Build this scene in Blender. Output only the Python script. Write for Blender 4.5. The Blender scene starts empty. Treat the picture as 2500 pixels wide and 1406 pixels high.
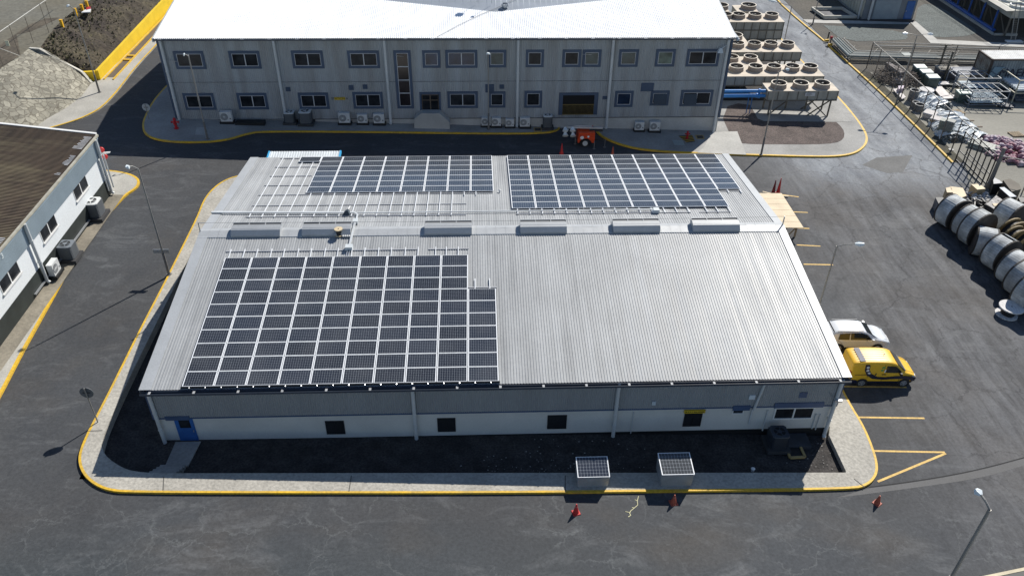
import bpy, bmesh, math, random
from mathutils import Vector as V, Matrix
R=random.Random(7)
scn=bpy.context.scene; COL=scn.collection
rad=math.radians; sin=math.sin; cos=math.cos
# ---------------- camera (solved from the photograph) ----------------
CAM=V((15.5594,-43.9539,33.4584)); YAW,PIT,ROL,FPX=0.046847,0.634614,0.014063,1973.62
fw=V((sin(YAW)*cos(PIT),cos(YAW)*cos(PIT),-sin(PIT))); r0=V((cos(YAW),-sin(YAW),0)); u0=r0.cross(fw)
rt=r0*cos(ROL)+u0*sin(ROL); up=u0*cos(ROL)-r0*sin(ROL)
cd=bpy.data.cameras.new('camera'); cam=bpy.data.objects.new('camera',cd); COL.objects.link(cam)
cd.sensor_width=36; cd.lens=FPX/2500*36; cd.clip_start=.5; cd.clip_end=3000
cam.matrix_world=Matrix(((rt.x,up.x,-fw.x,CAM.x),(rt.y,up.y,-fw.y,CAM.y),(rt.z,up.z,-fw.z,CAM.z),(0,0,0,1)))
scn.camera=cam
def ray(px,py): return (fw+rt*((px-1250)/FPX)-up*((py-703)/FPX))
G0,GX,GY=.932,-.032,-.003
def gz(x,y): return G0+GX*x+GY*y
def gp(px,py,h=0):
    d=ray(px,py); t=(G0+h+GX*CAM.x+GY*CAM.y-CAM.z)/(d.z-GX*d.x-GY*d.y); return CAM+d*t
def onz(px,py,z): d=ray(px,py); return CAM+d*((z-CAM.z)/d.z)
def ony(px,py,y): d=ray(px,py); return CAM+d*((y-CAM.y)/d.y)
def onx(px,py,x): d=ray(px,py); return CAM+d*((x-CAM.x)/d.x)
def gps(L,h=0): return [gp(a,b,h) for a,b in L]
# ---------------- materials ----------------
MATS={}
def mat(name,c,r=.6,m=0,var=.12,sc=.8,fine=.08,fsc=14,bump=0,c2=None,spec=.5,coat=0,stretch=None,tint=0):
    if name in MATS: return MATS[name]
    M_=bpy.data.materials.new(name); M_.use_nodes=True; nt=M_.node_tree; N=nt.nodes; L=nt.links
    b=N['Principled BSDF']; b.inputs['Roughness'].default_value=r; b.inputs['Metallic'].default_value=m
    b.inputs['Specular IOR Level'].default_value=spec; b.inputs['Coat Weight'].default_value=coat
    tc=N.new('ShaderNodeTexCoord'); oi=N.new('ShaderNodeObjectInfo')
    ad=N.new('ShaderNodeVectorMath'); ad.operation='ADD'
    mu=N.new('ShaderNodeVectorMath'); mu.operation='SCALE'; mu.inputs[0].default_value=(31,17,9)
    L.new(oi.outputs['Random'],mu.inputs['Scale']); L.new(tc.outputs['Object'],ad.inputs[0]); L.new(mu.outputs[0],ad.inputs[1])
    vec=ad.outputs[0]
    if stretch:
        mp=N.new('ShaderNodeMapping'); mp.inputs['Scale'].default_value=stretch; L.new(vec,mp.inputs['Vector']); vec=mp.outputs[0]
    n1=N.new('ShaderNodeTexNoise'); n1.inputs['Scale'].default_value=sc; n1.inputs['Detail'].default_value=6; L.new(vec,n1.inputs['Vector'])
    n2=N.new('ShaderNodeTexNoise'); n2.inputs['Scale'].default_value=fsc; n2.inputs['Detail'].default_value=3; L.new(vec,n2.inputs['Vector'])
    mr=N.new('ShaderNodeMapRange'); mr.inputs[1].default_value=.33; mr.inputs[2].default_value=.67; L.new(n1.outputs['Fac'],mr.inputs[0])
    mx=N.new('ShaderNodeMix'); mx.data_type='RGBA'
    ca=[max(0,v*(1-var)) for v in c]; cb=[min(1,v*(1+var)) for v in c] if c2 is None else c2
    if c2 is not None: ca=c
    mx.inputs[6].default_value=(*ca,1); mx.inputs[7].default_value=(*cb,1); L.new(mr.outputs[0],mx.inputs[0])
    out=mx.outputs[2]
    mr2=N.new('ShaderNodeMapRange'); mr2.inputs[1].default_value=.3; mr2.inputs[2].default_value=.7; mr2.inputs[3].default_value=1-fine; mr2.inputs[4].default_value=1+fine; L.new(n2.outputs['Fac'],mr2.inputs[0])
    ml=N.new('ShaderNodeVectorMath'); ml.operation='SCALE'; L.new(out,ml.inputs[0]); L.new(mr2.outputs[0],ml.inputs['Scale'])
    out=ml.outputs[0]
    if tint:
        mr3=N.new('ShaderNodeMapRange'); mr3.inputs[3].default_value=1-tint; mr3.inputs[4].default_value=1+tint; L.new(oi.outputs['Random'],mr3.inputs[0])
        m3=N.new('ShaderNodeVectorMath'); m3.operation='SCALE'; L.new(out,m3.inputs[0]); L.new(mr3.outputs[0],m3.inputs['Scale']); out=m3.outputs[0]
    L.new(out,b.inputs['Base Color'])
    if bump:
        bp=N.new('ShaderNodeBump'); bp.inputs['Strength'].default_value=bump; bp.inputs['Distance'].default_value=.05; L.new(n2.outputs['Fac'],bp.inputs['Height']); L.new(bp.outputs[0],b.inputs['Normal'])
    MATS[name]=M_; M_['out']=1
    return M_
# ---------------- mesh builder ----------------
class M:
    def __init__(s): s.v=[]; s.f=[]; s.mi=[]; s.cur=0
    def q(s,*p):
        n=len(s.v); s.v+= [tuple(x) for x in p]; s.f.append(tuple(range(n,n+len(p)))); s.mi.append(s.cur); return s
    def hull8(s,b,t):
        n=len(s.v); k=len(b); s.v+=[tuple(x) for x in b]+[tuple(x) for x in t]
        s.f.append(tuple(n+i for i in reversed(range(k)))); s.f.append(tuple(n+k+i for i in range(k)))
        for i in range(k):
            j=(i+1)%k; s.f.append((n+i,n+j,n+k+j,n+k+i))
        s.mi+=[s.cur]*(k+2); return s
    def box(s,x0,x1,y0,y1,z0,z1):
        return s.hull8([(x0,y0,z0),(x1,y0,z0),(x1,y1,z0),(x0,y1,z0)],[(x0,y0,z1),(x1,y0,z1),(x1,y1,z1),(x0,y1,z1)])
    def bar(s,a,b,w,h=None,upv=(0,0,1)):
        h=h or w; a=V(a); b=V(b); d=(b-a).normalized(); u=V(upv)
        if abs(d.dot(u))>.98: u=V((0,1,0))
        r=d.cross(u).normalized(); u=r.cross(d).normalized(); r=r*w/2; u=u*h/2
        return s.hull8([a-r-u,a+r-u,a+r+u,a-r+u],[b-r-u,b+r-u,b+r+u,b-r+u])
    def cyl(s,a,b,r1,r2=None,n=12,cap=True):
        r2=r1 if r2 is None else r2; a=V(a); b=V(b); d=(b-a).normalized(); u=V((0,0,1)) if abs(d.z)<.9 else V((1,0,0))
        x=d.cross(u).normalized(); y=d.cross(x)
        m=len(s.v)
        for c,rr in ((a,r1),(b,r2)):
            for i in range(n):
                t=2*math.pi*i/n; s.v.append(tuple(c+(x*cos(t)+y*sin(t))*rr))
        for i in range(n):
            j=(i+1)%n; s.f.append((m+i,m+j,m+n+j,m+n+i)); s.mi.append(s.cur)
        if cap: s.f.append(tuple(m+i for i in reversed(range(n)))); s.f.append(tuple(m+n+i for i in range(n))); s.mi+=[s.cur]*2
        return s
    def tube(s,pts,r,n=8):
        for a,b in zip(pts,pts[1:]): s.cyl(a,b,r,r,n)
        return s
    def ring(s,c,r0,r1,z0,z1,n=24):
        m=len(s.v); c=V(c)
        for k,(rr,z) in enumerate(((r1,z0),(r1,z1),(r0,z1),(r0,z0))):
            for i in range(n):
                t=2*math.pi*i/n; s.v.append((c.x+rr*cos(t),c.y+rr*sin(t),c.z+z))
        for k in range(4):
            for i in range(n):
                j=(i+1)%n; a=m+k*n; b=m+((k+1)%4)*n; s.f.append((a+i,a+j,b+j,b+i)); s.mi.append(s.cur)
        return s
    def corr(s,u0,u1,pitch,dep,P,prof=((0,0),(.5,0),(.62,1),(.88,1)),nt=1):
        n=max(1,round((u1-u0)/pitch)); p=(u1-u0)/n; us=[]
        for i in range(n):
            for a,h in prof: us.append((u0+(i+a)*p,h*dep))
        us.append((u1,0)); m=len(s.v)
        for u,h in us:
            for k in range(nt+1): s.v.append(tuple(P(u,k/nt,h)))
        w=nt+1
        for i in range(len(us)-1):
            for k in range(nt):
                a=m+i*w+k; s.f.append((a,a+w,a+w+1,a+1)); s.mi.append(s.cur)
        return s
    def slab(s,pts,h=.15):
        n=len(s.v); k=len(pts); s.v+=[tuple(p) for p in pts]+[(p[0],p[1],p[2]-h) for p in pts]
        s.f.append(tuple(range(n,n+k))); s.mi.append(s.cur)
        for i in range(k):
            j=(i+1)%k; s.f.append((n+i,n+k+i,n+k+j,n+j)); s.mi.append(s.cur)
        return s
    def build(s,name,mt,parent=None,world=True,smooth=False,loc=None,fix=True):
        me=bpy.data.meshes.new(name); vs=s.v
        off=V((0,0,0))
        if parent is None and loc is None:
            xs=[v[0] for v in vs]; ys=[v[1] for v in vs]; zs=[v[2] for v in vs]
            loc=V(((min(xs)+max(xs))/2,(min(ys)+max(ys))/2,min(zs)))
        if parent is None: off=V(loc)
        elif world:
            off=V((0,0,0)); q=parent
            while q is not None: off=off+q.location; q=q.parent
        if off.length>0: vs=[(v[0]-off.x,v[1]-off.y,v[2]-off.z) for v in vs]
        me.from_pydata(vs,[],s.f); 
        mts=mt if isinstance(mt,(list,tuple)) else [mt]
        for x in mts: me.materials.append(x)
        if len(mts)>1: me.polygons.foreach_set('material_index',s.mi)
        if fix:
            b=bmesh.new(); b.from_mesh(me); bmesh.ops.recalc_face_normals(b,faces=b.faces); b.to_mesh(me); b.free()
        if smooth: me.polygons.foreach_set('use_smooth',[True]*len(me.polygons)); me.set_sharp_from_angle(angle=rad(40))
        me.update(); o=bpy.data.objects.new(name,me); COL.objects.link(o)
        if parent is not None: o.parent=parent
        else: o.location=off
        return o
def tag(o,label=None,cat=None,group=None,kind=None):
    if label: o['label']=label
    if cat: o['category']=cat
    if group: o['group']=group
    if kind: o['kind']=kind
    return o
def thing(name,label,cat,loc=(0,0,0),rz=0,group=None):
    o=bpy.data.objects.new(name,None); COL.objects.link(o); o.location=loc; o.rotation_euler=(0,0,rz); o.empty_display_size=.3
    return tag(o,label,cat,group)
def struct(o): o['kind']='structure'; return o
def dup(root,loc=None,rz=None,label=None,group=None,rot=None):
    r=root.copy(); COL.objects.link(r)
    if loc is not None: r.location=loc
    if rz is not None: r.rotation_euler=(0,0,rz)
    if rot is not None: r.rotation_euler=rot
    if label: r['label']=label
    if group: r['group']=group
    for ch in list(root.children):
        c=ch.copy(); COL.objects.link(c); c.parent=r
        for g in list(ch.children): d=g.copy(); COL.objects.link(d); d.parent=c
    return r
def text(s,size,mt,name,parent,matrix,ext=.004,world=False,ax='CENTER'):
    cu=bpy.data.curves.new('t','FONT'); cu.body=s; cu.size=size; cu.align_x=ax; cu.align_y='CENTER'; cu.extrude=ext
    ob=bpy.data.objects.new('t',cu); COL.objects.link(ob); bpy.context.view_layer.update()
    me=bpy.data.meshes.new_from_object(ob); bpy.data.objects.remove(ob); me.name=name; me.transform(matrix)
    if parent is not None and world:
        off=V((0,0,0)); q=parent
        while q is not None: off+=q.location; q=q.parent
        me.transform(Matrix.Translation(-off))
    me.materials.clear(); me.materials.append(mt); o=bpy.data.objects.new(name,me); COL.objects.link(o); o.parent=parent; return o
ORD='first second third fourth fifth sixth seventh eighth ninth tenth eleventh twelfth thirteenth fourteenth'.split()
# ---------------- light ----------------
SUN=V((.718,.934,1)).normalized()
el=math.asin(SUN.z); az=math.atan2(SUN.x,SUN.y)
w=bpy.data.worlds.new('World'); scn.world=w; w.use_nodes=True; nt=w.node_tree
sk=nt.nodes.new('ShaderNodeTexSky'); sk.sky_type='NISHITA'; sk.sun_disc=False; sk.sun_elevation=el; sk.sun_rotation=az; sk.altitude=1500; sk.air_density=1; sk.dust_density=.3
nt.links.new(sk.outputs[0],nt.nodes['Background'].inputs[0]); nt.nodes['Background'].inputs[1].default_value=.08
sl=bpy.data.lights.new('sun','SUN'); sl.energy=4.6; sl.angle=rad(.55); sl.color=(1,.955,.88)
so=bpy.data.objects.new('sun',sl); COL.objects.link(so); so.rotation_euler=SUN.to_track_quat('Z','Y').to_euler(); so.location=(0,0,60)
scn.view_settings.view_transform='Standard'; scn.view_settings.look='None'; scn.view_settings.gamma=1; scn.view_settings.exposure=.35
# ---------------- asphalt ----------------
def asphalt():
    M_=bpy.data.materials.new('asphalt'); M_.use_nodes=True; nt=M_.node_tree; N=nt.nodes; L=nt.links; b=N['Principled BSDF']
    b.inputs['Roughness'].default_value=.8; b.inputs['Specular IOR Level'].default_value=.22
    geo=N.new('ShaderNodeNewGeometry'); P=geo.outputs['Position']
    def mapv(v,s,o=(0,0,0),rz=0):
        m=N.new('ShaderNodeMapping'); m.inputs['Scale'].default_value=s; m.inputs['Location'].default_value=o; m.inputs['Rotation'].default_value=(0,0,rz); L.new(v,m.inputs[0]); return m.outputs[0]
    def noise(v,s,d=5,rough=.55,dist=0):
        n=N.new('ShaderNodeTexNoise'); n.inputs['Scale'].default_value=s; n.inputs['Detail'].default_value=d; n.inputs['Roughness'].default_value=rough; n.inputs['Distortion'].default_value=dist; L.new(v,n.inputs[0]); return n
    def rng(x,a,bb,c=0,d=1):
        m=N.new('ShaderNodeMapRange'); m.inputs[1].default_value=a; m.inputs[2].default_value=bb; m.inputs[3].default_value=c; m.inputs[4].default_value=d; L.new(x,m.inputs[0]); return m.outputs[0]
    def mth(op,a,b_):
        m=N.new('ShaderNodeMath'); m.operation=op; m.use_clamp=False
        for i,x in enumerate((a,b_)):
            if isinstance(x,(int,float)): m.inputs[i].default_value=x
            else: L.new(x,m.inputs[i])
        return m.outputs[0]
    def mix(f,a,b_,typ='MIX'):
        m=N.new('ShaderNodeMix'); m.data_type='RGBA'; m.blend_type=typ
        for i,x in ((0,f),(6,a),(7,b_)):
            if isinstance(x,(tuple,float,int)): m.inputs[i].default_value=x if not isinstance(x,tuple) else (*x,1)
            else: L.new(x,m.inputs[i])
        return m.outputs[2]
    sp=N.new('ShaderNodeSeparateXYZ'); L.new(P,sp.inputs[0]); X=sp.outputs[0]; Y=sp.outputs[1]
    front0=rng(Y,-18,-23,0,.8)
    big=noise(P,.045,4); med=noise(P,.35,7,.65,.4); fin=noise(P,6,4,.7)
    col=mix(rng(med.outputs[0],.33,.70),(.050,.052,.056),(.073,.073,.074)); col=mix(mth('MULTIPLY',front0,rng(X,45,5)),col,(.055,.067,.073))
    col=mix(rng(big.outputs[0],.42,.6,0,.55),col,(.066,.073,.082))
    brown=noise(mapv(P,(1,1.6,1),(40,3,0)),.13,4); col=mix(rng(brown.outputs[0],.52,.72,0,.5),col,(.088,.078,.068))
    # worn concrete-grey yard on the right, streaked along y
    st=noise(mapv(P,(1.3,.16,1),(5,0,0),.10),1.1,9,.68,.6)
    yard=mth('MULTIPLY',rng(X,37,44),1.0)
    yc=mix(rng(st.outputs[0],.36,.66),(.058,.058,.061),(.160,.163,.172)); yc=mix(rng(noise(mapv(P,(1,.7,1),(2,2,0)),2.2,8,.75,.8).outputs[0],.5,.72,0,.5),yc,(.16,.16,.165))
    yc=mix(rng(noise(mapv(P,(1,1,1),(9,9,0)),.16,5).outputs[0],.45,.7,0,.6),yc,(.098,.088,.08))
    col=mix(mth('MULTIPLY',yard,.75),col,yc)
    # pale slab area further back, with the road's sheen lightened into its colour
    bk=mth('MULTIPLY',rng(mth('ADD',Y,mth('MULTIPLY',med.outputs[0],9)),19,25),rng(X,40,46))
    bc=mix(rng(noise(mapv(P,(1,.3,1)),.6,7,.7).outputs[0],.35,.65),(.13,.14,.16),(.31,.33,.35))
    col=mix(mth('MULTIPLY',bk,.85),col,bc)
    # pale dust tracks
    du=noise(mapv(P,(.5,1.3,1),(17,5,0)),.5,9,.72,1.2)
    front=rng(Y,-17,-15,1,0)
    col=mix(mth('MULTIPLY',rng(du.outputs[0],.52,.70),rng(big.outputs[0],.35,.6,.25,.6)),col,(.155,.16,.165))
    # crack network
    wob=N.new('ShaderNodeVectorMath'); wob.operation='ADD'; ws=N.new('ShaderNodeVectorMath'); ws.operation='SCALE'; ws.inputs['Scale'].default_value=2.2
    nn=noise(P,.5,5,.7); L.new(nn.outputs['Color'],ws.inputs[0]); L.new(P,wob.inputs[0]); L.new(ws.outputs[0],wob.inputs[1])
    def cracks(sc,w,off):
        v=N.new('ShaderNodeTexVoronoi'); v.feature='DISTANCE_TO_EDGE'; v.inputs['Scale'].default_value=sc; L.new(mapv(wob.outputs[0],(1,1.25,0),off),v.inputs[0]); return rng(v.outputs['Distance'],0,w,1,0)
    c1=cracks(.34,.018,(0,0,0)); m1=mth('MULTIPLY',c1,rng(noise(mapv(P,(1,1,1),(3,8,0)),.22,4).outputs[0],.46,.62))
    col=mix(mth('MULTIPLY',mth('MULTIPLY',m1,front),.34),col,(.19,.20,.20))
    c3=cracks(.8,.028,(7,3,0)); m3=mth('MULTIPLY',c3,rng(noise(mapv(P,(1,1,1),(13,1,0)),.3,4).outputs[0],.48,.64))
    col=mix(mth('MULTIPLY',mth('MULTIPLY',m3,front),.3),col,(.19,.2,.2))
    c2=cracks(.22,.016,(2,6,0)); col=mix(mth('MULTIPLY',mth('MULTIPLY',c2,yard),.55),col,(.03,.03,.032))
    # speckle of aggregate and litter
    sc_=N.new('ShaderNodeVectorMath'); sc_.operation='SCALE'; L.new(col,sc_.inputs[0]); L.new(rng(fin.outputs[0],.3,.7,.80,1.20),sc_.inputs['Scale']); col=sc_.outputs[0]
    L.new(col,b.inputs['Base Color'])
    L.new(rng(med.outputs[0],.3,.7,.7,.9),b.inputs['Roughness'])
    bp=N.new('ShaderNodeBump'); bp.inputs['Strength'].default_value=.25; bp.inputs['Distance'].default_value=.03; L.new(fin.outputs[0],bp.inputs['Height']); L.new(bp.outputs[0],b.inputs['Normal'])
    return M_
ASP=asphalt()
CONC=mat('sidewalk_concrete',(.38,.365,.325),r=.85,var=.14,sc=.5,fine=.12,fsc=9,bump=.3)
CONCG=mat('grey_concrete',(.30,.295,.28),r=.85,var=.2,sc=.35,fine=.12,fsc=7,bump=.3)  # greyer concrete for steps, slabs and far pavements
YEL=mat('yellow_paint',(.72,.44,.02),r=.65,var=.16,sc=1.1,fine=.2,fsc=7,c2=(.56,.36,.05))
YELP=mat('yellow_line_paint',(.62,.40,.10),r=.7,var=.16,sc=2,fine=.2,fsc=9)
YELW=mat('yellow_wall_paint',(.80,.55,.02),r=.6,var=.06,sc=1)
GRAV=mat('dark_gravel',(.042,.038,.036),r=.95,var=.35,sc=1.2,fine=.5,fsc=9,bump=.8)
GRAVR=mat('red_scoria_gravel',(.10,.078,.07),r=.95,var=.25,sc=.8,fine=.45,fsc=8,bump=.8)
WHITE=mat('white_paint',(.72,.72,.70),r=.55,var=.05,sc=.7)
GALV=mat('galvanised_steel',(.42,.44,.46),r=.42,m=.6,var=.12,sc=1)
ALU=mat('aluminium',(.72,.73,.75),r=.35,m=.75,var=.05)
DARK=mat('dark_steel',(.03,.032,.036),r=.5,var=.2)
BLACK=mat('black_paint',(.012,.013,.014),r=.6,var=.2)
BLUE=mat('blue_trim',(.06,.10,.19),r=.5,var=.12)
GLASS=mat('window_glass',(.008,.010,.013),c2=(.032,.036,.042),r=.22,var=.3,sc=1.1,spec=.22)
# ground sheet with a rectangular opening for the sunken bed round the near building
m=M(); xs=[-260,-4.95,36.0,420]; ys=[-200,-15.9,13.6,420]
for i in range(3):
    for j in range(3):
        if i==1 and j==1: continue
        c=[(xs[i],ys[j]),(xs[i+1],ys[j]),(xs[i+1],ys[j+1]),(xs[i],ys[j+1])]; m.q(*[(x,y,gz(x,y)) for x,y in c])
struct(m.build('ground',ASP,loc=(0,0,0)))
def resample(pts,n):
    pts=[V(p) for p in pts]; d=[0]
    for a,b_ in zip(pts,pts[1:]): d.append(d[-1]+(b_-a).length)
    out=[]
    for i in range(n):
        t=d[-1]*i/(n-1); k=0
        while k<len(d)-2 and d[k+1]<t: k+=1
        f=(t-d[k])/max(1e-6,d[k+1]-d[k]); out.append(pts[k].lerp(pts[k+1],f))
    return out
def smooth(pts,it=2):
    pts=[V(p) for p in pts]
    for _ in range(it):
        o=[pts[0]]
        for a,b_ in zip(pts,pts[1:]): o+=[a.lerp(b_,.25),a.lerp(b_,.75)]
        o.append(pts[-1]); pts=o
    return pts
def strip(m,A,B,n=60,h=.3):
    A=resample(A,n); B=resample(B,n)
    for i in range(n-1):
        m.q(A[i],A[i+1],B[i+1],B[i]); 
        for P_ in (A,B): m.q(P_[i],P_[i+1],P_[i+1]-V((0,0,h)),P_[i]-V((0,0,h)))
    return m
def offs(pts,d):
    o=[]
    for i,p in enumerate(pts):
        a=pts[max(0,i-1)]; b_=pts[min(len(pts)-1,i+1)]; t=(b_-a); n=V((-t.y,t.x,0)).normalized(); q=p+n*d; o.append(V((q.x,q.y,p.z)))
    return o
def kerb(pts,name='kerb',w_=.15,d=1,mt=None):
    """pts: outer top line; the kerb is w_ wide towards side d"""
    A=pts; B=offs(pts,w_*d); m=M()
    A=[p+V((0,0,.004)) for p in A]; B=[p+V((0,0,.004)) for p in B]
    for i in range(len(A)-1):
        m.q(A[i],A[i+1],B[i+1],B[i]); m.q(A[i],A[i+1],A[i+1]-V((0,0,.24)),A[i]-V((0,0,.24))); m.q(B[i],B[i+1],B[i+1]-V((0,0,.05)),B[i]-V((0,0,.05)))
    return struct(m.build(name,mt or YEL))
K=.13
# island round the near building: left line, front line and right line
isl=[(583,427),(545,440),(515,463),(495,490),(480,530),(440,610),(395,700),(350,785),(300,885),(250,985),(215,1050),(195,1095),(190,1125),(200,1155),(225,1180),(260,1196),(310,1202),(700,1203),(1200,1203),(1700,1198),(2080,1194),(2120,1184),(2140,1163),(2145,1138),(2135,1098),(2110,1038),(2075,983)]
O=gps(isl,K)
O=[V((-1.0,17.3,gz(-1,17.3)+K))]+O+[V((37.3,y,gz(37.3,y)+K)) for y in (-6,0,8,13)]+[V((36.3,15.6,gz(36,15.6)+K)),V((33,16.8,gz(33,17)+K))]
Os=smooth(O,2); kerb(Os,d=1,w_=.13)
inn=[(-1.2,14.6),(-3.2,14.0),(-4.6,12.2),(-5.0,9),(-4.98,3),(-4.93,-5.1),(-4.9,-9.1),(-4.8,-12.46),(-4.61,-13.70),(-4.14,-14.47),(-2.96,-15.3),(-2.07,-15.55),(-1.0,-15.62),(12,-15.62),(24,-15.62),(34.95,-15.62),(35.0,-15.5),(35.02,-12.9),(35.3,-12.6),(35.3,-6),(35.3,0),(35.3,8),(35.3,13.5),(33,14.4)]
# pair outer and inner by hand-made sections so that corners stay aligned
def zt(x,y,h=K): return V((x,y,gz(x,y)+h))
inn=[zt(*p) for p in inn]
mm=M()
def sect(cond): return [p for p in Os if cond(p)]
Oa=[p for p in Os]
iA=min(range(len(Os)),key=lambda i:(Os[i]-zt(-5.69,-13.85)).length); iB=min(range(len(Os)),key=lambda i:(Os[i]-zt(-1.2,-16.75)).length)
iC=min(range(len(Os)),key=lambda i:(Os[i]-zt(35.2,-16.7)).length); iD=min(range(len(Os)),key=lambda i:(Os[i]-zt(37.35,-13.5)).length)
jA,jB,jC,jD=8,12,15,17
In_=offs(Os,.13)
for (a,b_,c,d_) in ((0,iA,0,jA),(iA,iB,jA,jB),(iB,iC,jB,jC),(iC,iD,jC,jD),(iD,len(Os)-1,jD,len(inn)-1)):
    A=resample(In_[a:b_+1],40); B=resample(smooth(inn[c:d_+1],2) if d_-c>2 and c in (0,8) else inn[c:d_+1],40)
    for i in range(39):
        mm.q(A[i],A[i+1],B[i+1],B[i]); mm.q(B[i],B[i+1],B[i+1]-V((0,0,1.1)),B[i]-V((0,0,1.1)))
def slabmat():
    m0=mat('sidewalk_slab',(.39,.37,.325),r=.88,var=.13,sc=.45,fine=.2,fsc=7,bump=.4); return m0
struct(mm.build('sidewalk',slabmat()))
# expansion joints
mj=M()
for px,py,qx,qy in [(400,1163,398,1196),(858,1160,852,1199),(250,1050,215,1052),(1380,1160,1380,1200),(2085,1168,2110,1188)]:
    a=gp(px,py,K+.006); b_=gp(qx,qy,K+.006); mj.bar(a,b_,.05,.006)
struct(mj.build('sidewalk_joint',mat('joint',(.12,.115,.105),r=.9)))
# sunken dark gravel bed
m=M(); bx=[-5.2,-2.2,1.5,8,20,30,36.2]; bz=[.72,.36,.32,.28,.2,-.1,-.42]
by=[-15.7,-14.8,-13.2,-12.4,-6,4,12,14.5]; dz=[.0,0,.02,.02,0,0,0,0]
for i in range(len(bx)-1):
    for j in range(len(by)-1):
        m.q((bx[i],by[j],bz[i]+dz[j]),(bx[i+1],by[j],bz[i+1]+dz[j]),(bx[i+1],by[j+1],bz[i+1]+dz[j+1]),(bx[i],by[j+1],bz[i]+dz[j+1]))
struct(m.build('gravel_bed',GRAV))
# pale stones scattered in the gravel
ms=M()
for _ in range(260):
    x=R.uniform(13,34.8); y=R.uniform(-15.5,-12.9); t=min(1,max(0,(x-20)/15)); z=.2-.55*t+.02; s_=R.uniform(.012,.04)
    ms.box(x-s_,x+s_,y-s_*.7,y+s_*.7,z-.02,z+s_*.6)
tag(ms.build('loose_stones',mat('pale_stone',(.3,.29,.27),r=.9)),'pale stones scattered through the dark gravel in front of the workshop','stones',kind='stuff')
# path with steps from the blue door up to the sidewalk
th=thing('door_path','grey concrete path with steps from the blue door up to the sidewalk','steps',(-.5,-14,.3))
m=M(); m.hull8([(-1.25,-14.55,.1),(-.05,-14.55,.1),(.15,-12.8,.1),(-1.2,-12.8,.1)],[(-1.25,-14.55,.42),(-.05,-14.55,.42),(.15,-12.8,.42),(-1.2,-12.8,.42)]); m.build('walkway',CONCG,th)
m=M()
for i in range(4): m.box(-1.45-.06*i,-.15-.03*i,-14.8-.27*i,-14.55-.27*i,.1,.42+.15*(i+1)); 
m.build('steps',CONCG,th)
# parking lines
m=M()
for (a,b_,c,d_) in [(1945,598,2003,601),(1962,645,2034,646.5),(2092,1018,2257,1020.5),(2135,1100,2307,1103.5),(2143,1175,2309,1106),(1905,516,1972,519),(1875,471,1950,481),(2060,943,2213,945),(1930,556,1976,558)]:
    A=gp(a,b_,.008); B=gp(c,d_,.008); t=(B-A).normalized(); n=V((-t.y,t.x,0))*.065; m.q(A-n,B-n,B+n,A+n)
struct(m.build('parking_lines',YELP))
# dark seam between the old yard slab and the newer road
m=M(); L_=smooth(gps([(2122,1190),(2200,1180),(2300,1165),(2400,1145),(2500,1118),(2600,1090)],.005),2)
Bq=offs(L_,.07)
for i in range(len(L_)-1): m.q(L_[i],L_[i+1],Bq[i+1],Bq[i])
struct(m.build('road_joint',mat('seam',(.02,.02,.021),r=.9)))
m=M()
L_=smooth(gps([(2040,1215),(2250,1188),(2400,1166),(2520,1130),(2620,1105)],.003),2); L2=smooth(gps([(2122,1191),(2200,1181),(2300,1166),(2400,1146),(2500,1119),(2600,1091)],.003),2)
A=resample(L_,30); B=resample(L2,30)
for i in range(29): m.q(A[i],A[i+1],B[i+1],B[i])
struct(m.build('road_patch',mat('newer_asphalt',(.050,.051,.055),r=.7,var=.12,fine=.15,fsc=8)))
patch_q=gps([(2105,403),(2140,385),(2228,379),(2205,420),(2165,423)],.006); m=M(); m.q(*patch_q); struct(m.build('road_patch',mat('old_patch',(.125,.125,.122),r=.85,var=.12,fine=.15,fsc=6),fix=False))
# bottom right corner channel edging
a=gp(2395,1406,.12); b_=gp(2500,1384,.12); d=(b_-a); a=a-d*1.5; b_=b_+d*3; n=V((-d.y,d.x,0)).normalized()
m=M(); m.hull8([a-V((0,0,.2)),b_-V((0,0,.2)),b_-n*.16-V((0,0,.2)),a-n*.16-V((0,0,.2))],[a,b_,b_-n*.16,a-n*.16]); struct(m.build('kerb',mat('cream_kerb',(.6,.52,.36),r=.7)))
m=M(); c0=a-n*.16; c1=b_-n*.16; m.q(c0-V((0,0,.02)),c1-V((0,0,.02)),c1-n*.45-V((0,0,.02)),c0-n*.45-V((0,0,.02))); struct(m.build('channel',BLACK))
m=M(); c0=c0-n*.45; c1=c1-n*.45; m.slab([c0,c1,c1-n*8,c0-n*8],.1); struct(m.build('pavement',CONC))
# ---- left sidewalk in front of the left building
lo=gps([(-60,1070),(0,968),(50,870),(100,780),(200,600),(300,480),(336,458),(342,442),(335,432),(318,424),(290,418),(262,415),(225,412)],K); lo=smooth(lo,2)
kerb(lo,d=1,w_=.18)
L2=offs(lo,.18); m=M(); inn=[(-13.4,-25),(-13.4,-14),(-13.4,0),(-13.4,8),(-13.4,12.0),(-13.6,12.9),(-15,13.1),(-16,13.3)]
strip(m,L2,[zt(*p) for p in inn],80,.2); struct(m.build('sidewalk',CONC))
m=M(); a=[zt(-12.35,y,K+.005) for y in (-24,-14,0,9,12.5)]; b_=[zt(-13.4,y,K+.005) for y in (-24,-14,0,9,12.5)]
for i in range(4): m.q(a[i],a[i+1],b_[i+1],b_[i])
struct(m.build('wall_apron',mat('brown_concrete',(.23,.205,.16),r=.9,var=.22,sc=.5,fine=.15,fsc=6,bump=.4)))
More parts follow.
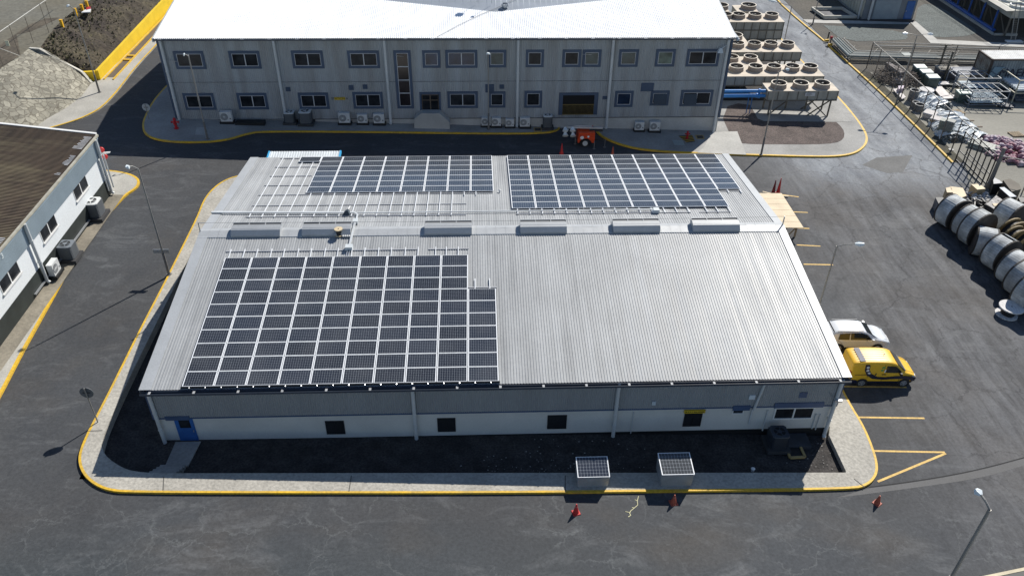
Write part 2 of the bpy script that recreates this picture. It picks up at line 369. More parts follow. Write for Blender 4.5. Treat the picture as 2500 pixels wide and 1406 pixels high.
# ---- far building island
fo=[(425,190),(395,220),(370,250),(352,285),(346,305),(350,325),(375,340),(430,347),(505,347),(560,340),(600,327),(640,320),(900,322),(1200,326),(1330,325),(1362,318),(1369,309)]
fo=smooth(gps(fo,K),2); kerb(fo,d=1,w_=.16)
m=M(); L2=offs(fo,.16); inn=[zt(-12.3,36),zt(-12.5,30),zt(-12.5,26.7),zt(-5,26.72),zt(5,26.72),zt(15,26.72),zt(24.4,26.72)]
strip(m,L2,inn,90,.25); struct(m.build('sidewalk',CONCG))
fo=[(1446,306),(1458,325),(1480,340),(1520,355),(1560,364),(1620,370),(1700,374),(1850,379),(2000,383),(2060,381),(2095,372),(2115,355),(2120,338),(2113,318),(2090,285),(2050,238),(2000,190),(1960,150),(1900,85),(1850,40)]
fo=smooth(gps(fo,K),2); kerb(fo,d=1,w_=.2)
m=M(); L2=offs(fo,.2); pts=L2+[zt(38.2,62),zt(38.2,26.72),zt(27.2,26.72)]
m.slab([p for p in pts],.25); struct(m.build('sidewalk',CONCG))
def patch(pxs,name,mt,h=K+.006,sm=1):
    m=M(); P_=[V(p) for p in (gps(pxs,h))]
    if sm: P_=smooth(P_+[P_[0]],sm)[:-1]
    m.q(*P_); return struct(m.build(name,mt,fix=False))
patch([(1765,290),(1790,345),(1815,352),(1900,353),(1990,353),(2040,350),(2060,340),(2062,322),(2050,305),(2030,290),(2015,278),(1990,265),(1870,262),(1780,250)],'gravel_bed',GRAVR)
patch([(1832,258),(1850,290),(1865,296),(2035,298),(2080,298),(2020,245),(1990,235),(1850,235)],'slab',CONCG,K+.012,0)
patch([(1735,325),(1765,322),(1800,321),(1822,378),(1703,373),(1720,358)],'slab',mat('pale_slab',(.42,.41,.38),r=.85,var=.1,sc=.5,fine=.1,fsc=6),K+.012,0)
patch([(1762,246),(1905,246),(1890,150),(1760,150)],'gravel_bed',GRAV,K+.016,0)
# ---- right of the road: yellow line, verge and storage yard slab
y1=smooth(gps([(1868,-40),(1895,0),(1950,50),(2011,100)],.12),1); kerb(y1,d=1,w_=.2)
y2=smooth(gps([(2021,111),(2060,145),(2128,206),(2200,274),(2280,352),(2324,396)],.12),1); kerb(y2,d=1,w_=.2)
VER=mat('dry_verge_soil',(.05,.045,.036),r=.95,var=.4,sc=.9,fine=.5,fsc=7,bump=.9,c2=(.10,.095,.06))
EARTH=mat('packed_earth',(.105,.095,.078),r=.95,var=.2,sc=.25,fine=.3,fsc=5,bump=.6,c2=(.075,.07,.062))
GREENG=mat('grey_green_gravel',(.115,.13,.124),r=.95,var=.12,sc=.4,fine=.45,fsc=6,bump=.8)
YARD=mat('yard_concrete',(.25,.24,.205),r=.88,var=.14,sc=.18,fine=.1,fsc=5,bump=.2,stretch=(.5,1.3,1))
m=M(); m.q(*[zt(x,y,.02) for x,y in [(58.9,45),(61.9,45),(60.4,21.4),(59.4,21.4)]]); struct(m.build('verge',VER))
m=M(); m.q(*[zt(x,y,.035) for x,y in [(60.35,43.6),(60.35,21.3),(58.3,16.5),(58.5,14),(64,7),(110,7),(110,43.6)]]); struct(m.build('yard_slab',YARD,fix=False))
m=M(); m.q(*[zt(x,y,.03) for x,y in [(58.9,45),(58.9,110),(150,110),(150,43.6),(60,43.6)]]); struct(m.build('earth',EARTH,fix=False))
patch([(2240,20),(2232,60),(2260,85),(2290,92),(2350,90),(2395,80),(2340,45),(2300,20),(2260,8)],'gravel_bed',GREENG,.05)
patch([(2010,62),(2110,68),(2205,78),(2222,95),(2180,100),(2060,102)],'gravel_bed',GREENG,.05)
patch([(1960,48),(2050,50),(2220,55),(2222,60),(2050,58),(1970,56)],'path',mat('pale_path',(.42,.41,.38),r=.85),.06,0)
patch([(2222,55),(2236,53),(2288,97),(2520,109),(2520,117),(2272,106)],'path',mat('pale_path',(.42,.41,.38)),.07,0)
# ---- top left: sidewalk, stone-faced embankment, yellow retaining wall, scoria slope, field
tl=smooth(gps([(60,330),(110,314),(160,300),(200,286),(240,265),(268,238),(290,212),(330,160),(385,103),(425,50)],K),2); kerb(tl,d=-1,w_=.2)
m=M(); L2=offs(tl,-.2); toe=gps([(40,345),(85,312),(115,290),(160,265),(200,235),(222,204)],K)
toe+= [zt(-22.3,40),zt(-22.2,60)]
strip(m,L2,toe,60,.2); struct(m.build('sidewalk',CONC))
m=M(); gut=[zt(-22.1,y,K+.008) for y in (36,41,46,60)]; g2=[zt(-21.1,y,K+.008) for y in (36,41,46,60)]
for i in range(3): m.q(gut[i],gut[i+1],g2[i+1],g2[i])
struct(m.build('channel',mat('channel_soil',(.12,.095,.075),r=.9)))
for xx in (-22.05,-21.15):
    m=M(); m.hull8([zt(xx-.07,35.4,K),zt(xx+.07,35.4,K),zt(xx+.07,62,K),zt(xx-.07,62,K)],[zt(xx-.07,35.4,K+.1),zt(xx+.07,35.4,K+.1),zt(xx+.07,62,K+.1),zt(xx-.07,62,K+.1)]); struct(m.build('kerb',YEL))
for y_ in (40.6,41.8):
    m=M(); m.hull8([zt(-21.98,y_,K),zt(-21.22,y_,K),zt(-21.22,y_+.3,K),zt(-21.98,y_+.3,K)],[zt(-21.98,y_,K+.12),zt(-21.22,y_,K+.12),zt(-21.22,y_+.3,K+.12),zt(-21.98,y_+.3,K+.12)]); struct(m.build('kerb',YEL))
PZ=5.0
def stonemat():
    m0=mat('stone_facing',(.27,.255,.205),r=.9,var=.16,sc=.5,fine=.1,fsc=6); nt=m0.node_tree; N=nt.nodes; L=nt.links; b=N['Principled BSDF']
    old=b.inputs['Base Color'].links[0].from_socket
    tc=N.new('ShaderNodeNewGeometry'); n=N.new('ShaderNodeTexNoise'); n.inputs['Scale'].default_value=1.2; n.inputs['Detail'].default_value=3; L.new(tc.outputs['Position'],n.inputs[0])
    mv=N.new('ShaderNodeVectorMath'); mv.operation='MULTIPLY_ADD'; mv.inputs[1].default_value=(.6,.6,.6); L.new(n.outputs['Color'],mv.inputs[0]); L.new(tc.outputs['Position'],mv.inputs[2])
    v=N.new('ShaderNodeTexVoronoi'); v.feature='DISTANCE_TO_EDGE'; v.inputs['Scale'].default_value=2.0; L.new(mv.outputs[0],v.inputs[0])
    v2=N.new('ShaderNodeTexVoronoi'); v2.inputs['Scale'].default_value=2.0; L.new(mv.outputs[0],v2.inputs[0])
    r1=N.new('ShaderNodeMapRange'); r1.inputs[1].default_value=.01; r1.inputs[2].default_value=.085; L.new(v.outputs['Distance'],r1.inputs[0])
    bw=N.new('ShaderNodeRGBToBW'); L.new(v2.outputs['Color'],bw.inputs[0]); r2=N.new('ShaderNodeMapRange'); r2.inputs[3].default_value=.6; r2.inputs[4].default_value=1.4; L.new(bw.outputs[0],r2.inputs[0])
    s=N.new('ShaderNodeVectorMath'); s.operation='SCALE'; L.new(old,s.inputs[0]); L.new(r2.outputs[0],s.inputs['Scale'])
    mx=N.new('ShaderNodeMix'); mx.data_type='RGBA'; mx.inputs[6].default_value=(.12,.107,.082,1); L.new(s.outputs[0],mx.inputs[7]); L.new(r1.outputs[0],mx.inputs[0]); L.new(mx.outputs[2],b.inputs['Base Color'])
    return m0
toe2=gps([(40,345),(85,312),(115,290),(160,265),(200,235),(222,204)],K+.0)
toe2=[zt(-27,18,K)]+[zt(-25,22.5,K)]+toe2[1:]
topl=[onz(*q,PZ) for q in [(-60,200),(-20,178),(0,168),(25,152),(50,135),(72,118)]]+[onz(97,120,PZ)]
sd=[onz(97,120,PZ),onz(150,150,3.9),onz(200,176,2.75),gp(224,203,K)]
m=M(); A=resample(toe2,24); B=resample(topl,24)
NT=6
for i in range(23):
    for k in range(NT):
        f=lambda i,k:A[i].lerp(B[i],k/NT)+V((0,0,.55*sin(math.pi*k/NT)))
        m.q(f(i,k),f(i+1,k),f(i+1,k+1),f(i,k+1))
t0=A[-1]; S_=resample(sd,24)
em=thing('stone_embankment','stone-faced embankment slope in the corner above the road, edged with pale coping','embankment',tuple(zt(-25,28)))
m.q(*([A[-1]]+[A[-1].lerp(B[-1],k/NT)+V((0,0,.55*sin(math.pi*k/NT))) for k in range(1,NT)]+[p for p in reversed(S_[:-1])]))
m.build('stone_face',stonemat(),em)
m=M()
for a,b_ in zip(S_,S_[1:]): m.bar(a+V((0,0,.02)),b_+V((0,0,.02)),.3,.1)
m.bar(topl[-2],topl[-1],.25,.1); m.build('coping',mat('pale_coping',(.5,.48,.42),r=.85),em)
# retaining wall
rw=thing('retaining_wall','bright yellow retaining wall along the foot of the dark scoria slope','wall',tuple(zt(-22.3,36)))
x0_=-22.35; m=M()
def wtop(y): return gz(-22,y)+1.1+(y-35)*.022
ys_=[35.3,45,57,75]
for a,b_ in zip(ys_,ys_[1:]):
    m.hull8([(x0_-.3,a,.8),(x0_,a,.8),(x0_,b_,.8),(x0_-.3,b_,.8)],[(x0_-.3,a,wtop(a)),(x0_,a,wtop(a)),(x0_,b_,wtop(b_)),(x0_-.3,b_,wtop(b_))])
w0=onz(200,175,wtop(35.3)); m.hull8([(w0.x,w0.y-.2,.8),(x0_-.3,35.1,.8),(x0_-.3,35.4,.8),(w0.x,w0.y+.1,.8)],[(w0.x,w0.y-.2,wtop(35)),(x0_-.3,35.1,wtop(35)),(x0_-.3,35.4,wtop(35)),(w0.x,w0.y+.1,wtop(35))])
m.build('wall_face',YELW,rw)
SCO=mat('dark_scoria_soil',(.030,.022,.018),r=.97,var=.3,sc=.35,fine=.55,fsc=4,bump=1,c2=(.075,.062,.038))
# slope mesh
m=M(); lowl=[S_[-1]+V((0,0,-.3)),S_[16]+V((0,0,-.1)),V((w0.x,w0.y,wtop(35)-.25)),V((x0_-.3,35.4,wtop(35.4)-.1)),V((x0_-.3,45,wtop(45)-.1)),V((x0_-.3,57,wtop(57)-.1)),V((x0_-.3,75,wtop(75)-.1))]
lowl=[S_[-1]+V((-.2,0,-.25))]+lowl[2:]
upl=[onz(97,119,PZ-.1),onz(120,85,PZ+.1),onz(150,52,PZ),onz(200,10,PZ+.1),onz(232,-30,PZ),onz(280,-90,PZ)]
A=resample(lowl,44); B=resample([topl[-1]]+upl,44); ns=10
grid=[[A[i].lerp(B[i],k/ns)+V((R.uniform(-.1,.1),R.uniform(-.1,.1),(R.uniform(-.13,.13)+.35*sin(math.pi*k/ns)) if 0<k<ns else 0)) for k in range(ns+1)] for i in range(44)]
for i in range(43):
    for k in range(ns): m.q(grid[i][k],grid[i+1][k],grid[i+1][k+1],grid[i][k+1])
struct(m.build('hillside',SCO))
m=M(); B2=[B[i] for i in range(0,44)]; far=[V((-140,28,PZ)),V((-140,200,PZ)),V((-20,200,PZ))]
m.q(*([V(p) for p in topl[:-1]]+B2+[far[2],far[1],far[0]])); 
FIELD=mat('dry_field',(.15,.145,.12),r=.95,var=.2,sc=.12,fine=.2,fsc=3,bump=.4,c2=(.13,.115,.08))
struct(m.build('field',FIELD,fix=False))
m=M(); P_=[onz(*q,PZ+.02) for q in [(105,30),(135,38),(215,5),(240,-10),(180,-8)]]; m.q(*P_); struct(m.build('slab',CONC,fix=False))
m=M(); P_=[onz(*q,PZ+.02) for q in [(40,85),(75,78),(130,52),(200,18),(120,42),(70,62),(0,110),(-60,150),(0,168),(50,135)]]; m.q(*P_); struct(m.build('soil_strip',mat('brown_soil',(.085,.07,.05),r=.95,var=.3,sc=.5,fine=.3,fsc=4),fix=False))
# tufts on the slope crest
mt_=M()
for _ in range(5200):
    i=R.randrange(0,43); k=R.random()**.8*ns; kk=min(ns-1,int(k)); a=grid[i][kk].lerp(grid[i][kk+1],k-kk).lerp(grid[i+1][kk],R.random()); 
    if R.random()>(.25+.75*(k/ns))*(.35+.65*(sin(i*.55)*.5+.5)): continue
    h=R.uniform(.08,.28); an=R.uniform(0,6.28); w2=R.uniform(.04,.12); dx,dy=cos(an)*w2,sin(an)*w2; l=V((R.uniform(-.15,.15),R.uniform(-.15,.15),h))
    mt_.q(a+V((dx,dy,0)),a-V((dx,dy,0)),a+l)
tag(mt_.build('dry_grass',mat('dry_grass_blades',(.10,.095,.045),r=.9,c2=(.20,.18,.10),sc=.6),fix=False),'dry grass tufts over the dark scoria slope','grass',kind='stuff')
# ================= near building (workshop) =================
TH=.1193; cT,sT=cos(TH),sin(TH); ZR=5.937; VF,VB,XR,XL,PC,PR=12.8093,13.0093,17.664,3.3956,1.6412,1.012
XA,XB=-2.186,35.24; SF,SB=12.904,13.286
def RF(u,v,h=0): return V((u,-v*cT-h*sT,ZR-v*sT+h*cT))
def RB(u,v,h=0): return V((u,v*cT+h*sT,ZR-v*sT+h*cT))
def inv(px,py,side,h=0):
    """pixel -> (u,v) on the front (side=1) or rear (-1) roof slope"""
    d=ray(px,py); n=V((0,-sT if side>0 else sT,cT)); P0=RF(0,0,h) if side>0 else RB(0,0,h)
    t=(P0-CAM).dot(n)/d.dot(n); P=CAM+d*t; return P.x,abs(P.y-P0.y)/cT
H0=-.15
def roofmat(name,c,rough,metal,streak=.16):
    m0=mat(name,c,r=rough,m=metal,var=.07,sc=.35,fine=.05,fsc=5); nt=m0.node_tree; N=nt.nodes; L=nt.links; b=N['Principled BSDF']
    geo=N.new('ShaderNodeNewGeometry'); mp=N.new('ShaderNodeMapping'); mp.inputs['Scale'].default_value=(2.2,.06,.0); L.new(geo.outputs['Position'],mp.inputs[0])
    n=N.new('ShaderNodeTexNoise'); n.inputs['Scale'].default_value=1; n.inputs['Detail'].default_value=5; n.inputs['Roughness'].default_value=.7; L.new(mp.outputs[0],n.inputs[0])
    r=N.new('ShaderNodeMapRange'); r.inputs[1].default_value=.35; r.inputs[2].default_value=.65; r.inputs[3].default_value=1-streak; r.inputs[4].default_value=1+streak; L.new(n.outputs[0],r.inputs[0])
    old=b.inputs['Base Color'].links[0].from_socket; s=N.new('ShaderNodeVectorMath'); s.operation='SCALE'; L.new(old,s.inputs[0]); L.new(r.outputs[0],s.inputs['Scale']); L.new(s.outputs[0],b.inputs['Base Color'])
    r2=N.new('ShaderNodeMapRange'); r2.inputs[1].default_value=.3; r2.inputs[2].default_value=.7; r2.inputs[3].default_value=rough*.8; r2.inputs[4].default_value=rough*1.2; L.new(n.outputs[0],r2.inputs[0]); L.new(r2.outputs[0],b.inputs['Roughness'])
    return m0
ROOF=roofmat('metal_roof_grey',(.35,.36,.365),.54,.10)
RTRIM=mat('metal_roof_trim',(.42,.435,.445),r=.5,m=.1,var=.06,sc=.8)
CLAD=mat('grey_wall_cladding',(.31,.32,.325),r=.55,m=.0,var=.07,sc=.5,stretch=(1.5,1,.2))
WALL=mat('white_render_wall',(.62,.61,.575),r=.8,var=.05,sc=.6,fine=.04)
PIPE=mat('downpipe_paint',(.55,.57,.57),r=.45,var=.05)
wb=thing('workshop_building','single-storey workshop with grey ribbed roof carrying three arrays of solar panels','building',(16.5,0,.2))
prof=((0,0),(.52,0),(.62,1),(.90,1))
m=M(); m.corr(XA+.55,XB-.45,.155,.023,lambda u,t,h:RF(u,.18+t*(SF-.18),H0+h),prof); m.build('roof',ROOF,wb)
m=M(); m.corr(XA+.55,XB-.45,.155,.023,lambda u,t,h:RB(u,.18+t*(SB-.18),H0+h),prof); m.build('roof',ROOF,wb)
# barge flashings at both ends and the ridge cap
for a,b_,nm in ((XA,XA+.62,'L'),(XB-.52,XB,'R')):
    m=M()
    for Fn,S in ((RF,SF),(RB,SB)):
        m.q(Fn(a,0,H0+.05),Fn(b_,0,H0+.05),Fn(b_,S+.01,H0+.05),Fn(a,S+.01,H0+.05)); e=a if nm=='L' else b_
        m.q(Fn(e,0,H0+.05),Fn(e,S+.01,H0+.05),Fn(e,S+.01,H0-.25),Fn(e,0,H0-.25)); i_=b_ if nm=='L' else a
        m.q(Fn(i_,0,H0+.05),Fn(i_,S,H0+.05),Fn(i_,S,H0),Fn(i_,0,H0))
    m.build('barge_flashing',RTRIM,wb)
m=M(); n=60
for i in range(n):
    a=XA+(XB-XA)*i/n; b_=XA+(XB-XA)*(i+1)/n; j=lambda k:R.uniform(-.006,.01)
    m.q(RF(a,.62,H0+.042),RF(b_-.01,.62,H0+.042),RF(b_-.01,0,H0+.075+j(0)),RF(a,0,H0+.075+j(0))); m.q(RB(a,0,H0+.075),RB(b_-.01,0,H0+.075),RB(b_-.01,.45,H0+.042),RB(a,.45,H0+.042))
    m.q(RF(a,.62,H0+.042),RF(b_-.01,.62,H0+.042),RF(b_-.01,.64,H0+.005),RF(a,.64,H0+.005))
m.build('ridge_cap',RTRIM,wb)
WY=-12.62; CY=WY-.07; WX0,WX1=-1.95,34.95; ZC=2.13   # wall plane, cladding plane, cladding foot
def wpt(px,py): return ony(px,py,CY)
m=M(); m.box(WX0+.08,WX1-.08,WY,12.7,-.6,4.0); m.build('wall',WALL,wb)
m=M(); m.box(WX0+.05,WX1-.05,WY-.02,WY+.3,-.6,.30); m.build('plinth',BLACK,wb)
m=M(); m.corr(WX0,WX1,.115,.032,lambda u,t,h:V((u,CY+.012-h,ZC+(4.22-ZC)*t)),((0,0),(.3,.5),(.5,1),(.8,.5))); m.build('cladding',CLAD,wb)
for xx,s in ((WX0,1),(WX1,-1)):
    m=M(); m.corr(-12.6,12.7,.083,.022,lambda u,t,h:V((xx-s*h,u,ZC+(4.2+ (12.7-abs(u))*math.tan(TH)-ZC)*t)),((0,0),(.3,.5),(.5,1),(.8,.5))); m.build('side_cladding',CLAD,wb)
m=M(); m.box(WX0,WX1,CY-.03,CY+.02,ZC-.07,ZC+.01); m.box(WX0-.06,WX0+.10,CY-.05,CY+.5,ZC-.07,4.2); m.box(WX1-.10,WX1+.06,CY-.05,CY+.5,ZC-.07,4.2); m.box(WX0,WX1,CY-.05,CY,4.02,4.2); m.build('trim',BLUE,wb)
m=M(); gy0,gy1=-13.07,-12.87; gz1=4.22
m.box(XA+.1,XB-.1,gy0,gy0+.02,gz1-.14,gz1); m.box(XA+.1,XB-.1,gy0+.02,gy1,gz1-.14,gz1-.12); m.box(XA+.1,XB-.1,gy1,gy1+.02,gz1-.14,gz1+.0); m.build('gutter',mat('gutter_dark_blue',(.045,.06,.085),r=.5),wb)
for i in range(17):
    x=-1.6+i*2.26; m=M(); m.box(x-.06,x+.06,gy0-.01,gy1-.02,gz1+.003,gz1+.02); m.build('gutter_bracket',mat('bracket_grey',(.35,.36,.37),r=.6),wb)
def downpipe(xt,yt,xb,yb,r=.105,parent=wb,y=CY-.12,name='downpipe',mt=PIPE,kink=True):
    a=ony(xt,yt,y); b_=ony(xb,yb,y); x=(a.x+b_.x)/2; m=M(); m.cyl((x,y,b_.z+.1),(x,y,a.z),r,r,12)
    if kink: m.cyl((x,y,b_.z+.12),(x-.03,y-.12,b_.z),r*1.02,r*1.02,12)
    for f in (.3,.62): z=b_.z+(a.z-b_.z)*f; m.cyl((x,y,z-.03),(x,y,z+.03),r*1.2,r*1.2,12); m.box(x-.03,x+.03,y+r*.8,y+r+.1,z-.02,z+.02)
    return m.build(name,mt,parent,smooth=True)
for q in ((362,958,403,1085),(1005,945,1019,1085),(1510,935,1497,1078),(2058,925,2012,1064)): downpipe(*q)
# small conduits and secondary pipes
m=M()
a=ony(1868,935,CY-.08); b_=ony(1838,1000,CY-.08); m.cyl((a.x,CY-.08,a.z),(b_.x+.05,CY-.08,b_.z),.07,.07,8); c=ony(1815,1035,WY-.06); m.cyl((c.x+.3,WY-.06,b_.z),(c.x+.3,WY-.06,c.z),.05,.05,8); m.cyl((b_.x+.05,WY-.06,b_.z),(c.x+.3,WY-.06,b_.z),.05,.05,8)
m.build('waste_pipe',PIPE,wb)
for q,w_ in (((1547,1005,1541,1057),.03),((1875,1000,1866,1050),.04),((1993,1010,1986,1045),.04),((2003,1010,1993,1048),.03)):
    a=ony(q[0],q[1],WY-.03); b_=ony(q[2],q[3],WY-.03); m=M(); m.cyl((a.x,WY-.04,a.z),(a.x,WY-.04,b_.z),w_,w_,6); m.build('conduit',PIPE,wb)
def window(px0,py0,px1,py1,parent,y,frame=None,fw_=.04,mull=1,glass=GLASS,depth=.05,name='window',xz=None):
    if xz: x0,x1,z0,z1=xz
    else: a=ony(px0,py0,y); b_=ony(px1,py1,y); x0,x1=(min(a.x,b_.x),max(a.x,b_.x)); z0,z1=min(a.z,b_.z),max(a.z,b_.z)
    m=M(); f=fw_
    m.box(x0,x1,y-depth,y+.01,z1-f,z1); m.box(x0,x1,y-depth,y+.01,z0,z0+f); m.box(x0,x0+f,y-depth,y+.01,z0+f,z1-f); m.box(x1-f,x1,y-depth,y+.01,z0+f,z1-f)
    for k in range(mull): xm=x0+(x1-x0)*(k+1)/(mull+1); m.box(xm-f*.55,xm+f*.55,y-depth,y+.01,z0+f,z1-f)
    o=m.build(name,frame or WHITE,parent)
    g=M(); g.box(x0+f*.6,x1-f*.6,y-depth*.35,y+.005,z0+f*.6,z1-f*.6); g.build('pane',glass,o)
    return o,(x0,x1,z0,z1)
SHUT=mat('black_window_shutter',(.014,.016,.02),r=.45,var=.2)
for q in ((793,1027,844,1058),(1067,1020,1113,1052),(1337,1013,1382,1045)): window(*q,wb,WY,frame=SHUT,fw_=.03,glass=SHUT,depth=.04)
window(1672,1008,1709,1039,wb,WY,frame=SHUT,fw_=.03,glass=SHUT,depth=.04)
window(1893,994,1981,1020,wb,WY,frame=WHITE,fw_=.07,depth=.07)
window(1789,997,1814,1008,wb,WY,frame=WHITE,fw_=.05,depth=.07,mull=0)
for q in ((1788,1000,1832,990),(1889,994,2012,982),(405,1024,462,1016)):
    a=ony(q[0],q[1],CY); b_=ony(q[2],q[3],CY); m=M(); m.box(a.x,b_.x,CY-.06,CY,min(a.z,b_.z)-.02,max(a.z,b_.z)+.04); m.build('window_hood',BLUE,wb)
# door
a=ony(424,1024,WY); dx0,dx1=-.98,.0; m=M(); m.box(dx0,dx1,WY-.05,WY+.02,.36,2.1); dr=m.build('door',mat('blue_door_paint',(.03,.12,.36),r=.45,var=.15,sc=2),wb)
m=M(); m.box(dx0+.22,dx1-.18,WY-.06,WY-.04,1.35,1.95); m.build('pane',GLASS,dr); m=M(); m.box(dx1-.12,dx1-.08,WY-.1,WY-.05,1.05,1.2); m.build('handle',GALV,dr)
# louvres and small squares
m=M(); a=ony(1953,957,CY); b_=ony(1968,969,CY); m.box(a.x,b_.x,CY-.05,CY-.02,b_.z,a.z); m.build('louvre',BLUE,wb)
for q in ((1592,979,1600,987),(1830,963,1842,973)):
    a=ony(q[0],q[1],CY); b_=ony(q[2],q[3],CY); m=M(); m.box(a.x,b_.x,CY-.06,CY-.02,b_.z,a.z); m.build('wall_light',mat('pale_fitting',(.6,.66,.7),r=.4),wb)
a=ony(1671,1001,WY-.06); b_=ony(1721,1007,WY-.06); m=M(); m.box(a.x,b_.x,WY-.1,WY-.02,b_.z,a.z); sg=m.build('sign',mat('sign_yellow',(.62,.43,.03),r=.5),wb)
m=M(); xx=a.x+.06; zc_=(a.z+b_.z)/2
while xx<b_.x-.1:
    w_=R.choice((.03,.04,.05)); m.box(xx,xx+w_,WY-.105,WY-.1,zc_-.035,zc_+.035); xx+=w_+.014+(.05 if R.random()<.12 else 0)
m.build('lettering',mat('sign_black',(.03,.02,.01),r=.6),sg)
# floodlight bracket near right corner
m=M(); a=ony(2040,978,CY-.3); m.bar((a.x-.35,CY,a.z+.35),(a.x,CY-.3,a.z),.03); m.box(a.x-.05,a.x+.35,CY-.36,CY-.24,a.z-.06,a.z+.05); m.build('bracket',GALV,wb)
# ridge vents
for (x0,y0,x1,y1) in ((567,545,686,570),(739,545,857,570),(1037,543,1152,568),(1270,541,1383,563),(1496,537,1610,561),(1690,535,1804,559)):
    u0,_=inv(x0,y1,1,H0+.05); u1,_=inv(x1,y1,1,H0+.05); m=M()
    pr=[(-.42,.34),(-.40,.40),(-.06,.42),(.36,.36),(.62,.14),(.62,.04),(-.42,.0)]
    pts=[]
    for u in (u0,u1):
        pts.append([V((u,-y_*1.0, ZR+H0+z_+.02-(abs(y_) if y_>0 else 0)*math.tan(TH)*.9)) for y_,z_ in pr])
    k=len(pr)
    for i in range(k):
        j=(i+1)%k
        if i==1: continue
        m.q(pts[0][i],pts[1][i],pts[1][j],pts[0][j])
    m.q(*pts[0]); m.q(*reversed(pts[1]))
    o=m.build('ridge_vent',RTRIM,wb)
    g=M(); ya,yb=.37,.10; zt_=ZR+H0+.415
    g.q((u0+.04,ya,zt_-.05),(u1-.04,ya,zt_-.05),(u1-.04,yb,zt_-.05),(u0+.04,yb,zt_-.05)); g.build('vent_slot',mat('vent_mesh',(.16,.165,.17),r=.6),o)
    g=M()
    for k in range(4): xm=u0+(u1-u0)*k/3; g.box(xm-.02,xm+.02,.09,.38,zt_-.03,zt_+.005)
    g.box(u0,u1,.05,.10,zt_-.03,zt_+.01); g.box(u0,u1,.36,.42,zt_-.03,zt_+.01); g.build('vent_bar',RTRIM,o)
# ================= solar arrays =================
def cellmat(name,nx,ny,w_,h_,c):
    M_=bpy.data.materials.new(name); M_.use_nodes=True; nt=M_.node_tree; N=nt.nodes; L=nt.links; b=N['Principled BSDF']; b.inputs['Roughness'].default_value=.14; b.inputs['Specular IOR Level'].default_value=.45
    tc=N.new('ShaderNodeTexCoord'); sp=N.new('ShaderNodeSeparateXYZ'); L.new(tc.outputs['Object'],sp.inputs[0])
    def mt(op,a,b_=0):
        m=N.new('ShaderNodeMath'); m.operation=op
        for i,x in enumerate((a,b_)):
            if isinstance(x,(int,float)): m.inputs[i].default_value=x
            else: L.new(x,m.inputs[i])
        return m.outputs[0]
    def tri(s,n,w): # distance to the nearest cell border, in cells
        f=mt('FRACT',mt('MULTIPLY',mt('ADD',s,w/2),n/w)); return mt('MINIMUM',f,mt('SUBTRACT',1,f))
    a=tri(sp.outputs[0],nx,w_); d=tri(sp.outputs[1],ny,h_)
    line=mt('MAXIMUM',mt('LESS_THAN',a,.03),mt('LESS_THAN',d,.03)); dia=mt('LESS_THAN',mt('ADD',a,d),.12); bus=mt('LESS_THAN',mt('ABSOLUTE',mt('SUBTRACT',d,.33)),.018)
    oi=N.new('ShaderNodeObjectInfo'); r=N.new('ShaderNodeMapRange'); r.inputs[3].default_value=.7; r.inputs[4].default_value=1.4; L.new(oi.outputs['Random'],r.inputs[0])
    geo=N.new('ShaderNodeNewGeometry'); n=N.new('ShaderNodeTexNoise'); n.inputs['Scale'].default_value=.45; n.inputs['Detail'].default_value=4; L.new(geo.outputs['Position'],n.inputs[0])
    du=N.new('ShaderNodeMapRange'); du.inputs[1].default_value=.4; du.inputs[2].default_value=.75; du.inputs[3].default_value=0; du.inputs[4].default_value=.12; L.new(n.outputs[0],du.inputs[0])
    sc=N.new('ShaderNodeVectorMath'); sc.operation='SCALE'; sc.inputs[0].default_value=c; L.new(r.outputs[0],sc.inputs['Scale'])
    def mix(f,x,y):
        m=N.new('ShaderNodeMix'); m.data_type='RGBA'
        for i,q in ((0,f),(6,x),(7,y)):
            if isinstance(q,tuple): m.inputs[i].default_value=(*q,1)
            elif isinstance(q,float): m.inputs[i].default_value=q
            else: L.new(q,m.inputs[i])
        return m.outputs[2]
    col=mix(du.outputs[0],sc.outputs[0],(.25,.25,.24)); col=mix(mt('MULTIPLY',bus,.35),col,(.3,.32,.35)); col=mix(mt('MULTIPLY',mt('MAXIMUM',line,dia),.50),col,(.62,.66,.72))
    L.new(col,b.inputs['Base Color']); return M_
FR=mat('panel_frame',(.86,.88,.90),r=.5,m=0,var=.03)
PW,PH=1.605,.985
def make_panel(cm,nm):
    root=thing('solar_panel',nm,'solar panel'); f=.036; z0,z1=-.035,.0; m=M()
    g=.022; f=.045; m.box(-PW/2,PW/2,-PH/2,-PH/2+g,z0,z1); m.box(-PW/2,PW/2,PH/2-g,PH/2,z0,z1); m.box(-PW/2,-PW/2+f,-PH/2+g,PH/2-g,z0,z1); m.box(PW/2-f,PW/2,-PH/2+g,PH/2-g,z0,z1); m.build('frame',FR,root,world=False)
    m=M(); m.box(-PW/2+f,PW/2-f,-PH/2+g,PH/2-g,z0+.005,z1-.004); m.build('cells',cm,root,world=False); return root
cm1=cellmat('solar_cells_fine',12,8,PW-.09,PH-.044,(.008,.012,.022)); cm2=cellmat('solar_cells_large',10,6,PW-.09,PH-.044,(.014,.021,.034))
pf=make_panel(cm1,'x'); pb=make_panel(cm2,'x'); used=[0,0]
def put(kind,u,v,front,label,group):
    P=RF(u,v) if front else RB(u,v); rx=TH if front else -TH; src=(pf,pb)[kind]
    if not used[kind]: o=src; used[kind]=1; o.location=P; o.rotation_euler=(rx,0,0); o['label']=label; o['group']=group
    else: dup(src,P,None,label,group,(rx,0,0))
def nth(n): return ORD[n]
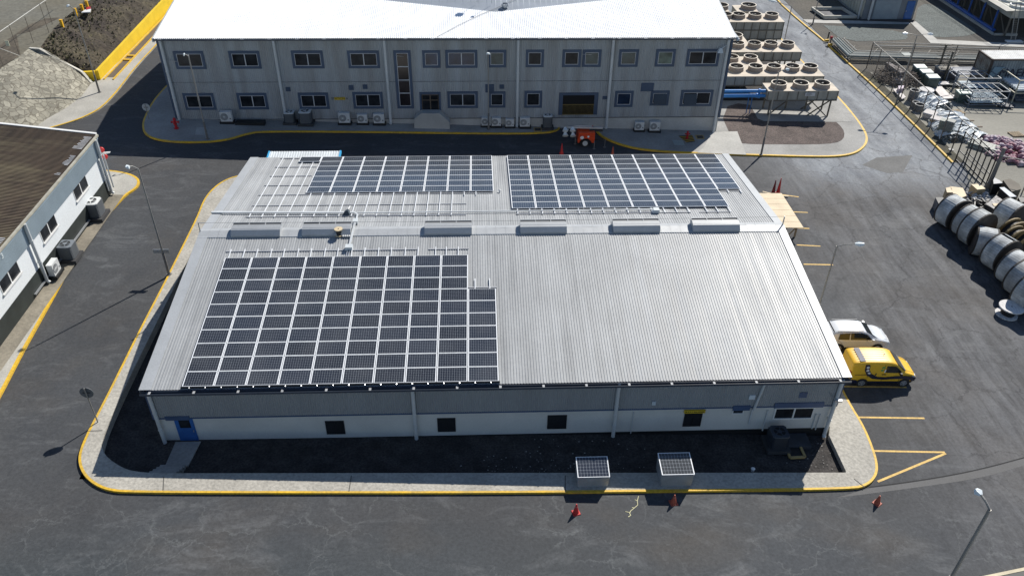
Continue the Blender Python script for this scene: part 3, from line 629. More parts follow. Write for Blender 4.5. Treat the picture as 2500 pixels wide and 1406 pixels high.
for i in range(10):
    for j in range(10 if i<9 else 7):
        top=10-j if i<9 else 7-j
        lab=f'dark solar panel, {nth(9-j)} row down, {nth(i)} column from left, front roof slope array' if i<9 else f'dark solar panel, {nth(top-1)} down in the short extra column of the front array'
        put(0,(i+.5)*PC,VF-(j+.5)*PR,True,lab,'solar panels of the front array')
for i in range(10):
    for j in range(10 if i<9 else 7):
        lab=f'bluish solar panel, {nth(j)} row down, {nth(i)} column from left, right-hand rear array' if i<9 else f'bluish solar panel, {nth(j)} down in the short last column, right-hand rear array'
        put(1,XR+(i+.5)*PC,VB-(j+.5)*PR,False,lab,'solar panels of the right-hand rear array')
for i in range(8):
    for j in range(7): put(1,XL+(i+.5)*PC,VB-(j+.5)*PR,False,f'bluish solar panel, {nth(j)} row down, {nth(i)} column from left, left-hand rear array','solar panels of the left-hand rear array')
put(1,XL-.5*PC,VB-.5*PR,False,'single solar panel sticking out at the top left corner over bare rails','solar panels of the left-hand rear array')
# mounting rails
XRAIL=mat('cross_rail_grey',(.42,.43,.45),r=.5,m=.2,var=.08); RAIL=mat('rail_aluminium',(.78,.80,.82),r=.5,m=.05,var=.05)
def rack(label,front,vr,hr,grp='solar mounting racks'):
    """vr: (u,v0,v1) rails up the slope; hr: (u0,u1,v) purlin rails"""
    Fn=RF if front else RB; c=Fn((hr[0][0]+hr[0][1])/2,hr[0][2],H0); t=thing('mounting_rack',label,'mounting rack',tuple(c),0,grp); sg=-1 if front else 1
    nrm=Fn(0,0,1)-Fn(0,0,0)
    for u,v0,v1 in vr: m=M(); m.bar(Fn(u,v0,-.065),Fn(u,v1,-.065),.05,.05,upv=nrm); m.build('slope_rail',RAIL,t)
    for u0_,u1_,v in hr: m=M(); m.bar(Fn(u0_,v,-.108),Fn(u1_,v,-.108),.07,.045,upv=nrm); m.build('cross_rail',XRAIL,t)
    m=M()
    for u0_,u1_,v in hr:
        k=max(2,int((u1_-u0_)/.8))
        for i in range(k+1): u=u0_+.1+(u1_-u0_-.2)*i/k; m.bar(Fn(u,v+.03,-.16),Fn(u,v+.03,-.09),.03,.03)
    m.build('rail_foot',GALV,t)
_,vt=inv(800,606,1,-.06); _,vh=inv(800,611,1,-.1)
vr=[((k+.27 if k%2 else k+.23)*PC/2*1.0,VF-10*PR+.2,vt) for k in range(0,15)]+[((k+.25)*PC/2,VF-10*PR+.2,vt) for k in (15.3,16.1,17)]
rack('bare ends of rails standing out above the top edge of the front solar array',True,vr,[(-.1,PC*7.05,vh),(PC*7.5,PC*9.02,vh)])
_,v7=inv(1180,680,1,-.06); _,v8=inv(1180,701,1,-.1)
rack('two short bare rails above the extra column at the right of the front array',True,[(PC*9.25,VF-7*PR+.2,v7),(PC*9.78,VF-7*PR+.2,v7)],[(PC*9,PC*10.03,v8)])
# front lower edge: row of bright rail end caps
t=thing('mounting_rack','dark rail with bright end caps under the lower edge of the front array','mounting rack',tuple(RF(8,VF,H0)),0,'solar mounting racks')
m=M(); m.bar(RF(-.05,VF+.02,-.075),RF(PC*10+.05,VF+.02,-.075),.03,.13); m.build('cross_rail',DARK,t)
m=M()
for k in range(20): u=(k+.45)*PC/2+.02; m.cyl(RF(u,VF+.03,-.05),RF(u,VF+.10,-.05),.036,.036,8)
m.build('rail_foot',ALU,t)
# rear-left rack
us=[]; 
def uv(px,py,h=-.06): return inv(px,py,-1,h)
def zq(a,b_): return 480+a/3.378,360+b_/3.378
hr=[]
for (a,b_,c_) in ((690,92,850),(648,163,990),(605,237,950),(557,315,930),(508,393,2440),(457,481,2225),(402,573,2222)):
    u0_,v=uv(*zq(a,b_),-.1); u1_,_=uv(*zq(c_,b_-(c_-a)*.0075),-.1); hr.append((u0_,u1_,v))
vend=hr[-1][2]-.12
vr=[(XL-PC*2+.3+PC/2*k,VB-.05 if k<2 else VB-1.0,vend) for k in range(4)]+[(XL+.38+PC/2*k,VB-6.9*PR,vend) for k in range(13)]+[(XL+.38+PC/2*k,VB-6.9*PR,VB-7.6*PR) for k in (13,14)]
rack('wide lattice of bare rails around the left-hand rear solar array',False,vr,hr)
def z2(a,b_): return 1180+a/3.205,360+b_/3.205
u0_,v=uv(*z2(255,520),-.1); u1_,_=uv(*z2(1625,508),-.1); u2_,_=uv(*z2(1690,505),-.1); u3_,_=uv(*z2(1925,505),-.1)
rack('ladder of bare rails below the long edge of the right-hand rear array',False,[(XR+.38+PC/2*k,VB-9.9*PR,v-.12) for k in range(15)]+[(XR+.2+PC/2*k,VB-9.9*PR,v-.12) for k in (15.7,16.6,17.6)],[(u0_,u1_,v),(u2_,u3_,v)])
u0_,v=uv(*z2(1855,340),-.1); u1_,_=uv(*z2(2020,338),-.1)
rack('short pair of bare rails below the last column of the right-hand rear array',False,[(u0_+.5,VB-6.9*PR,v-.45),(u0_+1.4,VB-6.9*PR,v-.45)],[(u0_,u1_,v)])
# cable tray across the rear slope and down over the ridge
def rp(px,py,h,side=-1): u,v=inv(px,py,side,h); return (RB if side<0 else RF)(u,v,h)
ct=thing('cable_tray','long pale cable tray crossing the rear roof slope and turning down over the ridge','cable tray',tuple(rp(870,520,H0)))
m=M(); a=rp(515,517,0); b_=rp(868,518,0); c=rp(1700,512,0)
m.bar(rp(516,518,-.02),rp(866,519,-.02),.16,.07); m.bar(rp(866,519.5,-.02),rp(1600,511,-.02),.07,.06); 
k1=rp(873,524,-.02); k2=rp(868,548,.0); m.bar(rp(864,518,-.02),k1,.12,.07); m.bar(k1,rp(869,540,-.02),.11,.07); m.build('tray',mat('tray_paint',(.66,.68,.68),r=.4,m=.2),ct)
m=M(); j1=rp(868,541,0); m.bar(rp(868,544,.02),rp(861,562,.16),.11,.07); m.bar(rp(861,562,.14),rp(853,600,-.03,1),.12,.08); m.build('tray',mat('tray_paint',(.66,.68,.68)),ct)
JB=mat('box_paint',(.62,.66,.67),r=.45); m=M(); m.box(j1.x-.15,j1.x+.15,j1.y-.2,j1.y+.2,j1.z-.1,j1.z+.12); j2=rp(852,604,0,1); m.build('junction_box',JB,ct); m=M(); m.box(j2.x-.22,j2.x+.22,j2.y-.2,j2.y+.2,j2.z-.12,j2.z+.12); j3=rp(1602,515,0); m.build('junction_box',JB,ct); m=M(); m.box(j3.x-.2,j3.x+.2,j3.y-.15,j3.y+.2,j3.z-.1,j3.z+.14); m.build('junction_box',JB,ct)
m=M(); 
for d_ in (-.05,.08): m.bar(RF(j2.x+d_,inv(852,606,1,0)[1],-.05),RF(j2.x+d_-.05,VF-10*PR-.02,-.03),.05,.05)
m.build('conduit',ALU,ct)
# cable reel on the roof
q=rp(828,574,H0+.04,1); cr=thing('cable_reel','small pale timber cable reel standing on the roof below a ridge vent','cable reel',tuple(q))
WOOD=mat('pale_timber',(.62,.50,.32),r=.75,var=.12,sc=3); m=M()
m.cyl((0,0,.0),(0,0,.05),.26,.26,20); m.build('flange',WOOD,cr,world=False); m=M(); m.cyl((0,0,.42),(0,0,.47),.26,.26,20); m.build('flange',WOOD,cr,world=False)
m=M(); m.cyl((0,0,.05),(0,0,.42),.17,.17,16); m.build('cable',BLACK,cr,world=False); m=M(); m.cyl((0,0,.465),(0,0,.475),.045,.045,10); m.build('hub_hole',BLACK,cr,world=False)
# offcuts
q=rp(847,574,H0+.06,1); m=M()
for k in range(4): m.hull8([(q.x-.25+.13*k,q.y-.22,q.z),(q.x-.16+.13*k,q.y-.22,q.z),(q.x-.16+.13*k,q.y+.2,q.z+.05),(q.x-.25+.13*k,q.y+.2,q.z+.05)],[(q.x-.25+.13*k,q.y-.22,q.z+.06),(q.x-.16+.13*k,q.y-.22,q.z+.06),(q.x-.16+.13*k,q.y+.2,q.z+.11),(q.x-.25+.13*k,q.y+.2,q.z+.11)])
tag(m.build('sheet_offcut',WHITE),'small white ribbed sheet offcut lying on the roof beside the cable reel','offcut')
q=rp(846,521,H0+.1); m=M(); m.hull8([(q.x-.28,q.y-.25,q.z-.08),(q.x+.3,q.y-.3,q.z-.08),(q.x+.25,q.y+.2,q.z-.03),(q.x-.15,q.y+.22,q.z-.03)],[(q.x-.1,q.y-.12,q.z+.22),(q.x+.12,q.y-.15,q.z+.3),(q.x+.12,q.y+.1,q.z+.3),(q.x-.05,q.y+.1,q.z+.2)]); tag(m.build('tool_bag',mat('dark_canvas',(.05,.07,.09),r=.8)),'crumpled dark blue bag on the rear slope rails beside the cable tray bend','bag')
a=rp(855,503,-.05); b_=rp(849,513,-.05); m=M(); m.bar(a,b_,.09,.03); tag(m.build('spare_rail',WHITE),'short bright white rail piece lying loose on the rear slope above the tool bag','rail piece')
# second loose roof cowl
q=rp(1220,470,H0); m=M(); m.cyl((q.x,q.y,q.z),(q.x,q.y,q.z+.18),.05,.05,8); m.cyl((q.x,q.y,q.z+.18),(q.x,q.y,q.z+.24),.11,.05,10); tag(m.build('roof_cowl',WHITE),'tiny white cowl on the bare roof strip between the two rear arrays','cowl')
# ridge wire with end posts
lw=thing('ridge_wire','thin wire strung along the ridge between two low end posts','wire',tuple(RF(XA,0,H0))); m=M()
for x in (XA+.05,XB-.1): m.bar((x,0,ZR-.1),(x,0,ZR+.55),.06)
m.bar((XA+.05,.0,ZR+.52),(XA+.5,.0,ZR+.52),.03); m.build('post',GALV,lw)
m=M(); m.tube([(XA+.05+(XB-XA-.15)*i/12,0,ZR+.52-.08*sin(math.pi*i/12)) for i in range(13)],.008,4); m.build('wire',DARK,lw)
# ================= far two-storey building =================
FY=26.67; FX0,FX1=-12.45,38.35; FE=8.87; FS=.15
WHROOF=roofmat('white_metal_roof',(.93,.95,.96),.45,0,.03)
CLAD2=mat('weathered_wall_cladding',(.385,.41,.43),r=.6,m=.0,var=.22,sc=.7,stretch=(1.6,1,.12),fine=.08,c2=(.285,.29,.285))
fb=thing('office_building','two-storey grey corrugated building with white roof and blue-framed windows behind the workshop','building',(13,36,.2))
yv=lambda u:min(38.2,31.3+.225*abs(u-17.2))
def FF(u,t,h): y=26.42+t*(yv(u)-26.42); return V((u,y-h*FS,FE+.06+(y-26.42)*FS+h))
m=M(); m.corr(FX0-.2,FX1+.25,.17,.03,FF,prof,nt=3); m.build('roof',WHROOF,fb)
m=M(); z1=FF(17.2,1,0).z
pts=[]
for sgn in (-1,1):
    xe=FX0-.2 if sgn<0 else FX1+.25; B=FF(xe,1,0); n=40
    for i in range(n):
        a=17.2+(xe-17.2)*i/n; b_=17.2+(xe-17.2)*(i+1)/n
        pa=FF(a,1,0)-V((0,.06,.02)); pb=FF(b_,1,0)-V((0,.06,.02)); C=V((17.2,48,z1+2.6)); D=V((xe,48,9.2))
        ca=C.lerp(D,i/n); cb=C.lerp(D,(i+1)/n); m.q(pa,pb,cb,ca)
m.build('rear_roof',mat('rear_roof_grey',(.27,.30,.34),r=.5,m=.3,var=.08,sc=.5),fb)
m=M()
for x in (FX0-.26,FX1+.25):
    m.q((x,26.4,FE+.1),(x,38.2,FE+.1+11.8*FS),(x,38.2,FE-.2+11.8*FS),(x,26.4,FE-.2)); m.box(x-.02,x+.16,26.4,26.5,FE-.25,FE+.1)
m.box(FX1+.25,FX1+.5,26.3,48,FE-.18,FE-.02)
m.build('barge_flashing',mat('pale_flashing',(.5,.54,.57),r=.45),fb)
m=M(); m.box(FX0+.05,FX1-.05,FY+.08,47.5,-1.2,FE-.1)
m.hull8([(FX0+.05,FY+.08,FE-.1),(FX1-.05,FY+.08,FE-.1),(FX1-.05,47.5,FE-.1),(FX0+.05,47.5,FE-.1)],[(FX0+.05,38,FE+1.5),(FX1-.05,38,FE+1.5),(FX1-.05,38.3,FE+1.5),(FX0+.05,38.3,FE+1.5)])
m.build('wall',mat('far_plinth',(.50,.50,.48),r=.85,var=.08),fb)
ZF=1.27; FC=FY
m=M(); m.corr(FX0,FX1,.165,.035,lambda u,t,h:V((u,FC+.03-h,ZF+(FE-.05-ZF)*t)),((0,0),(.3,.5),(.5,1),(.8,.5))); m.build('cladding',CLAD2,fb)
for xx,s in ((FX0,-1),(FX1,1)):
    m=M(); m.corr(FY,47.5,.085,.02,lambda u,t,h:V((xx+s*h,u,ZF+(FE-.2-ZF)*t)),((0,0),(.3,.5),(.5,1),(.8,.5))); m.build('side_cladding',CLAD2,fb)
BL2=mat('far_blue_trim',(.055,.085,.14),r=.55,var=.1)
for xa_,xb_ in ((FX0-.05,FX0+.16),(FX1-.16,FX1+.06)): m=M(); m.box(xa_,xb_,FC-.05,FC+.4,ZF-.1,FE-.05); m.build('corner_trim',BL2,fb)
m=M(); m.box(FX0,FX1,FC-.035,FC-.0,ZF-.06,ZF+.0); m.box(FX0,FX1,FC-.025,FC+.01,4.85,4.875); m.build('joint_flashing',mat('joint_grey',(.12,.125,.13),r=.6),fb)
m=M(); m.box(FX0-.15,FX1+.2,26.28,26.44,FE-.1,FE+.02); m.build('gutter',mat('gutter_dark_blue',(.045,.06,.085)),fb)
for i in range(22):
    x=FX0+.4+i*2.36; m=M(); m.box(x-.16,x+.16,26.27,26.46,FE+.023,FE+.04); m.build('gutter_bracket',GALV,fb)
zA=lambda q:(360+q[0]/3.378,60+q[1]/3.378); zB=lambda q:(1050+q[0]/3.378,60+q[1]/3.378)
def fwin(tl,br,Z,mull,bw=.24,panes=1,glass=GLASS,hmull=0):
    a=ony(*Z(tl),FC-.03); b_=ony(*Z(br),FC-.03); x0,x1,z0,z1=a.x,b_.x,b_.z,a.z
    m=M(); y0,y1=FC-.05,FC+.02
    m.box(x0-bw,x1+bw,y0,y1,z1,z1+bw); m.box(x0-bw,x1+bw,y0,y1,z0-bw,z0); m.box(x0-bw,x0,y0,y1,z0,z1); m.box(x1,x1+bw,y0,y1,z0,z1)
    o=m.build('window',BL2,fb); m=M(); f=.045; y0,y1=FC-.04,FC+.0
    m.box(x0,x1,y0,y1,z1-f,z1); m.box(x0,x1,y0,y1,z0,z0+f); m.box(x0,x0+f,y0,y1,z0+f,z1-f); m.box(x1-f,x1,y0,y1,z0+f,z1-f)
    for k in range(mull): xm=x0+(x1-x0)*(k+1)/(mull+1); m.box(xm-.04,xm+.04,y0,y1,z0+f,z1-f)
    for k in range(hmull): zm=z0+(z1-z0)*(k+1)/(hmull+1); m.box(x0+f,x1-f,y0,y1,zm-.04,zm+.04)
    m.build('frame',mat('frame_grey',(.5,.51,.53),r=.5),o)
    g=M(); g.q((x0+f,FC-.022,z0+f),(x1-f,FC-.022,z0+f),(x1-f,FC-.022,z1-f),(x0+f,FC-.022,z1-f)); g.build('pane',glass,o)
    return o
GB=mat('blue_glass',(.02,.035,.07),r=.12,var=.4,sc=.8); GR=mat('teal_reflecting_glass',(.035,.06,.065),r=.15,var=.4,sc=1.2); GW=mat('bright_curtain_glass',(.10,.14,.12),r=.2,var=.5,sc=1.2); GBR=mat('brown_glass',(.028,.022,.024),r=.15,var=.3)
for tl,br,mu_,g in (((234,244),(461,348),1,GLASS),((690,243),(919,345),1,GLASS),((1206,240),(1436,342),1,GLASS),((1669,240),(1896,341),1,GLASS),((2287,238),(2395,338),0,GB),((312,590),(545,685),1,GLASS),((757,588),(978,681),1,GLASS),((1262,585),(1480,678),1,GLASS),((1712,580),(1925,675),1,GLASS)): fwin(tl,br,zA,mu_,glass=g)
fwin((2050,238),(2176,673),zA,0,hmull=3,glass=GBR)
for tl,br,mu_,g in (((148,235),(368,338),1,GB),((498,235),(605,335),0,GR),((812,233),(915,333),0,GLASS),((1115,232),(1220,332),0,GLASS),((1282,232),(1385,331),0,GR),((1582,230),(1690,330),0,GR),((1888,228),(1992,328),0,GW),((2145,227),(2353,327),1,GLASS),((163,575),(373,670),1,GLASS),((503,575),(600,667),0,GLASS),((800,570),(900,668),0,GLASS),((1548,570),(1648,662),0,GB),((1843,568),(1943,650),0,GLASS),((2093,563),(2300,655),1,GLASS)): fwin(tl,br,zB,mu_,glass=g)
# tilted-out casements
for tl,br in (((1845,600),(1943,650)),((2093,600),(2190,655))):
    a=ony(*zB(tl),FC-.05); b_=ony(*zB(br),FC-.05); m=M(); m.hull8([(a.x,FC-.32,b_.z),(b_.x,FC-.32,b_.z),(b_.x,FC-.29,b_.z),(a.x,FC-.29,b_.z)],[(a.x,FC-.07,a.z+.3),(b_.x,FC-.07,a.z+.3),(b_.x,FC-.04,a.z+.3),(a.x,FC-.04,a.z+.3)]); m.build('casement',mat('casement_glass',(.03,.045,.07),r=.3,spec=.3),fb)
# entrance door with transom, loading opening with railing
a=ony(*zA((2262,578)),FC-.03); b_=ony(*zA((2405,728)),FC-.03); x0,x1=a.x,b_.x; z0,z1=1.0,a.z
m=M(); bw=.22; m.box(x0-bw,x1+bw,FC-.05,FC+.02,z1,z1+bw); m.box(x0-bw,x0,FC-.05,FC+.02,z0,z1); m.box(x1,x1+bw,FC-.05,FC+.02,z0,z1); d=m.build('door',BL2,fb)
m=M(); m.box(x0,x1,FC-.03,FC-.005,z0,z1); m.build('pane',GLASS,d)
m=M(); bm_=mat('bronze_frame',(.10,.075,.055),r=.5)
for fx in (0,.5,1): xx=x0+(x1-x0)*fx; m.box(xx-.05,xx+.05,FC-.05,FC-.031,z0,z1)
for zz in (z1-.04,z1-.55,z0+1.1): m.box(x0,x1,FC-.055,FC-.0505,zz-.04,zz+.04)
m.build('frame',bm_,d)
a=ony(*zB((1097,585)),FC-.03); b_=ony(*zB((1345,745)),FC-.03); x0,x1,z0,z1=a.x,b_.x,b_.z,a.z
m=M(); bw=.35; m.box(x0-bw,x1+bw,FC-.05,FC+.02,z1,z1+bw*.7); m.box(x0-bw,x0,FC-.05,FC+.02,z0,z1); m.box(x1,x1+bw,FC-.05,FC+.02,z0,z1); d=m.build('loading_opening',BL2,fb)
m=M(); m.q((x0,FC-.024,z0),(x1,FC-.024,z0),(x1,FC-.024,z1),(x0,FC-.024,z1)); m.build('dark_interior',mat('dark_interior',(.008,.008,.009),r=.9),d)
m=M(); ry=mat('railing_paint',(.20,.14,.04),r=.6)
m.box(x0,x1,FC-.07,FC-.03,z0+1.0,z0+1.06); m.box(x0,x1,FC-.07,FC-.03,z0+.02,z0+.08)
k=26
for i in range(k+1): xx=x0+.03+(x1-x0-.06)*i/k; m.box(xx-.012,xx+.012,FC-.068,FC-.034,z0+.08,z0+1.0)
m.build('railing',ry,d)
for tl,br,Z in (((1138,518),(1183,553),zA),((1658,502),(1703,542),zA),((1775,498),(1815,533),zA),((455,495),(528,562),zB),((572,497),(610,532),zB),((1423,592),(1460,617),zB),((1743,485),(1840,552),zB)):
    a=ony(*Z(tl),FC-.03); b_=ony(*Z(br),FC-.03); m=M(); 
    m.box(a.x,b_.x,FC-.05,FC-.02,b_.z,a.z)
    nn=5
    for k in range(nn): zz=b_.z+(a.z-b_.z)*(k+.5)/nn; m.box(a.x+.03,b_.x-.03,FC-.075,FC-.0505,zz-.03,zz+.02)
    m.build('louvre',BL2,fb)
for t,b_,Z in (((95,124),(270,800),zA),((1032,122),(1147,803),zA),((1950,118),(2007,818),zA),((727,114),(718,843),zB),((1516,114),(1452,855),zB),((2474,108),(2330,898),zB)):
    q=(*Z(t),*Z(b_)); downpipe(*q,r=.13,parent=fb,y=FC-.22)
for (x_,z_,l) in ((-11.9,6.9,1.2),(8.2,7.3,.9),(24.9,7.4,1.0),(25.1,5.6,.7)): m=M(); m.bar((x_,FC-.12,z_),(x_+l*.8,FC-.5,z_+.1),.03); m.build('bracket',GALV,fb)
a=ony(*zA((1540,602)),FC-.07); b_=ony(*zA((1632,624)),FC-.07); m=M(); m.box(a.x,b_.x,FC-.08,FC-.03,b_.z,a.z); sg=m.build('sign',mat('sign_yellow',(.62,.43,.03)),fb)
cx_,cz_=(a.x+b_.x)/2,(a.z+b_.z)/2
text('STATION A',.30,mat('sign_black',(.03,.02,.01)),'lettering',sg,Matrix.Translation((cx_,FC-.083,cz_))@Matrix.Rotation(rad(90),4,'X')@Matrix.Scale(.98,4),world=True)
q=ony(1758,88+28,FC-.1); m=M(); m.bar((q.x+.6,FC-.05,q.z+.15),(q.x,FC-.45,q.z),.05); m.hull8([(q.x-.28,FC-.65,q.z-.35),(q.x+.2,FC-.65,q.z-.35),(q.x+.2,FC-.3,q.z-.3),(q.x-.28,FC-.3,q.z-.3)],[(q.x-.15,FC-.55,q.z+.05),(q.x+.1,FC-.55,q.z+.05),(q.x+.1,FC-.4,q.z+.05),(q.x-.15,FC-.4,q.z+.05)]); m.build('floodlight',mat('pale_fitting',(.6,.66,.7)),fb)
# cables and shadows of a roof aerial
def fr(px,py,h=.05):
    d_=ray(px,py); n=V((0,-FS,1)); P0=V((0,26.42,FE+.1+h)); t=(P0-CAM).dot(n)/d_.dot(n); return CAM+d_*t
ca=thing('roof_cable','thin grey cable slung diagonally across the white roof of the far building','cable',tuple(fr(1065,90))); m=M()
m.tube([fr(1066,91),fr(1080,84),fr(1120,62),fr(1170,38),fr(1225,15),fr(1262,-4)],.022,5); m.build('cable',mat('cable_grey',(.28,.27,.26),r=.7),ca)
ae=thing('roof_aerial','small grey cowl with stays at the notch of the white roof','cowl',tuple(fr(1233,15))); q=fr(1233,17); m=M(); m.ring((q.x,q.y,q.z),.26,.34,.05,.3,16); m.cyl((q.x,q.y,q.z-.1),(q.x,q.y,q.z+.1),.2,.2,12); m.build('collar',GALV,ae)
for (px,py,s_) in ((1123,35,.5),(1155,40,.22)):
    q=fr(px,py,0); a2=q+V((.718,.934,1))*2.2*(1 if s_>.3 else 1.1);  # aerial head set up-sun of each spot so its shadow lands there
    m=M(); m.cyl((a2.x,a2.y,FE+.2+(a2.y-26.4)*FS),(a2.x,a2.y,a2.z+.4),.02,.02,6); m.cyl((a2.x-s_*.5,a2.y,a2.z),(a2.x+s_*.5,a2.y,a2.z+.1),s_*.45,s_*.45,10); tag(m.build('roof_antenna',GALV),('larger' if s_>.3 else 'smaller')+' ventilator on a thin mast above the far white roof, near its notch','antenna')
# concrete ramp block in front of the entrance
P_=[ony(px,py,25.75) for px,py in ((1011,314),(1011,291),(1029,277.5),(1073,277.5),(1098,300),(1098,318))]
m=M(); n=len(P_); 
z_=min(p.z for p in P_)-.3
pr=[V((p.x,25.75,max(p.z,z_) if i not in (0,5) else z_)) for i,p in enumerate(P_)]
m.hull8([p for p in pr],[p+V((0,.85,0)) for p in pr]); tag(m.build('entrance_ramp',mat('pale_concrete_wall',(.42,.42,.40),r=.85,var=.08)),'pale concrete stair wall with sloped ends in front of the far building entrance','ramp wall')
# black long planter / base
a=gp(575,305,K); b_=gp(648,304,K); m=M(); m.box(a.x,b_.x,a.y-.1,a.y+.55,a.z-.2,a.z+.22); tag(m.build('equipment_base',BLACK),'long low black plinth against the far wall right of the first air-conditioning unit','plinth')
# ---------------- air conditioning units ----------------
ACW=mat('ac_casing_white',(.62,.63,.62),r=.5,var=.06,sc=2); ACD=mat('ac_casing_dark',(.10,.11,.12),r=.55,var=.15)
GRL=mat('fan_grille',(.20,.21,.215),r=.6)
def make_ac(w_=1.05,h_=.95,d_=.42):
    t=thing('ac_unit','x','air conditioner'); m=M(); m.box(-w_/2,w_/2,-d_/2,d_/2,.2,.2+h_); m.box(-w_/2+.02,-w_/2+.12,-d_/2-.0,-d_/2+.05,.15,.2); m.build('casing',ACW,t,world=False)
    m=M(); m.ring((0,0,0),0,0,0,0,3); m=M()
    cx=-w_*.14; cz=.2+h_*.5; r=h_*.36
    m.cyl((cx,-d_/2-.025,cz),(cx,-d_/2+.01,cz),r,r,22)
    g=m.build('fan_grille',GRL,t,world=False); m=M(); m.cyl((cx,-d_/2-.035,cz),(cx,-d_/2-.026,cz),r*.24,r*.24,12)
    for k in range(8): a=math.pi*k/8; m.bar((cx-r*cos(a),-d_/2-.03,cz-r*sin(a)),(cx+r*cos(a),-d_/2-.03,cz+r*sin(a)),.012)
    m.build('hub',ACW,g,world=False)
    m=M(); m.box(w_*.30,w_*.42,-d_/2-.012,-d_/2,.2+h_*.25,.2+h_*.36); m.build('valve_cover',ACD,t,world=False)
    m=M(); m.box(-w_/2-.1,w_/2+.12,-d_/2-.15,d_/2+.1,0,.2); m.build('base',BLACK,t,world=False); return t
def make_cond(s=1,casing=ACD,top=ACW):
    t=thing('condenser_unit','x','condenser'); w_=.5*s; h_=.95*s; m=M(); ch=.12*s
    ring=[(-w_+ch,-w_),(w_-ch,-w_),(w_,-w_+ch),(w_,w_-ch),(w_-ch,w_),(-w_+ch,w_),(-w_,w_-ch),(-w_,-w_+ch)]
    m.hull8([(x,y,.22) for x,y in ring],[(x,y,.22+h_) for x,y in ring]); m.build('casing',casing,t,world=False)
    m=M(); m.hull8([(x*1.03,y*1.03,.22+h_+.001) for x,y in ring],[(x*1.0,y*1.0,.27+h_) for x,y in ring]); m.build('lid',top,t,world=False)
    m=M(); m.cyl((0,0,.27+h_),(0,0,.275+h_),w_*.72,w_*.72,24); g=m.build('fan_opening',BLACK,t,world=False)
    m=M(); m.ring((0,0,0),w_*.70,w_*.76,.27+h_,.30+h_,24); m.cyl((0,0,.276+h_),(0,0,.30+h_),w_*.26,w_*.26,14)
    for k in range(5): a=2*math.pi*k/5; m.bar((0,0,.285+h_),(w_*.7*cos(a),w_*.7*sin(a),.285+h_),.05*s,.01)
    m.build('fan',top,g,world=False)
    m=M()
    for k in range(9): z=.3+h_*.9*k/9; m.box(-w_-.008,w_+.008,-w_-.008,w_+.008,z,z+.015)
    m.build('louvre',casing,t,world=False)
    m=M(); m.box(-w_-.18,w_+.18,-w_-.18,w_+.18,0,.22); m.build('base',mat('dark_block',(.05,.05,.052),r=.9),t,world=False); return t
ac=make_ac(); acu=0
AL=[('A',612,740,700,822,'white air conditioner standing first from the left along the far wall'),('A',1583,730,1672,832,'white air conditioner right of the dark condensers, largest of three on black blocks'),('A',1735,755,1815,832,'smaller white air conditioner, middle of the three near the third downpipe'),('A',1868,738,1955,835,'white air conditioner just left of the third downpipe of the far wall'),
('B',425,772,500,852,'white air conditioner right behind the lamp post by the far wall'),('B',508,770,585,856,'white air conditioner immediately right of the lamp post at the far wall'),('B',623,780,693,860,'small white air conditioner left of the middle downpipe of the far wall'),('B',740,765,823,862,'large white air conditioner right of the middle downpipe of the far wall'),
('B',1688,800,1762,890,'smaller of two white air conditioners on the right part of the far plinth'),('B',1810,797,1892,895,'larger of two white air conditioners on the right part of the far plinth')]
for Z,x0,y0,x1,y1,lab in AL:
    Zf=zA if Z=='A' else zB; b_=gp(*Zf(((x0+x1)/2,y1)),K); wpx=(x1-x0)/3.378; wm=wpx*(b_-CAM).length/FPX; s=wm/1.05*.98
    if acu==0: o=ac; o.location=(b_.x,b_.y+.3,b_.z); o['label']=lab; o['group']='white air conditioners along the far wall'
    else: o=dup(ac,(b_.x,b_.y+.3,b_.z),0,lab,'white air conditioners along the far wall')
    o.scale=(s,s,s); acu+=1
cn=make_cond(); 
def cond(px,py,s,rz,lab,first=False,grp='top-blowing condenser units',h=K,z=None):
    global cn; b_=gp(px,py,h) if z is None else onz(px,py,z)
    o=cn if first else dup(cn,tuple(b_),rz,lab,grp)
    if first: o.location=b_; o.rotation_euler=(0,0,rz); o['label']=lab; o['group']=grp
    o.scale=(s,s,s); return o
cond(235,530,1.15,0,'pale-topped condenser on a dark block beside the left building, nearer its far corner',True)
o=make_cond(1.0,ACD,mat('ac_lid_mid',(.16,.18,.20),r=.6)); o.location=gp(172,631,K); tag(o,'dark condenser beside the left building, next to the white wall unit','condenser','top-blowing condenser units')
cond(710,300,.9,0,'narrow dark condenser by the second downpipe of the far wall')
cond(749,302,1.05,0,'wider dark condenser under the third lower window of the far wall')
cond(1336,313,1.0,0,'pale condenser at the kerb end left of the loading bay').scale=(.85,.85,1.1)
# condenser in the sunken bed and two ground pads
ACK=mat('ac_casing_black',(.028,.034,.045),r=.6,var=.2); cd_=make_cond(.92,ACK,mat('ac_lid_dark',(.05,.06,.075),r=.6)); cd_.location=onz(1893,1088,-.12); tag(cd_,'big dark condenser in the shaded gravel bed below the large window','condenser','top-blowing condenser units'); cd_.name='condenser_unit'; 
q=onz(1935,1075,-.08); m=M(); m.box(q.x-1.1,q.x+.9,q.y-.5,q.y+.5,q.z-.2,q.z+.06); tag(m.build('ground_pad',mat('dark_pad',(.05,.055,.065),r=.8,var=.3)),'dark stained concrete pad in the shaded gravel beside the big condenser','pad')
q=[onz(px,py,-.12) for px,py in ((1917,1089),(1952,1087),(1965,1116),(1929,1118))]
t=thing('manhole','open inspection pit with an ochre frame in the shaded gravel bed','manhole',tuple(q[0])); m=M()
c=sum(q,V((0,0,0)))/4; 
for i in range(4): m.bar(q[i]+V((0,0,.03)),q[(i+1)%4]+V((0,0,.03)),.13,.1)
m.build('frame',mat('ochre_frame',(.42,.30,.12),r=.7),t); m=M(); m.q(*[p+V((0,0,.0)) for p in q]); m.build('cover',BLACK,t)
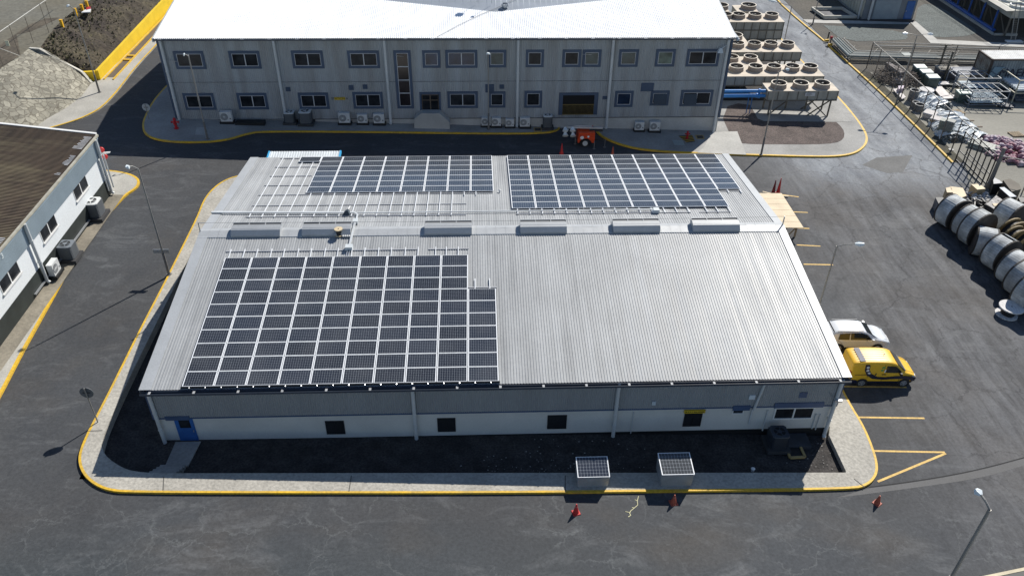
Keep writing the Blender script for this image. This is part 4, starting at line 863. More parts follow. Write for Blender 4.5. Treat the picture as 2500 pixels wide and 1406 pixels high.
def pit(pxs,lab,z=None,name='manhole'):
    q=[gp(a_,b_,K+.02) for a_,b_ in pxs]; t=thing(name,lab,'manhole',tuple(q[0])); m=M()
    for i in range(4): m.bar(q[i],q[(i+1)%4],.1,.05)
    m.build('frame',mat('ochre_frame',(.42,.30,.12)),t); m=M(); m.q(*[p+V((0,0,.005)) for p in q]); m.build('cover',mat('brown_cover',(.06,.05,.045),r=.8),t)
pit([(1304,313),(1321,313),(1322,321),(1305,321)],'ochre-framed pit cover at the kerb beside the pale condenser')
pit([(1698,331),(1716,331),(1719,339),(1702,339)],'ochre-framed pit cover near the right corner of the far building')
# yellow-black hazard mat with red valve
t=thing('hydrant','red hydrant on a yellow and black striped square near the far right corner','hydrant',tuple(gp(1677,338,K)))
q=[gp(a_,b_,K+.01) for a_,b_ in ((1656,332),(1690,330),(1697,346),(1677,349))]; m=M(); m2=M()
for i in range(9):
    f0,f1=i/9,(i+1)/9; (m if i%2 else m2).q(q[0].lerp(q[3],f0),q[1].lerp(q[2],f0),q[1].lerp(q[2],f1),q[0].lerp(q[3],f1))
REDP=mat('red_paint',(.45,.015,.02),r=.4)
mk=thing('x','','');bpy.data.objects.remove(mk)
m.build('yellow_stripes',mat('ochre_stripe',(.5,.30,.03),r=.7),t); m2.build('black_stripes',BLACK,t)
def hydrant(t,s=1):
    m=M(); m.cyl((0,0,0),(0,0,.7*s),.1*s,.1*s,12); m.cyl((0,0,.7*s),(0,0,.85*s),.14*s,.03*s,12); m.cyl((-.25*s,0,.5*s),(.25*s,0,.5*s),.07*s,.07*s,10); m.cyl((0,-.2*s,.45*s),(0,0,.45*s),.08*s,.08*s,10); m.cyl((0,0,0),(0,0,.05*s),.18*s,.18*s,12); m.build('body',REDP,t,world=False)
    m=M(); 
    for sx in (-.27,.25): m.cyl((sx*s,0,.5*s),(sx*s+.03*s,0,.5*s),.09*s,.09*s,8)
    m.build('cap',REDP,t,world=False)
hydrant(t,.9)
t=thing('hydrant','red fire hydrant on the shaded pavement at the left corner of the far building','hydrant',tuple(gp(431,314,K))); hydrant(t,1.25)
for px,py,lab in ((1656,348,'grey metal floor plate on the pavement left of the striped square'),):
    q=[gp(a_,b_,K+.02) for a_,b_ in ((1641,342),(1667,343),(1672,355),(1647,354))]; m=M(); m.slab(q,.03); tag(m.build('floor_plate',mat('plate_grey',(.33,.37,.36),r=.6)),lab,'plate')
q=[gp(a_,b_,K+.012) for a_,b_ in ((480,312),(505,311),(507,329),(476,329))]; m=M(); m.slab(q,.03); tag(m.build('concrete_pad',mat('pale_pad',(.40,.40,.38),r=.9,var=.2)),'worn concrete pad around the foot of the lamp left of the far building','pad')
# ================= left building =================
LX=-13.33; LR=thing('site_office','white building with brown ribbed roof and black base on the left','building',(-17,0,1.3))
LEZ=6.27
Ly1=13.15; Ly0=-34
zcb=onx(241,387,LX).z; zpt=onx(258.5,439.6,LX).z
m=M(); m.box(-30,LX-.05,Ly0,Ly1-.1,.8,LEZ-.2); m.hull8([(-30,Ly0,LEZ-.2),(LX-.05,Ly0,LEZ-.2),(LX-.05,Ly1-.1,LEZ-.2),(-30,Ly1-.1,LEZ-.2)],[(-22,Ly0,LEZ+.9),(-21.8,Ly0,LEZ+.9),(-21.8,Ly1-.1,LEZ+.9),(-22,Ly1-.1,LEZ+.9)]); m.build('wall',mat('white_sunny_wall',(.74,.77,.78),r=.8,var=.03,sc=.4),LR)
m=M(); m.box(LX-.3,LX-.02,Ly0,Ly1-.12,.8,zpt); m.build('plinth',mat('plinth_black_green',(.022,.028,.026),r=.7,var=.3,sc=1),LR)
m=M(); m.corr(Ly0,Ly1-.05,.10,.022,lambda u,t,h:V((LX+h,u,zcb+(LEZ-.1-zcb)*t)),((0,0),(.3,.5),(.5,1),(.8,.5))); m.build('cladding',mat('pale_blue_cladding',(.36,.43,.47),r=.5,m=.05,var=.06),LR)
RB_=roofmat('brown_ribbed_roof',(.11,.080,.055),.75,0,.3)
def browns():
    nt=RB_.node_tree; N=nt.nodes; L=nt.links; b=N['Principled BSDF']; old=b.inputs['Base Color'].links[0].from_socket
    geo=N.new('ShaderNodeNewGeometry'); mp=N.new('ShaderNodeMapping'); mp.inputs['Scale'].default_value=(.16,1.6,0); L.new(geo.outputs['Position'],mp.inputs[0])
    n=N.new('ShaderNodeTexNoise'); n.inputs['Scale'].default_value=1; n.inputs['Detail'].default_value=8; n.inputs['Roughness'].default_value=.75; L.new(mp.outputs[0],n.inputs[0])
    n3=N.new('ShaderNodeTexNoise'); n3.inputs['Scale'].default_value=.16; L.new(geo.outputs['Position'],n3.inputs[0])
    a=N.new('ShaderNodeMath'); a.operation='ADD'; L.new(n.outputs[0],a.inputs[0]); L.new(n3.outputs[0],a.inputs[1])
    r=N.new('ShaderNodeMapRange'); r.inputs[1].default_value=.98; r.inputs[2].default_value=1.22; r.inputs[4].default_value=.75; L.new(a.outputs[0],r.inputs[0])
    mx=N.new('ShaderNodeMix'); mx.data_type='RGBA'; L.new(r.outputs[0],mx.inputs[0]); L.new(old,mx.inputs[6]); mx.inputs[7].default_value=(.26,.215,.13,1); L.new(mx.outputs[2],b.inputs['Base Color'])
browns()
def LF(u,t,h): # u along y, t across (0 eave .. 1 ridge)
    return V((LX+.02-t*8.6,u,LEZ+t*8.6*.13+h))
m=M(); m.corr(Ly0,Ly1-.05,.17,.045,lambda u,t,h:LF(u,t,h),prof,nt=2)
m.corr(Ly0,Ly1-.05,.17,.045,lambda u,t,h:V((LX+.02-8.6-t*8.6,u,LEZ+8.6*.13*(1-t)+h)),prof); m.build('roof',RB_,LR)
m=M(); 
for s0,s1 in ((0,1),): m.hull8([LF(Ly1-.1,0,-.1),LF(Ly1+.12,0,-.1),LF(Ly1+.12,1,-.1),LF(Ly1-.1,1,-.1)],[LF(Ly1-.1,0,.1),LF(Ly1+.12,0,.1),LF(Ly1+.12,1,.1),LF(Ly1-.1,1,.1)])
m.build('barge_flashing',WHITE,LR)
m=M(); m.box(LX+.02,LX+.16,Ly0,Ly1,LEZ-.14,LEZ+.01); m.build('gutter',mat('pale_gutter',(.42,.40,.33),r=.6,var=.2,sc=2),LR)
m=M(); m.box(LX-.0,LX+.05,Ly0,Ly1,LEZ-.36,LEZ-.15); m.build('fascia',mat('fascia_blue',(.32,.40,.46),r=.5),LR)
# cleaned light rib stretches near the eave
PR_=mat('pale_rib',(.40,.41,.43),r=.6,var=.2,sc=3)
for y0_,y1_,l in ((10.6,12.6,.7),(8.1,9.6,.5),(6.7,7.0,.4),(-1.9,-1.3,.9),(-10,-5.6,.4)):
    y=y0_; m=M()
    while y<y1_: 
        l2=l*R.uniform(.5,1); m.q(LF(y,.01,.052),LF(y+.07,.01,.052),LF(y+.07,l2/8.6+.01,.052),LF(y,l2/8.6+.01,.052)); y+=.17
    m.build('pale_rib_patch',PR_,LR)
for nm,q in (('w1',((187,491),(218,455),(176,466))),('w2',((107.5,593),(143,549.5),(95.6,567))),('w3',((7.5,715),(54,666),(-6,690)))):
    a=onx(*q[0],LX); b_=onx(*q[1],LX); y0_,y1_=min(a.y,b_.y),max(a.y,b_.y); z0=(a.z+b_.z)/2; z1=zcb-.02
    m=M(); m.box(LX-.09,LX+.06,y0_-.05,y1_+.05,z0-.1,z0); m.box(LX-.09,LX-.02,y0_,y0_+.05,z0,z1); m.box(LX-.09,LX-.02,y1_-.05,y1_,z0,z1); ym=(y0_+y1_)/2; m.box(LX-.08,LX-.03,ym-.05,ym+.05,z0,z1)
    o=m.build('window',WHITE,LR); g=M(); g.box(LX-.06,LX-.044,y0_+.05,y1_-.05,z0,z1); g.build('pane',GLASS,o)
    g=M(); g.box(LX-.05,LX-.045,y0_,y1_,z0,z1)
for q in ((232,345,279,472),(60,548,123,689)):
    a=onx(q[0],q[1],LX+.3); b_=onx(q[2],q[3],LX+.3); y=b_.y; m=M(); m.cyl((LX+.14,y,b_.z+.1),(LX+.14,y,LEZ-.14),.11,.11,12); m.cyl((LX+.14,y,b_.z+.12),(LX+.28,y,b_.z-.0),.11,.11,12)
    for f in (.35,.7): z=b_.z+(LEZ-b_.z)*f; m.cyl((LX+.14,y,z-.03),(LX+.14,y,z+.03),.14,.14,12)
    m.build('downpipe',PIPE,LR,smooth=True)
m=M()
for q in ((247,395,274,446),(240,400,262,455)):
    a=onx(q[0],q[1],LX+.06); b_=onx(q[2],q[3],LX+.06); m.cyl((LX+.06,b_.y,b_.z-.4),(LX+.06,b_.y,zcb-.1),.06,.06,8)
m.build('conduit',PIPE,LR)
q=onx(124,636,LX+.35); a=dup(ac,(LX+.35,q.y,gz(LX,q.y)+K+.15),rad(90),'white air conditioner hung on the black base of the left building by the second downpipe'); a.scale=(.9,.9,.9); del a['group']
m=M(); yy=[onx(px,py,LX+.15).y for px,py in ((205,600),(150,680))]; m.box(LX,LX+.12,-1,8.2,1.75,1.83); m.build('pipe_tray',GALV,LR)
# wall lettering scrap seen at the frame edge
text('3',.5,mat('sign_white',(.8,.85,.85),r=.5),'lettering',LR,Matrix.Translation((LX+.06,onx(3,625,LX).y,onx(3,625,LX).z))@Matrix.Rotation(rad(90),4,'Z')@Matrix.Rotation(rad(90),4,'X'),world=True)
# blue-edged white canopy behind the workshop
q0=ony(652,383,15.2); 
t=thing('canopy','small white ribbed canopy roof with blue edges behind the workshop, left end','canopy',(-1,15,0))
z0_=2.9; a=onz(658,370.5,z0_+.25); b_=onz(832,369,z0_+.25); yb=a.y; yf=yb-2.2
m=M(); m.corr(a.x+.05,b_.x-.05,.2,.04,lambda u,t_,h:V((u,yf+t_*(yb-yf),z0_+.0+.25*t_+h)),prof); m.build('roof',mat('canopy_white',(.68,.72,.74),r=.5),t)
m=M(); cb=mat('sky_blue_paint',(.05,.40,.72),r=.5)
for x in (a.x,b_.x): m.hull8([(x-.06,yf,z0_-.12),(x+.06,yf,z0_-.12),(x+.06,yb,z0_+.13),(x-.06,yb,z0_+.13)],[(x-.06,yf,z0_+.07),(x+.06,yf,z0_+.07),(x+.06,yb,z0_+.32),(x-.06,yb,z0_+.32)])
m.build('edge_trim',cb,t); 
for x in (a.x+.2,b_.x-.2):
    for y in (yf+.2,yb-.2): m=M(); m.cyl((x,y,gz(x,y)),(x,y,z0_),.05,.05,8); m.build('post',cb,t)
# ================= street lamps, signs =================
POLE=mat('pole_steel',(.30,.29,.27),r=.5,m=.3,var=.1); POLET=mat('pole_lower_steel',(.16,.155,.15),r=.6,var=.15); HEADM=mat('lamp_head_white',(.72,.78,.80),r=.35,var=.04)
def lamp(base,H,arm,label,r=.06,double=False,plate=False,droop=.35,low=.22):
    """arm: horizontal vector to the head"""
    base=V(base); t=thing('street_lamp',label,'street lamp',tuple(base),0,'street lamps around the site'); m=M(); m.cyl((0,0,0),(0,0,H*low),r*1.55,r*1.45,10); m.cyl((0,0,0),(0,0,.04),r*3,r*3,8); m.build('pole_base',POLET,t,world=False,smooth=True)
    m=M(); m.cyl((0,0,H*low),(0,0,H),r,r*.8,10); m.build('pole',POLE,t,world=False,smooth=True)
    for k,a in enumerate([arm]+([(-arm[0],-arm[1])] if double else [])):
        a=V((a[0],a[1],0)); L=a.length; u=a/L
        m=M(); p=[V((0,0,H-.1))]+[V((0,0,H))+u*(L*.65*f)+V((0,0,droop*sin(f*1.57))) for f in (.0,.15,.35,.6,1)]; m.tube([tuple(x) for x in p],r*.55,8); o=m.build('arm',POLE,t,world=False,smooth=True)
        e=p[-1]; s=V((-u.y,u.x,0)); m=M(); h1=e+u*L*.35+V((0,0,.03)); z=V((0,0,1))
        b_=[e-s*.06-z*.05,e+s*.06-z*.05,h1+s*.14-z*.09,h1-s*.14-z*.09]; mid=e.lerp(h1,.5)
        m.hull8([e-s*.07-z*.04,mid-s*.19-z*.10,h1-s*.10-z*.06,h1+s*.10-z*.06,mid+s*.19-z*.10,e+s*.07-z*.04],[e-s*.05+z*.05,mid-s*.13+z*.09,h1-s*.06+z*.03,h1+s*.06+z*.03,mid+s*.13+z*.09,e+s*.05+z*.05]); m.build('lamp_head',HEADM,t,world=False)
    if plate: m=M(); m.bar((-.55,0,H*.24),(.42,0,H*.24),.05,.03); m.box(-.6,.45,-.03,.02,H*.24-.16,H*.24+.12); m.build('plate',GALV,t,world=False)
    return t
def htop(base,px,py):
    k=V((0,0,1)); d=ray(px,py); B=V(base); # least squares height
    a11=1; a12=-k.dot(d); a22=d.dot(d); w_=CAM-B; b1=k.dot(w_); b2=-d.dot(w_); det=a11*a22-a12*a12; return (b1*a22-a12*b2)/det
def armto(base,H,px,py): q=onz(px,py,base[2]+H+.25); return (q.x-base[0],q.y-base[1])
b=gp(413,670,K); H=htop(b,344,412); lamp(b,H,armto(b,H,308,413),'tall street lamp with a small plate on its post, left of the workshop',plate=True)
b=gp(507,340,K); H=htop(b,460,138); a=armto(b,H,447,131); lamp(b,H,a,'street lamp on the worn pad in front of the far building, left end',droop=.15)
b=gp(243,226,K); H=htop(b,186,22); lamp(b,H,(-.7,.35),'slender street lamp on the sidewalk beside the yellow retaining wall',droop=.2)
b=gp(1193,316,K); H=htop(b,1192,128); lamp(b,H,(0,-.75),'street lamp before the middle of the far wall, head towards the camera',droop=.1)
b=gp(1858,378,K); H=htop(b,1906,176); lamp(b,H,(.9,.15),'street lamp at the curved kerb in front of the fan coolers',droop=.15)
b=gp(2014,775,K); b=V((38.0,b.y,gz(38,b.y))); H=htop(b,2063,606); lamp(b,H,armto(b,H,2110,594),'street lamp rising behind the right edge of the workshop roof',droop=.2)
b=gp(2300,1450,0); H=htop(b,2421,1246); lamp(b,H,armto(b,H,2384,1192),'street lamp in the bottom right corner, base out of view',r=.09,droop=.2)
b=gp(2186,258,.0); H=htop(b,2240,88); lamp(b,H,(1.5,-.1),'double-headed street lamp on the verge by the storage yard fence',double=True,droop=.2)
b=gp(1984,60,.05); H=htop(b,2006,-15); lamp(b,H,(.9,0),'street lamp left of the grey plant building, top out of view',droop=.2)
b=gp(1790,98,0); b=V((50.0,44.5,gz(50,44.5))); H=htop(b,1893,12); lamp(b,H,armto(b,H,1877,-2),'street lamp standing among the fan coolers',droop=.1)
# lattice/leaning concrete post
def sign_post(px,py,tx,ty,rr,label,base_h=K,back=GALV):
    b=gp(px,py,base_h); H=htop(b,tx,ty); t=thing('road_sign',label,'road sign',tuple(b)); m=M(); m.cyl((0,0,0),(0,0,H),.035,.035,8); m.build('post',POLE,t,world=False); m=M(); m.cyl((0,.05,H-rr),(0,.075,H-rr),rr,rr,24); m.build('sign_plate',back,t,world=False); m=M(); m.box(-.2,.2,.03,.05,H-rr-.02,H-rr+.03); m.build('bracket',DARK,t,world=False); return t
sign_post(239,1030,205,948,.36,'round road sign seen from behind on the left verge near the corner',back=mat('sign_back_grey',(.13,.14,.15),r=.6))
sign_post(364,292,354,254,.36,'round pale road sign at the kerb left of the far building',back=mat('sign_back_pale',(.42,.44,.45),r=.6))
t=thing('warning_sign','red and white warning sign on a grey post behind the left building corner','warning sign',tuple(gp(268,425,K))); b=gp(268,425,K); H=htop(b,247,362); m=M(); m.cyl((0,0,0),(0,0,H),.05,.05,8); m.build('post',POLE,t,world=False)
m=M(); m.cyl((-.05,-.05,H-.15),(-.05,.05,H-.15),.22,.22,16); m.cyl((.05,-.05,H-.75),(.05,.05,H-.75),.22,.22,16); m.build('red_disc',mat('red_disc',(.6,.02,.02),r=.45),t,world=False); m=M(); m.hull8([(-.1,-.08,H-.55),(.55,-.08,H-.42),(.55,.06,H-.42),(-.1,.06,H-.55)],[(-.1,-.08,H-.38),(.6,-.08,H-.34),(.6,.06,H-.34),(-.1,.06,H-.38)]); m.build('white_arm',WHITE,t,world=False)
# yellow bollards and fallen sign at top left
YB=mat('bollard_yellow',(.75,.42,.02),r=.5)
for px,py,tx,ty,lab in ((153,66,146,50,'yellow bent bollard nearest the stone embankment on the slope crest'),(186,36,182,24,'yellow bollard where the slender lamp passes in front, on the slope crest'),(202,26,197,14,'short yellow bollard just left of the fallen red and white board'),(214,18,208,4,'tall yellow bollard rising from the fallen red and white board')):
    b=onz(px,py,PZ); H=htop(b,tx,ty); H=max(.6,H); m=M(); m.box(b.x-.12,b.x+.12,b.y-.12,b.y+.12,b.z-.2,b.z+H); m.box(b.x-.14,b.x+.14,b.y-.14,b.y+.14,b.z+H,b.z+H+.05); tag(m.build('bollard',YB),lab,'bollard','yellow bollards on the slope crest')
t=thing('fallen_board','red-topped white board lying by the bollards on the slope crest','board',tuple(onz(212,27,PZ+.1))); q=[onz(a_,b_,PZ+.25) for a_,b_ in ((198,31),(220,30),(222,22),(208,24))]; m=M(); m.slab(q,.08); m.build('white_panel',WHITE,t); q=[onz(a_,b_,PZ+.3) for a_,b_ in ((210,24),(222,21),(220,16),(212,18))]; m=M(); m.slab(q,.12); m.build('red_panel',REDP,t)
# boundary fence at top left (white rail, thin posts)
ft=thing('boundary_fence','tall thin-posted mesh fence with a pale top rail across the field at top left','fence',(-31,38,PZ)); m=M()
FT=[(-60,110),(0,78),(55,40),(113,0),(170,-40)]; zt_=PZ+2.3
tp=[onz(a_,b_,zt_) for a_,b_ in FT]; m.tube(tp,.035,6); m.build('top_rail',mat('pale_rail',(.55,.54,.50),r=.5),ft)
for (a_,b_,c,d_) in ((23,62,47,133),(60,42,82,105),(92,8,120,82)):
    bb=onz(c,d_,PZ); H=htop(bb,a_,b_); m=M(); m.cyl((bb.x,bb.y,PZ-.2),(bb.x,bb.y,PZ+min(3,max(1.8,H))),.025,.025,6); m.build('post',mat('fence_brown',(.16,.13,.10),r=.7),ft)
for (a_,b_) in ((10,166),(128,60)):
    bb=onz(a_,b_,PZ); m=M(); m.cyl((bb.x,bb.y,PZ-.2),(bb.x,bb.y,PZ+2.3),.025,.025,6); m.build('post',mat('fence_brown',(.16,.13,.10)),ft)
m=M(); m.tube([onz(0,119,PZ+1.9),onz(48,137,PZ+.1)],.03,6); m.tube([onz(-40,100,PZ+2),onz(0,119,PZ+1.9)],.03,6); m.build('stay',mat('pale_rail',(.55,.54,.50)),ft)
q=onz(18,107,PZ+1.3); m=M(); m.box(q.x-.16,q.x+.16,q.y-.02,q.y+.02,q.z-.26,q.z+.26); o=m.build('sign_plate',mat('sign_cream',(.6,.6,.45),r=.6),ft); 
# ================= traffic cones =================
CON=mat('cone_red',(.55,.03,.03),r=.5,var=.1); CONO=mat('cone_faded',(.42,.09,.05),r=.6,var=.15)
def cone(px,py,lab,h=.75,mt=CON,rot=0,bh=0,band=True,lean=None):
    b=gp(px,py,bh); t=thing('traffic_cone',lab,'traffic cone',tuple(b),rot,'traffic cones'); m=M(); m.hull8([(-.2,-.2,0),(.2,-.2,0),(.2,.2,0),(-.2,.2,0)],[(-.18,-.18,.04),(.18,-.18,.04),(.18,.18,.04),(-.18,.18,.04)]); m.build('base',mt,t,world=False)
    m=M(); m.cyl((0,0,.04),(0,0,h),.155,.03,16); m.build('cone_body',mt,t,world=False,smooth=True)
    if band: m=M(); m.cyl((0,0,h*.52),(0,0,h*.74),.09,.065,16); m.build('band',mat('cone_band',(.6,.5,.5),r=.5),t,world=False)
    return t
cone(1406,1251,'red traffic cone with pale bands on the road left of the first panel box',.66,rot=.3)
cone(1644,1227,'faded red traffic cone on the road in the shadow of the second panel box',.62,CONO,.2)
cone(2141,1228,'orange-brown traffic cone on the road at the right end of the yellow kerb',.6,CONO,.6,band=False)
cone(1371,375,'red traffic cone in shade behind the workshop, left of the orange trailer',1.0,CON,.1,band=False)
cone(1495,380,'orange cone tip in shade behind the workshop, right of the orange trailer',.9,CONO,.3,band=False)
cone(1887,473,'dark red traffic cone behind the timber sheet, left of the pair',1.3,mat('cone_dark',(.2,.015,.02),r=.6),.2,band=False)
cone(1899,472,'bright red traffic cone behind the timber sheet, right of the pair',1.45,CON,.2,band=False)
# ================= solar demonstration boxes at the kerb =================
for (x0,x1,yb,yf,zt0,zt1,lab,gl) in ((20.35,21.98,-15.45,-16.62,1.02,.80,'boxed solar panel on a low grey plinth at the front kerb, left of two',0),(24.68,26.34,-15.30,-16.62,1.15,1.0,'boxed solar panel at the front kerb, right of two, with a yellowish stain',1)):
    xm=(x0+x1)/2; g0=gz(xm,-16)+K; t=thing('panel_box',lab,'solar box',(xm,-16,g0)); m=M(); m.hull8([(x0+.04,yf+.06,g0),(x1-.04,yf+.06,g0),(x1-.04,yb,g0),(x0+.04,yb,g0)],[(x0,yf,g0+zt1-.05),(x1,yf,g0+zt1-.05),(x1,yb,g0+zt0-.05),(x0,yb,g0+zt0-.05)]); m.build('plinth',mat('galvanised_box',(.36,.38,.39),r=.5,m=.25,var=.1,sc=2),t)
    a=math.atan2(zt0-zt1,yb-yf); fr_=bpy.data.objects.new('solar_panel',pf.children[0].data.copy()); 
    fr_=[c for c in pf.children if c.name.startswith('frame')][0].copy(); COL.objects.link(fr_); fr_.name='frame'; fr_.parent=t; fr_.location=(0,(yb+yf)/2+16,(zt0+zt1)/2+.03); fr_.rotation_euler=(a,0,0); fr_.scale=((x1-x0)/PW*1.02,(yb-yf)/PH*1.03,1)
    ce=[c for c in pf.children if c.name.startswith('cells')][0].copy(); COL.objects.link(ce); ce.name='cells'; ce.parent=t; ce.location=fr_.location; ce.rotation_euler=fr_.rotation_euler; ce.scale=fr_.scale
    ce.data=ce.data.copy(); ce.data.materials.clear(); ce.data.materials.append(cellmat('solar_cells_box%d'%gl,10,6,PW-.06,PH-.06,(.012,.017,.03) if not gl else (.05,.055,.06)))
# pale yellow vine of paint on the road
m=M(); pl=[(1559,1210),(1556,1222),(1557,1232),(1549,1239),(1540,1246),(1537,1252),(1540,1257),(1534,1261)]; pts=[gp(a_,b_,.01) for a_,b_ in pl]
for i in range(len(pts)-1): m.bar(pts[i],pts[i+1],.035,.008)
for a_,b_,c,d_ in ((1557,1222,1550,1219),(1537,1250,1527,1248),(1549,1239,1543,1238)): m.bar(gp(a_,b_,.01),gp(c,d_,.01),.03,.008)
struct(m.build('paint_trickle',mat('pale_yellow_paint',(.55,.52,.30),r=.7)))
q=onz(1838,1146,.0); m=M(); m.cyl((q.x,q.y,q.z-.4),(q.x,q.y,q.z+.08),.09,.09,12); m.cyl((q.x,q.y,q.z+.08),(q.x,q.y,q.z+.14),.12,.06,12); tag(m.build('vent_cap',WHITE),'small round white vent cap in the gravel near the sidewalk edge','vent cap')
# ================= orange lighting tower trailer =================
tb=gp(1428,359,0); ty=tb.y; S_=1.0
g=lambda px,py: ony(px,py,ty)
x0=g(1411,340).x; x1=g(1452,340).x; xw=g(1428,355).x; zb=g(1420,349).z; zt_=g(1420,325).z; gw=gz(xw,ty)
OR=mat('orange_casing',(.70,.07,.015),r=.4,var=.05); t=thing('lighting_trailer','orange lighting-tower trailer with folded mast and four lamps in the shade behind the workshop','trailer',(xw,ty,gw))
m=M(); yb_=ty+1.5
# side profile with wheel arch extruded in depth
prof_=[(x0,zb),(xw-.55,zb),(xw-.42,zb+.28),(xw-.15,zb+.42),(xw+.2,zb+.42),(xw+.48,zb+.22),(xw+.62,zb-.02),(x1,zb-.04),(x1,zt_),(x0+.06,zt_)]
n=len(prof_); P0=[V((x,ty,z)) for x,z in prof_]; P1=[p+V((0,1.5,0)) for p in P0]; m.hull8(P0,P1); m.build('casing',OR,t)
m=M(); 
for k in range(5): z=zb+.55+(zt_-zb-.6)*k/5; m.box(x0+.02,x1-.02,ty-.012,ty-.001,z,z+.02)
m.build('side_ridges',mat('orange_dark',(.42,.035,.01),r=.5),t)
m=M(); c=g(1421,336.5); m.cyl((c.x,ty-.03,c.z),(c.x,ty-.014,c.z),.17,.17,20); c=g(1436.5,334); m.cyl((c.x,ty-.03,c.z),(c.x,ty-.014,c.z),.10,.10,12); m.build('decal',mat('decal_white',(.75,.75,.75),r=.5),t)
w=g(1428,355); 
for yy in (ty+.02,ty+1.3):
    m=M(); m.cyl((xw,yy-.05,gw+.36),(xw,yy+.17,gw+.36),.36,.36,24); o=m.build('wheel',mat('tyre_rubber',(.02,.02,.022),r=.8),t,smooth=False); m=M(); m.cyl((xw,yy-.07,gw+.36),(xw,yy-.05,gw+.36),.24,.24,18); 
    o2=m.build('rim',mat('rim_silver',(.6,.62,.64),r=.4,m=.3),o); 
m=M(); mz=g(1430,322).z+.15; xm0=g(1388,322).x; xm1=g(1473,326).x; m.bar((xm0,ty+.7,mz),(xm1,ty+.6,mz-.08),.16,.16); m.bar((xm0+.6,ty+.7,mz+.13),(xm1-1,ty+.7,mz+.08),.09,.09); m.build('mast',mat('mast_silver',(.5,.52,.54),r=.4,m=.4),t)
m=M(); m.bar((xm1-1.2,ty+.55,mz-.25),(xm1,ty+.55,mz-.3),.22,.16); m.build('mast_foot',DARK,t)
for px,py in ((1380,316),(1398,316),(1380,328),(1399,329)):
    q=ony(px,py,ty+.6); m=M(); m.cyl((q.x,q.y-.15,q.z-.1),(q.x,q.y+.1,q.z+.15),.28,.10,16); m.bar((q.x,q.y,q.z),(xm0+.2,ty+.7,mz),.04); m.build('floodlight',HEADM,t)
for px,py in ((1404,352),(1450,364),(1476,360)):
    q=gp(px,py,0); m=M(); m.cyl((q.x,q.y,q.z),(q.x,q.y,q.z+.8),.04,.04,8); m.cyl((q.x,q.y,q.z),(q.x,q.y,q.z+.03),.14,.14,10); m.build('stabiliser',mat('stabiliser_grey',(.15,.15,.15),r=.5),t)
m=M(); q=gp(1476,360,0); m.bar((x1,ty+.5,zb+.1),(q.x,q.y,q.z+.75),.08); m.build('drawbar',DARK,t)
# timber ramp sheets behind the workshop's right edge
b0=gp(1962,556,1.05); a0=gp(1908,472,1.05); z=a0.z; 
t=thing('timber_platform','large pale plywood platform with trestle legs beside the right end of the workshop','platform',(b0.x,(a0.y+b0.y)/2,b0.z-1.05)); xa=37.9
WP=mat('plywood',(.70,.58,.41),r=.8,var=.09,sc=1,fine=.05)
m=M(); nP=6
for k in range(nP):
    f0=k/nP; f1=(k+1)/nP-.006; p=[V((xa,b0.y+(a0.y-b0.y)*f0,b0.z+.05)),V((b0.x+(a0.x-b0.x)*f0,b0.y+(a0.y-b0.y)*f0,b0.z)),V((b0.x+(a0.x-b0.x)*f1,b0.y+(a0.y-b0.y)*f1,b0.z)),V((xa,b0.y+(a0.y-b0.y)*f1,b0.z+.05))]; m.slab(p,.05)
m.build('deck',WP,t)
for k in range(4):
    y=b0.y+.3+(a0.y-b0.y-.6)*k/3; x=b0.x-.4; m=M(); m.bar((x,y,b0.z-1.0),(x,y,b0.z-.05),.12); m.bar((x-.6,y,b0.z-1.0),(x,y,b0.z-.1),.07); m.bar((xa,y,b0.z-.12),(x+.3,y,b0.z-.12),.08,.12); m.build('trestle',mat('timber_dark',(.30,.22,.13),r=.8),t)
m=M(); m.bar(gp(1862,468,.1),gp(1885,474,.1),.12,.05); m.bar(gp(1905,478,.1),gp(1925,479,.1),.15,.05); tag(m.build('timber_plank',WP),'loose pale plank on the ground behind the timber platform','plank')
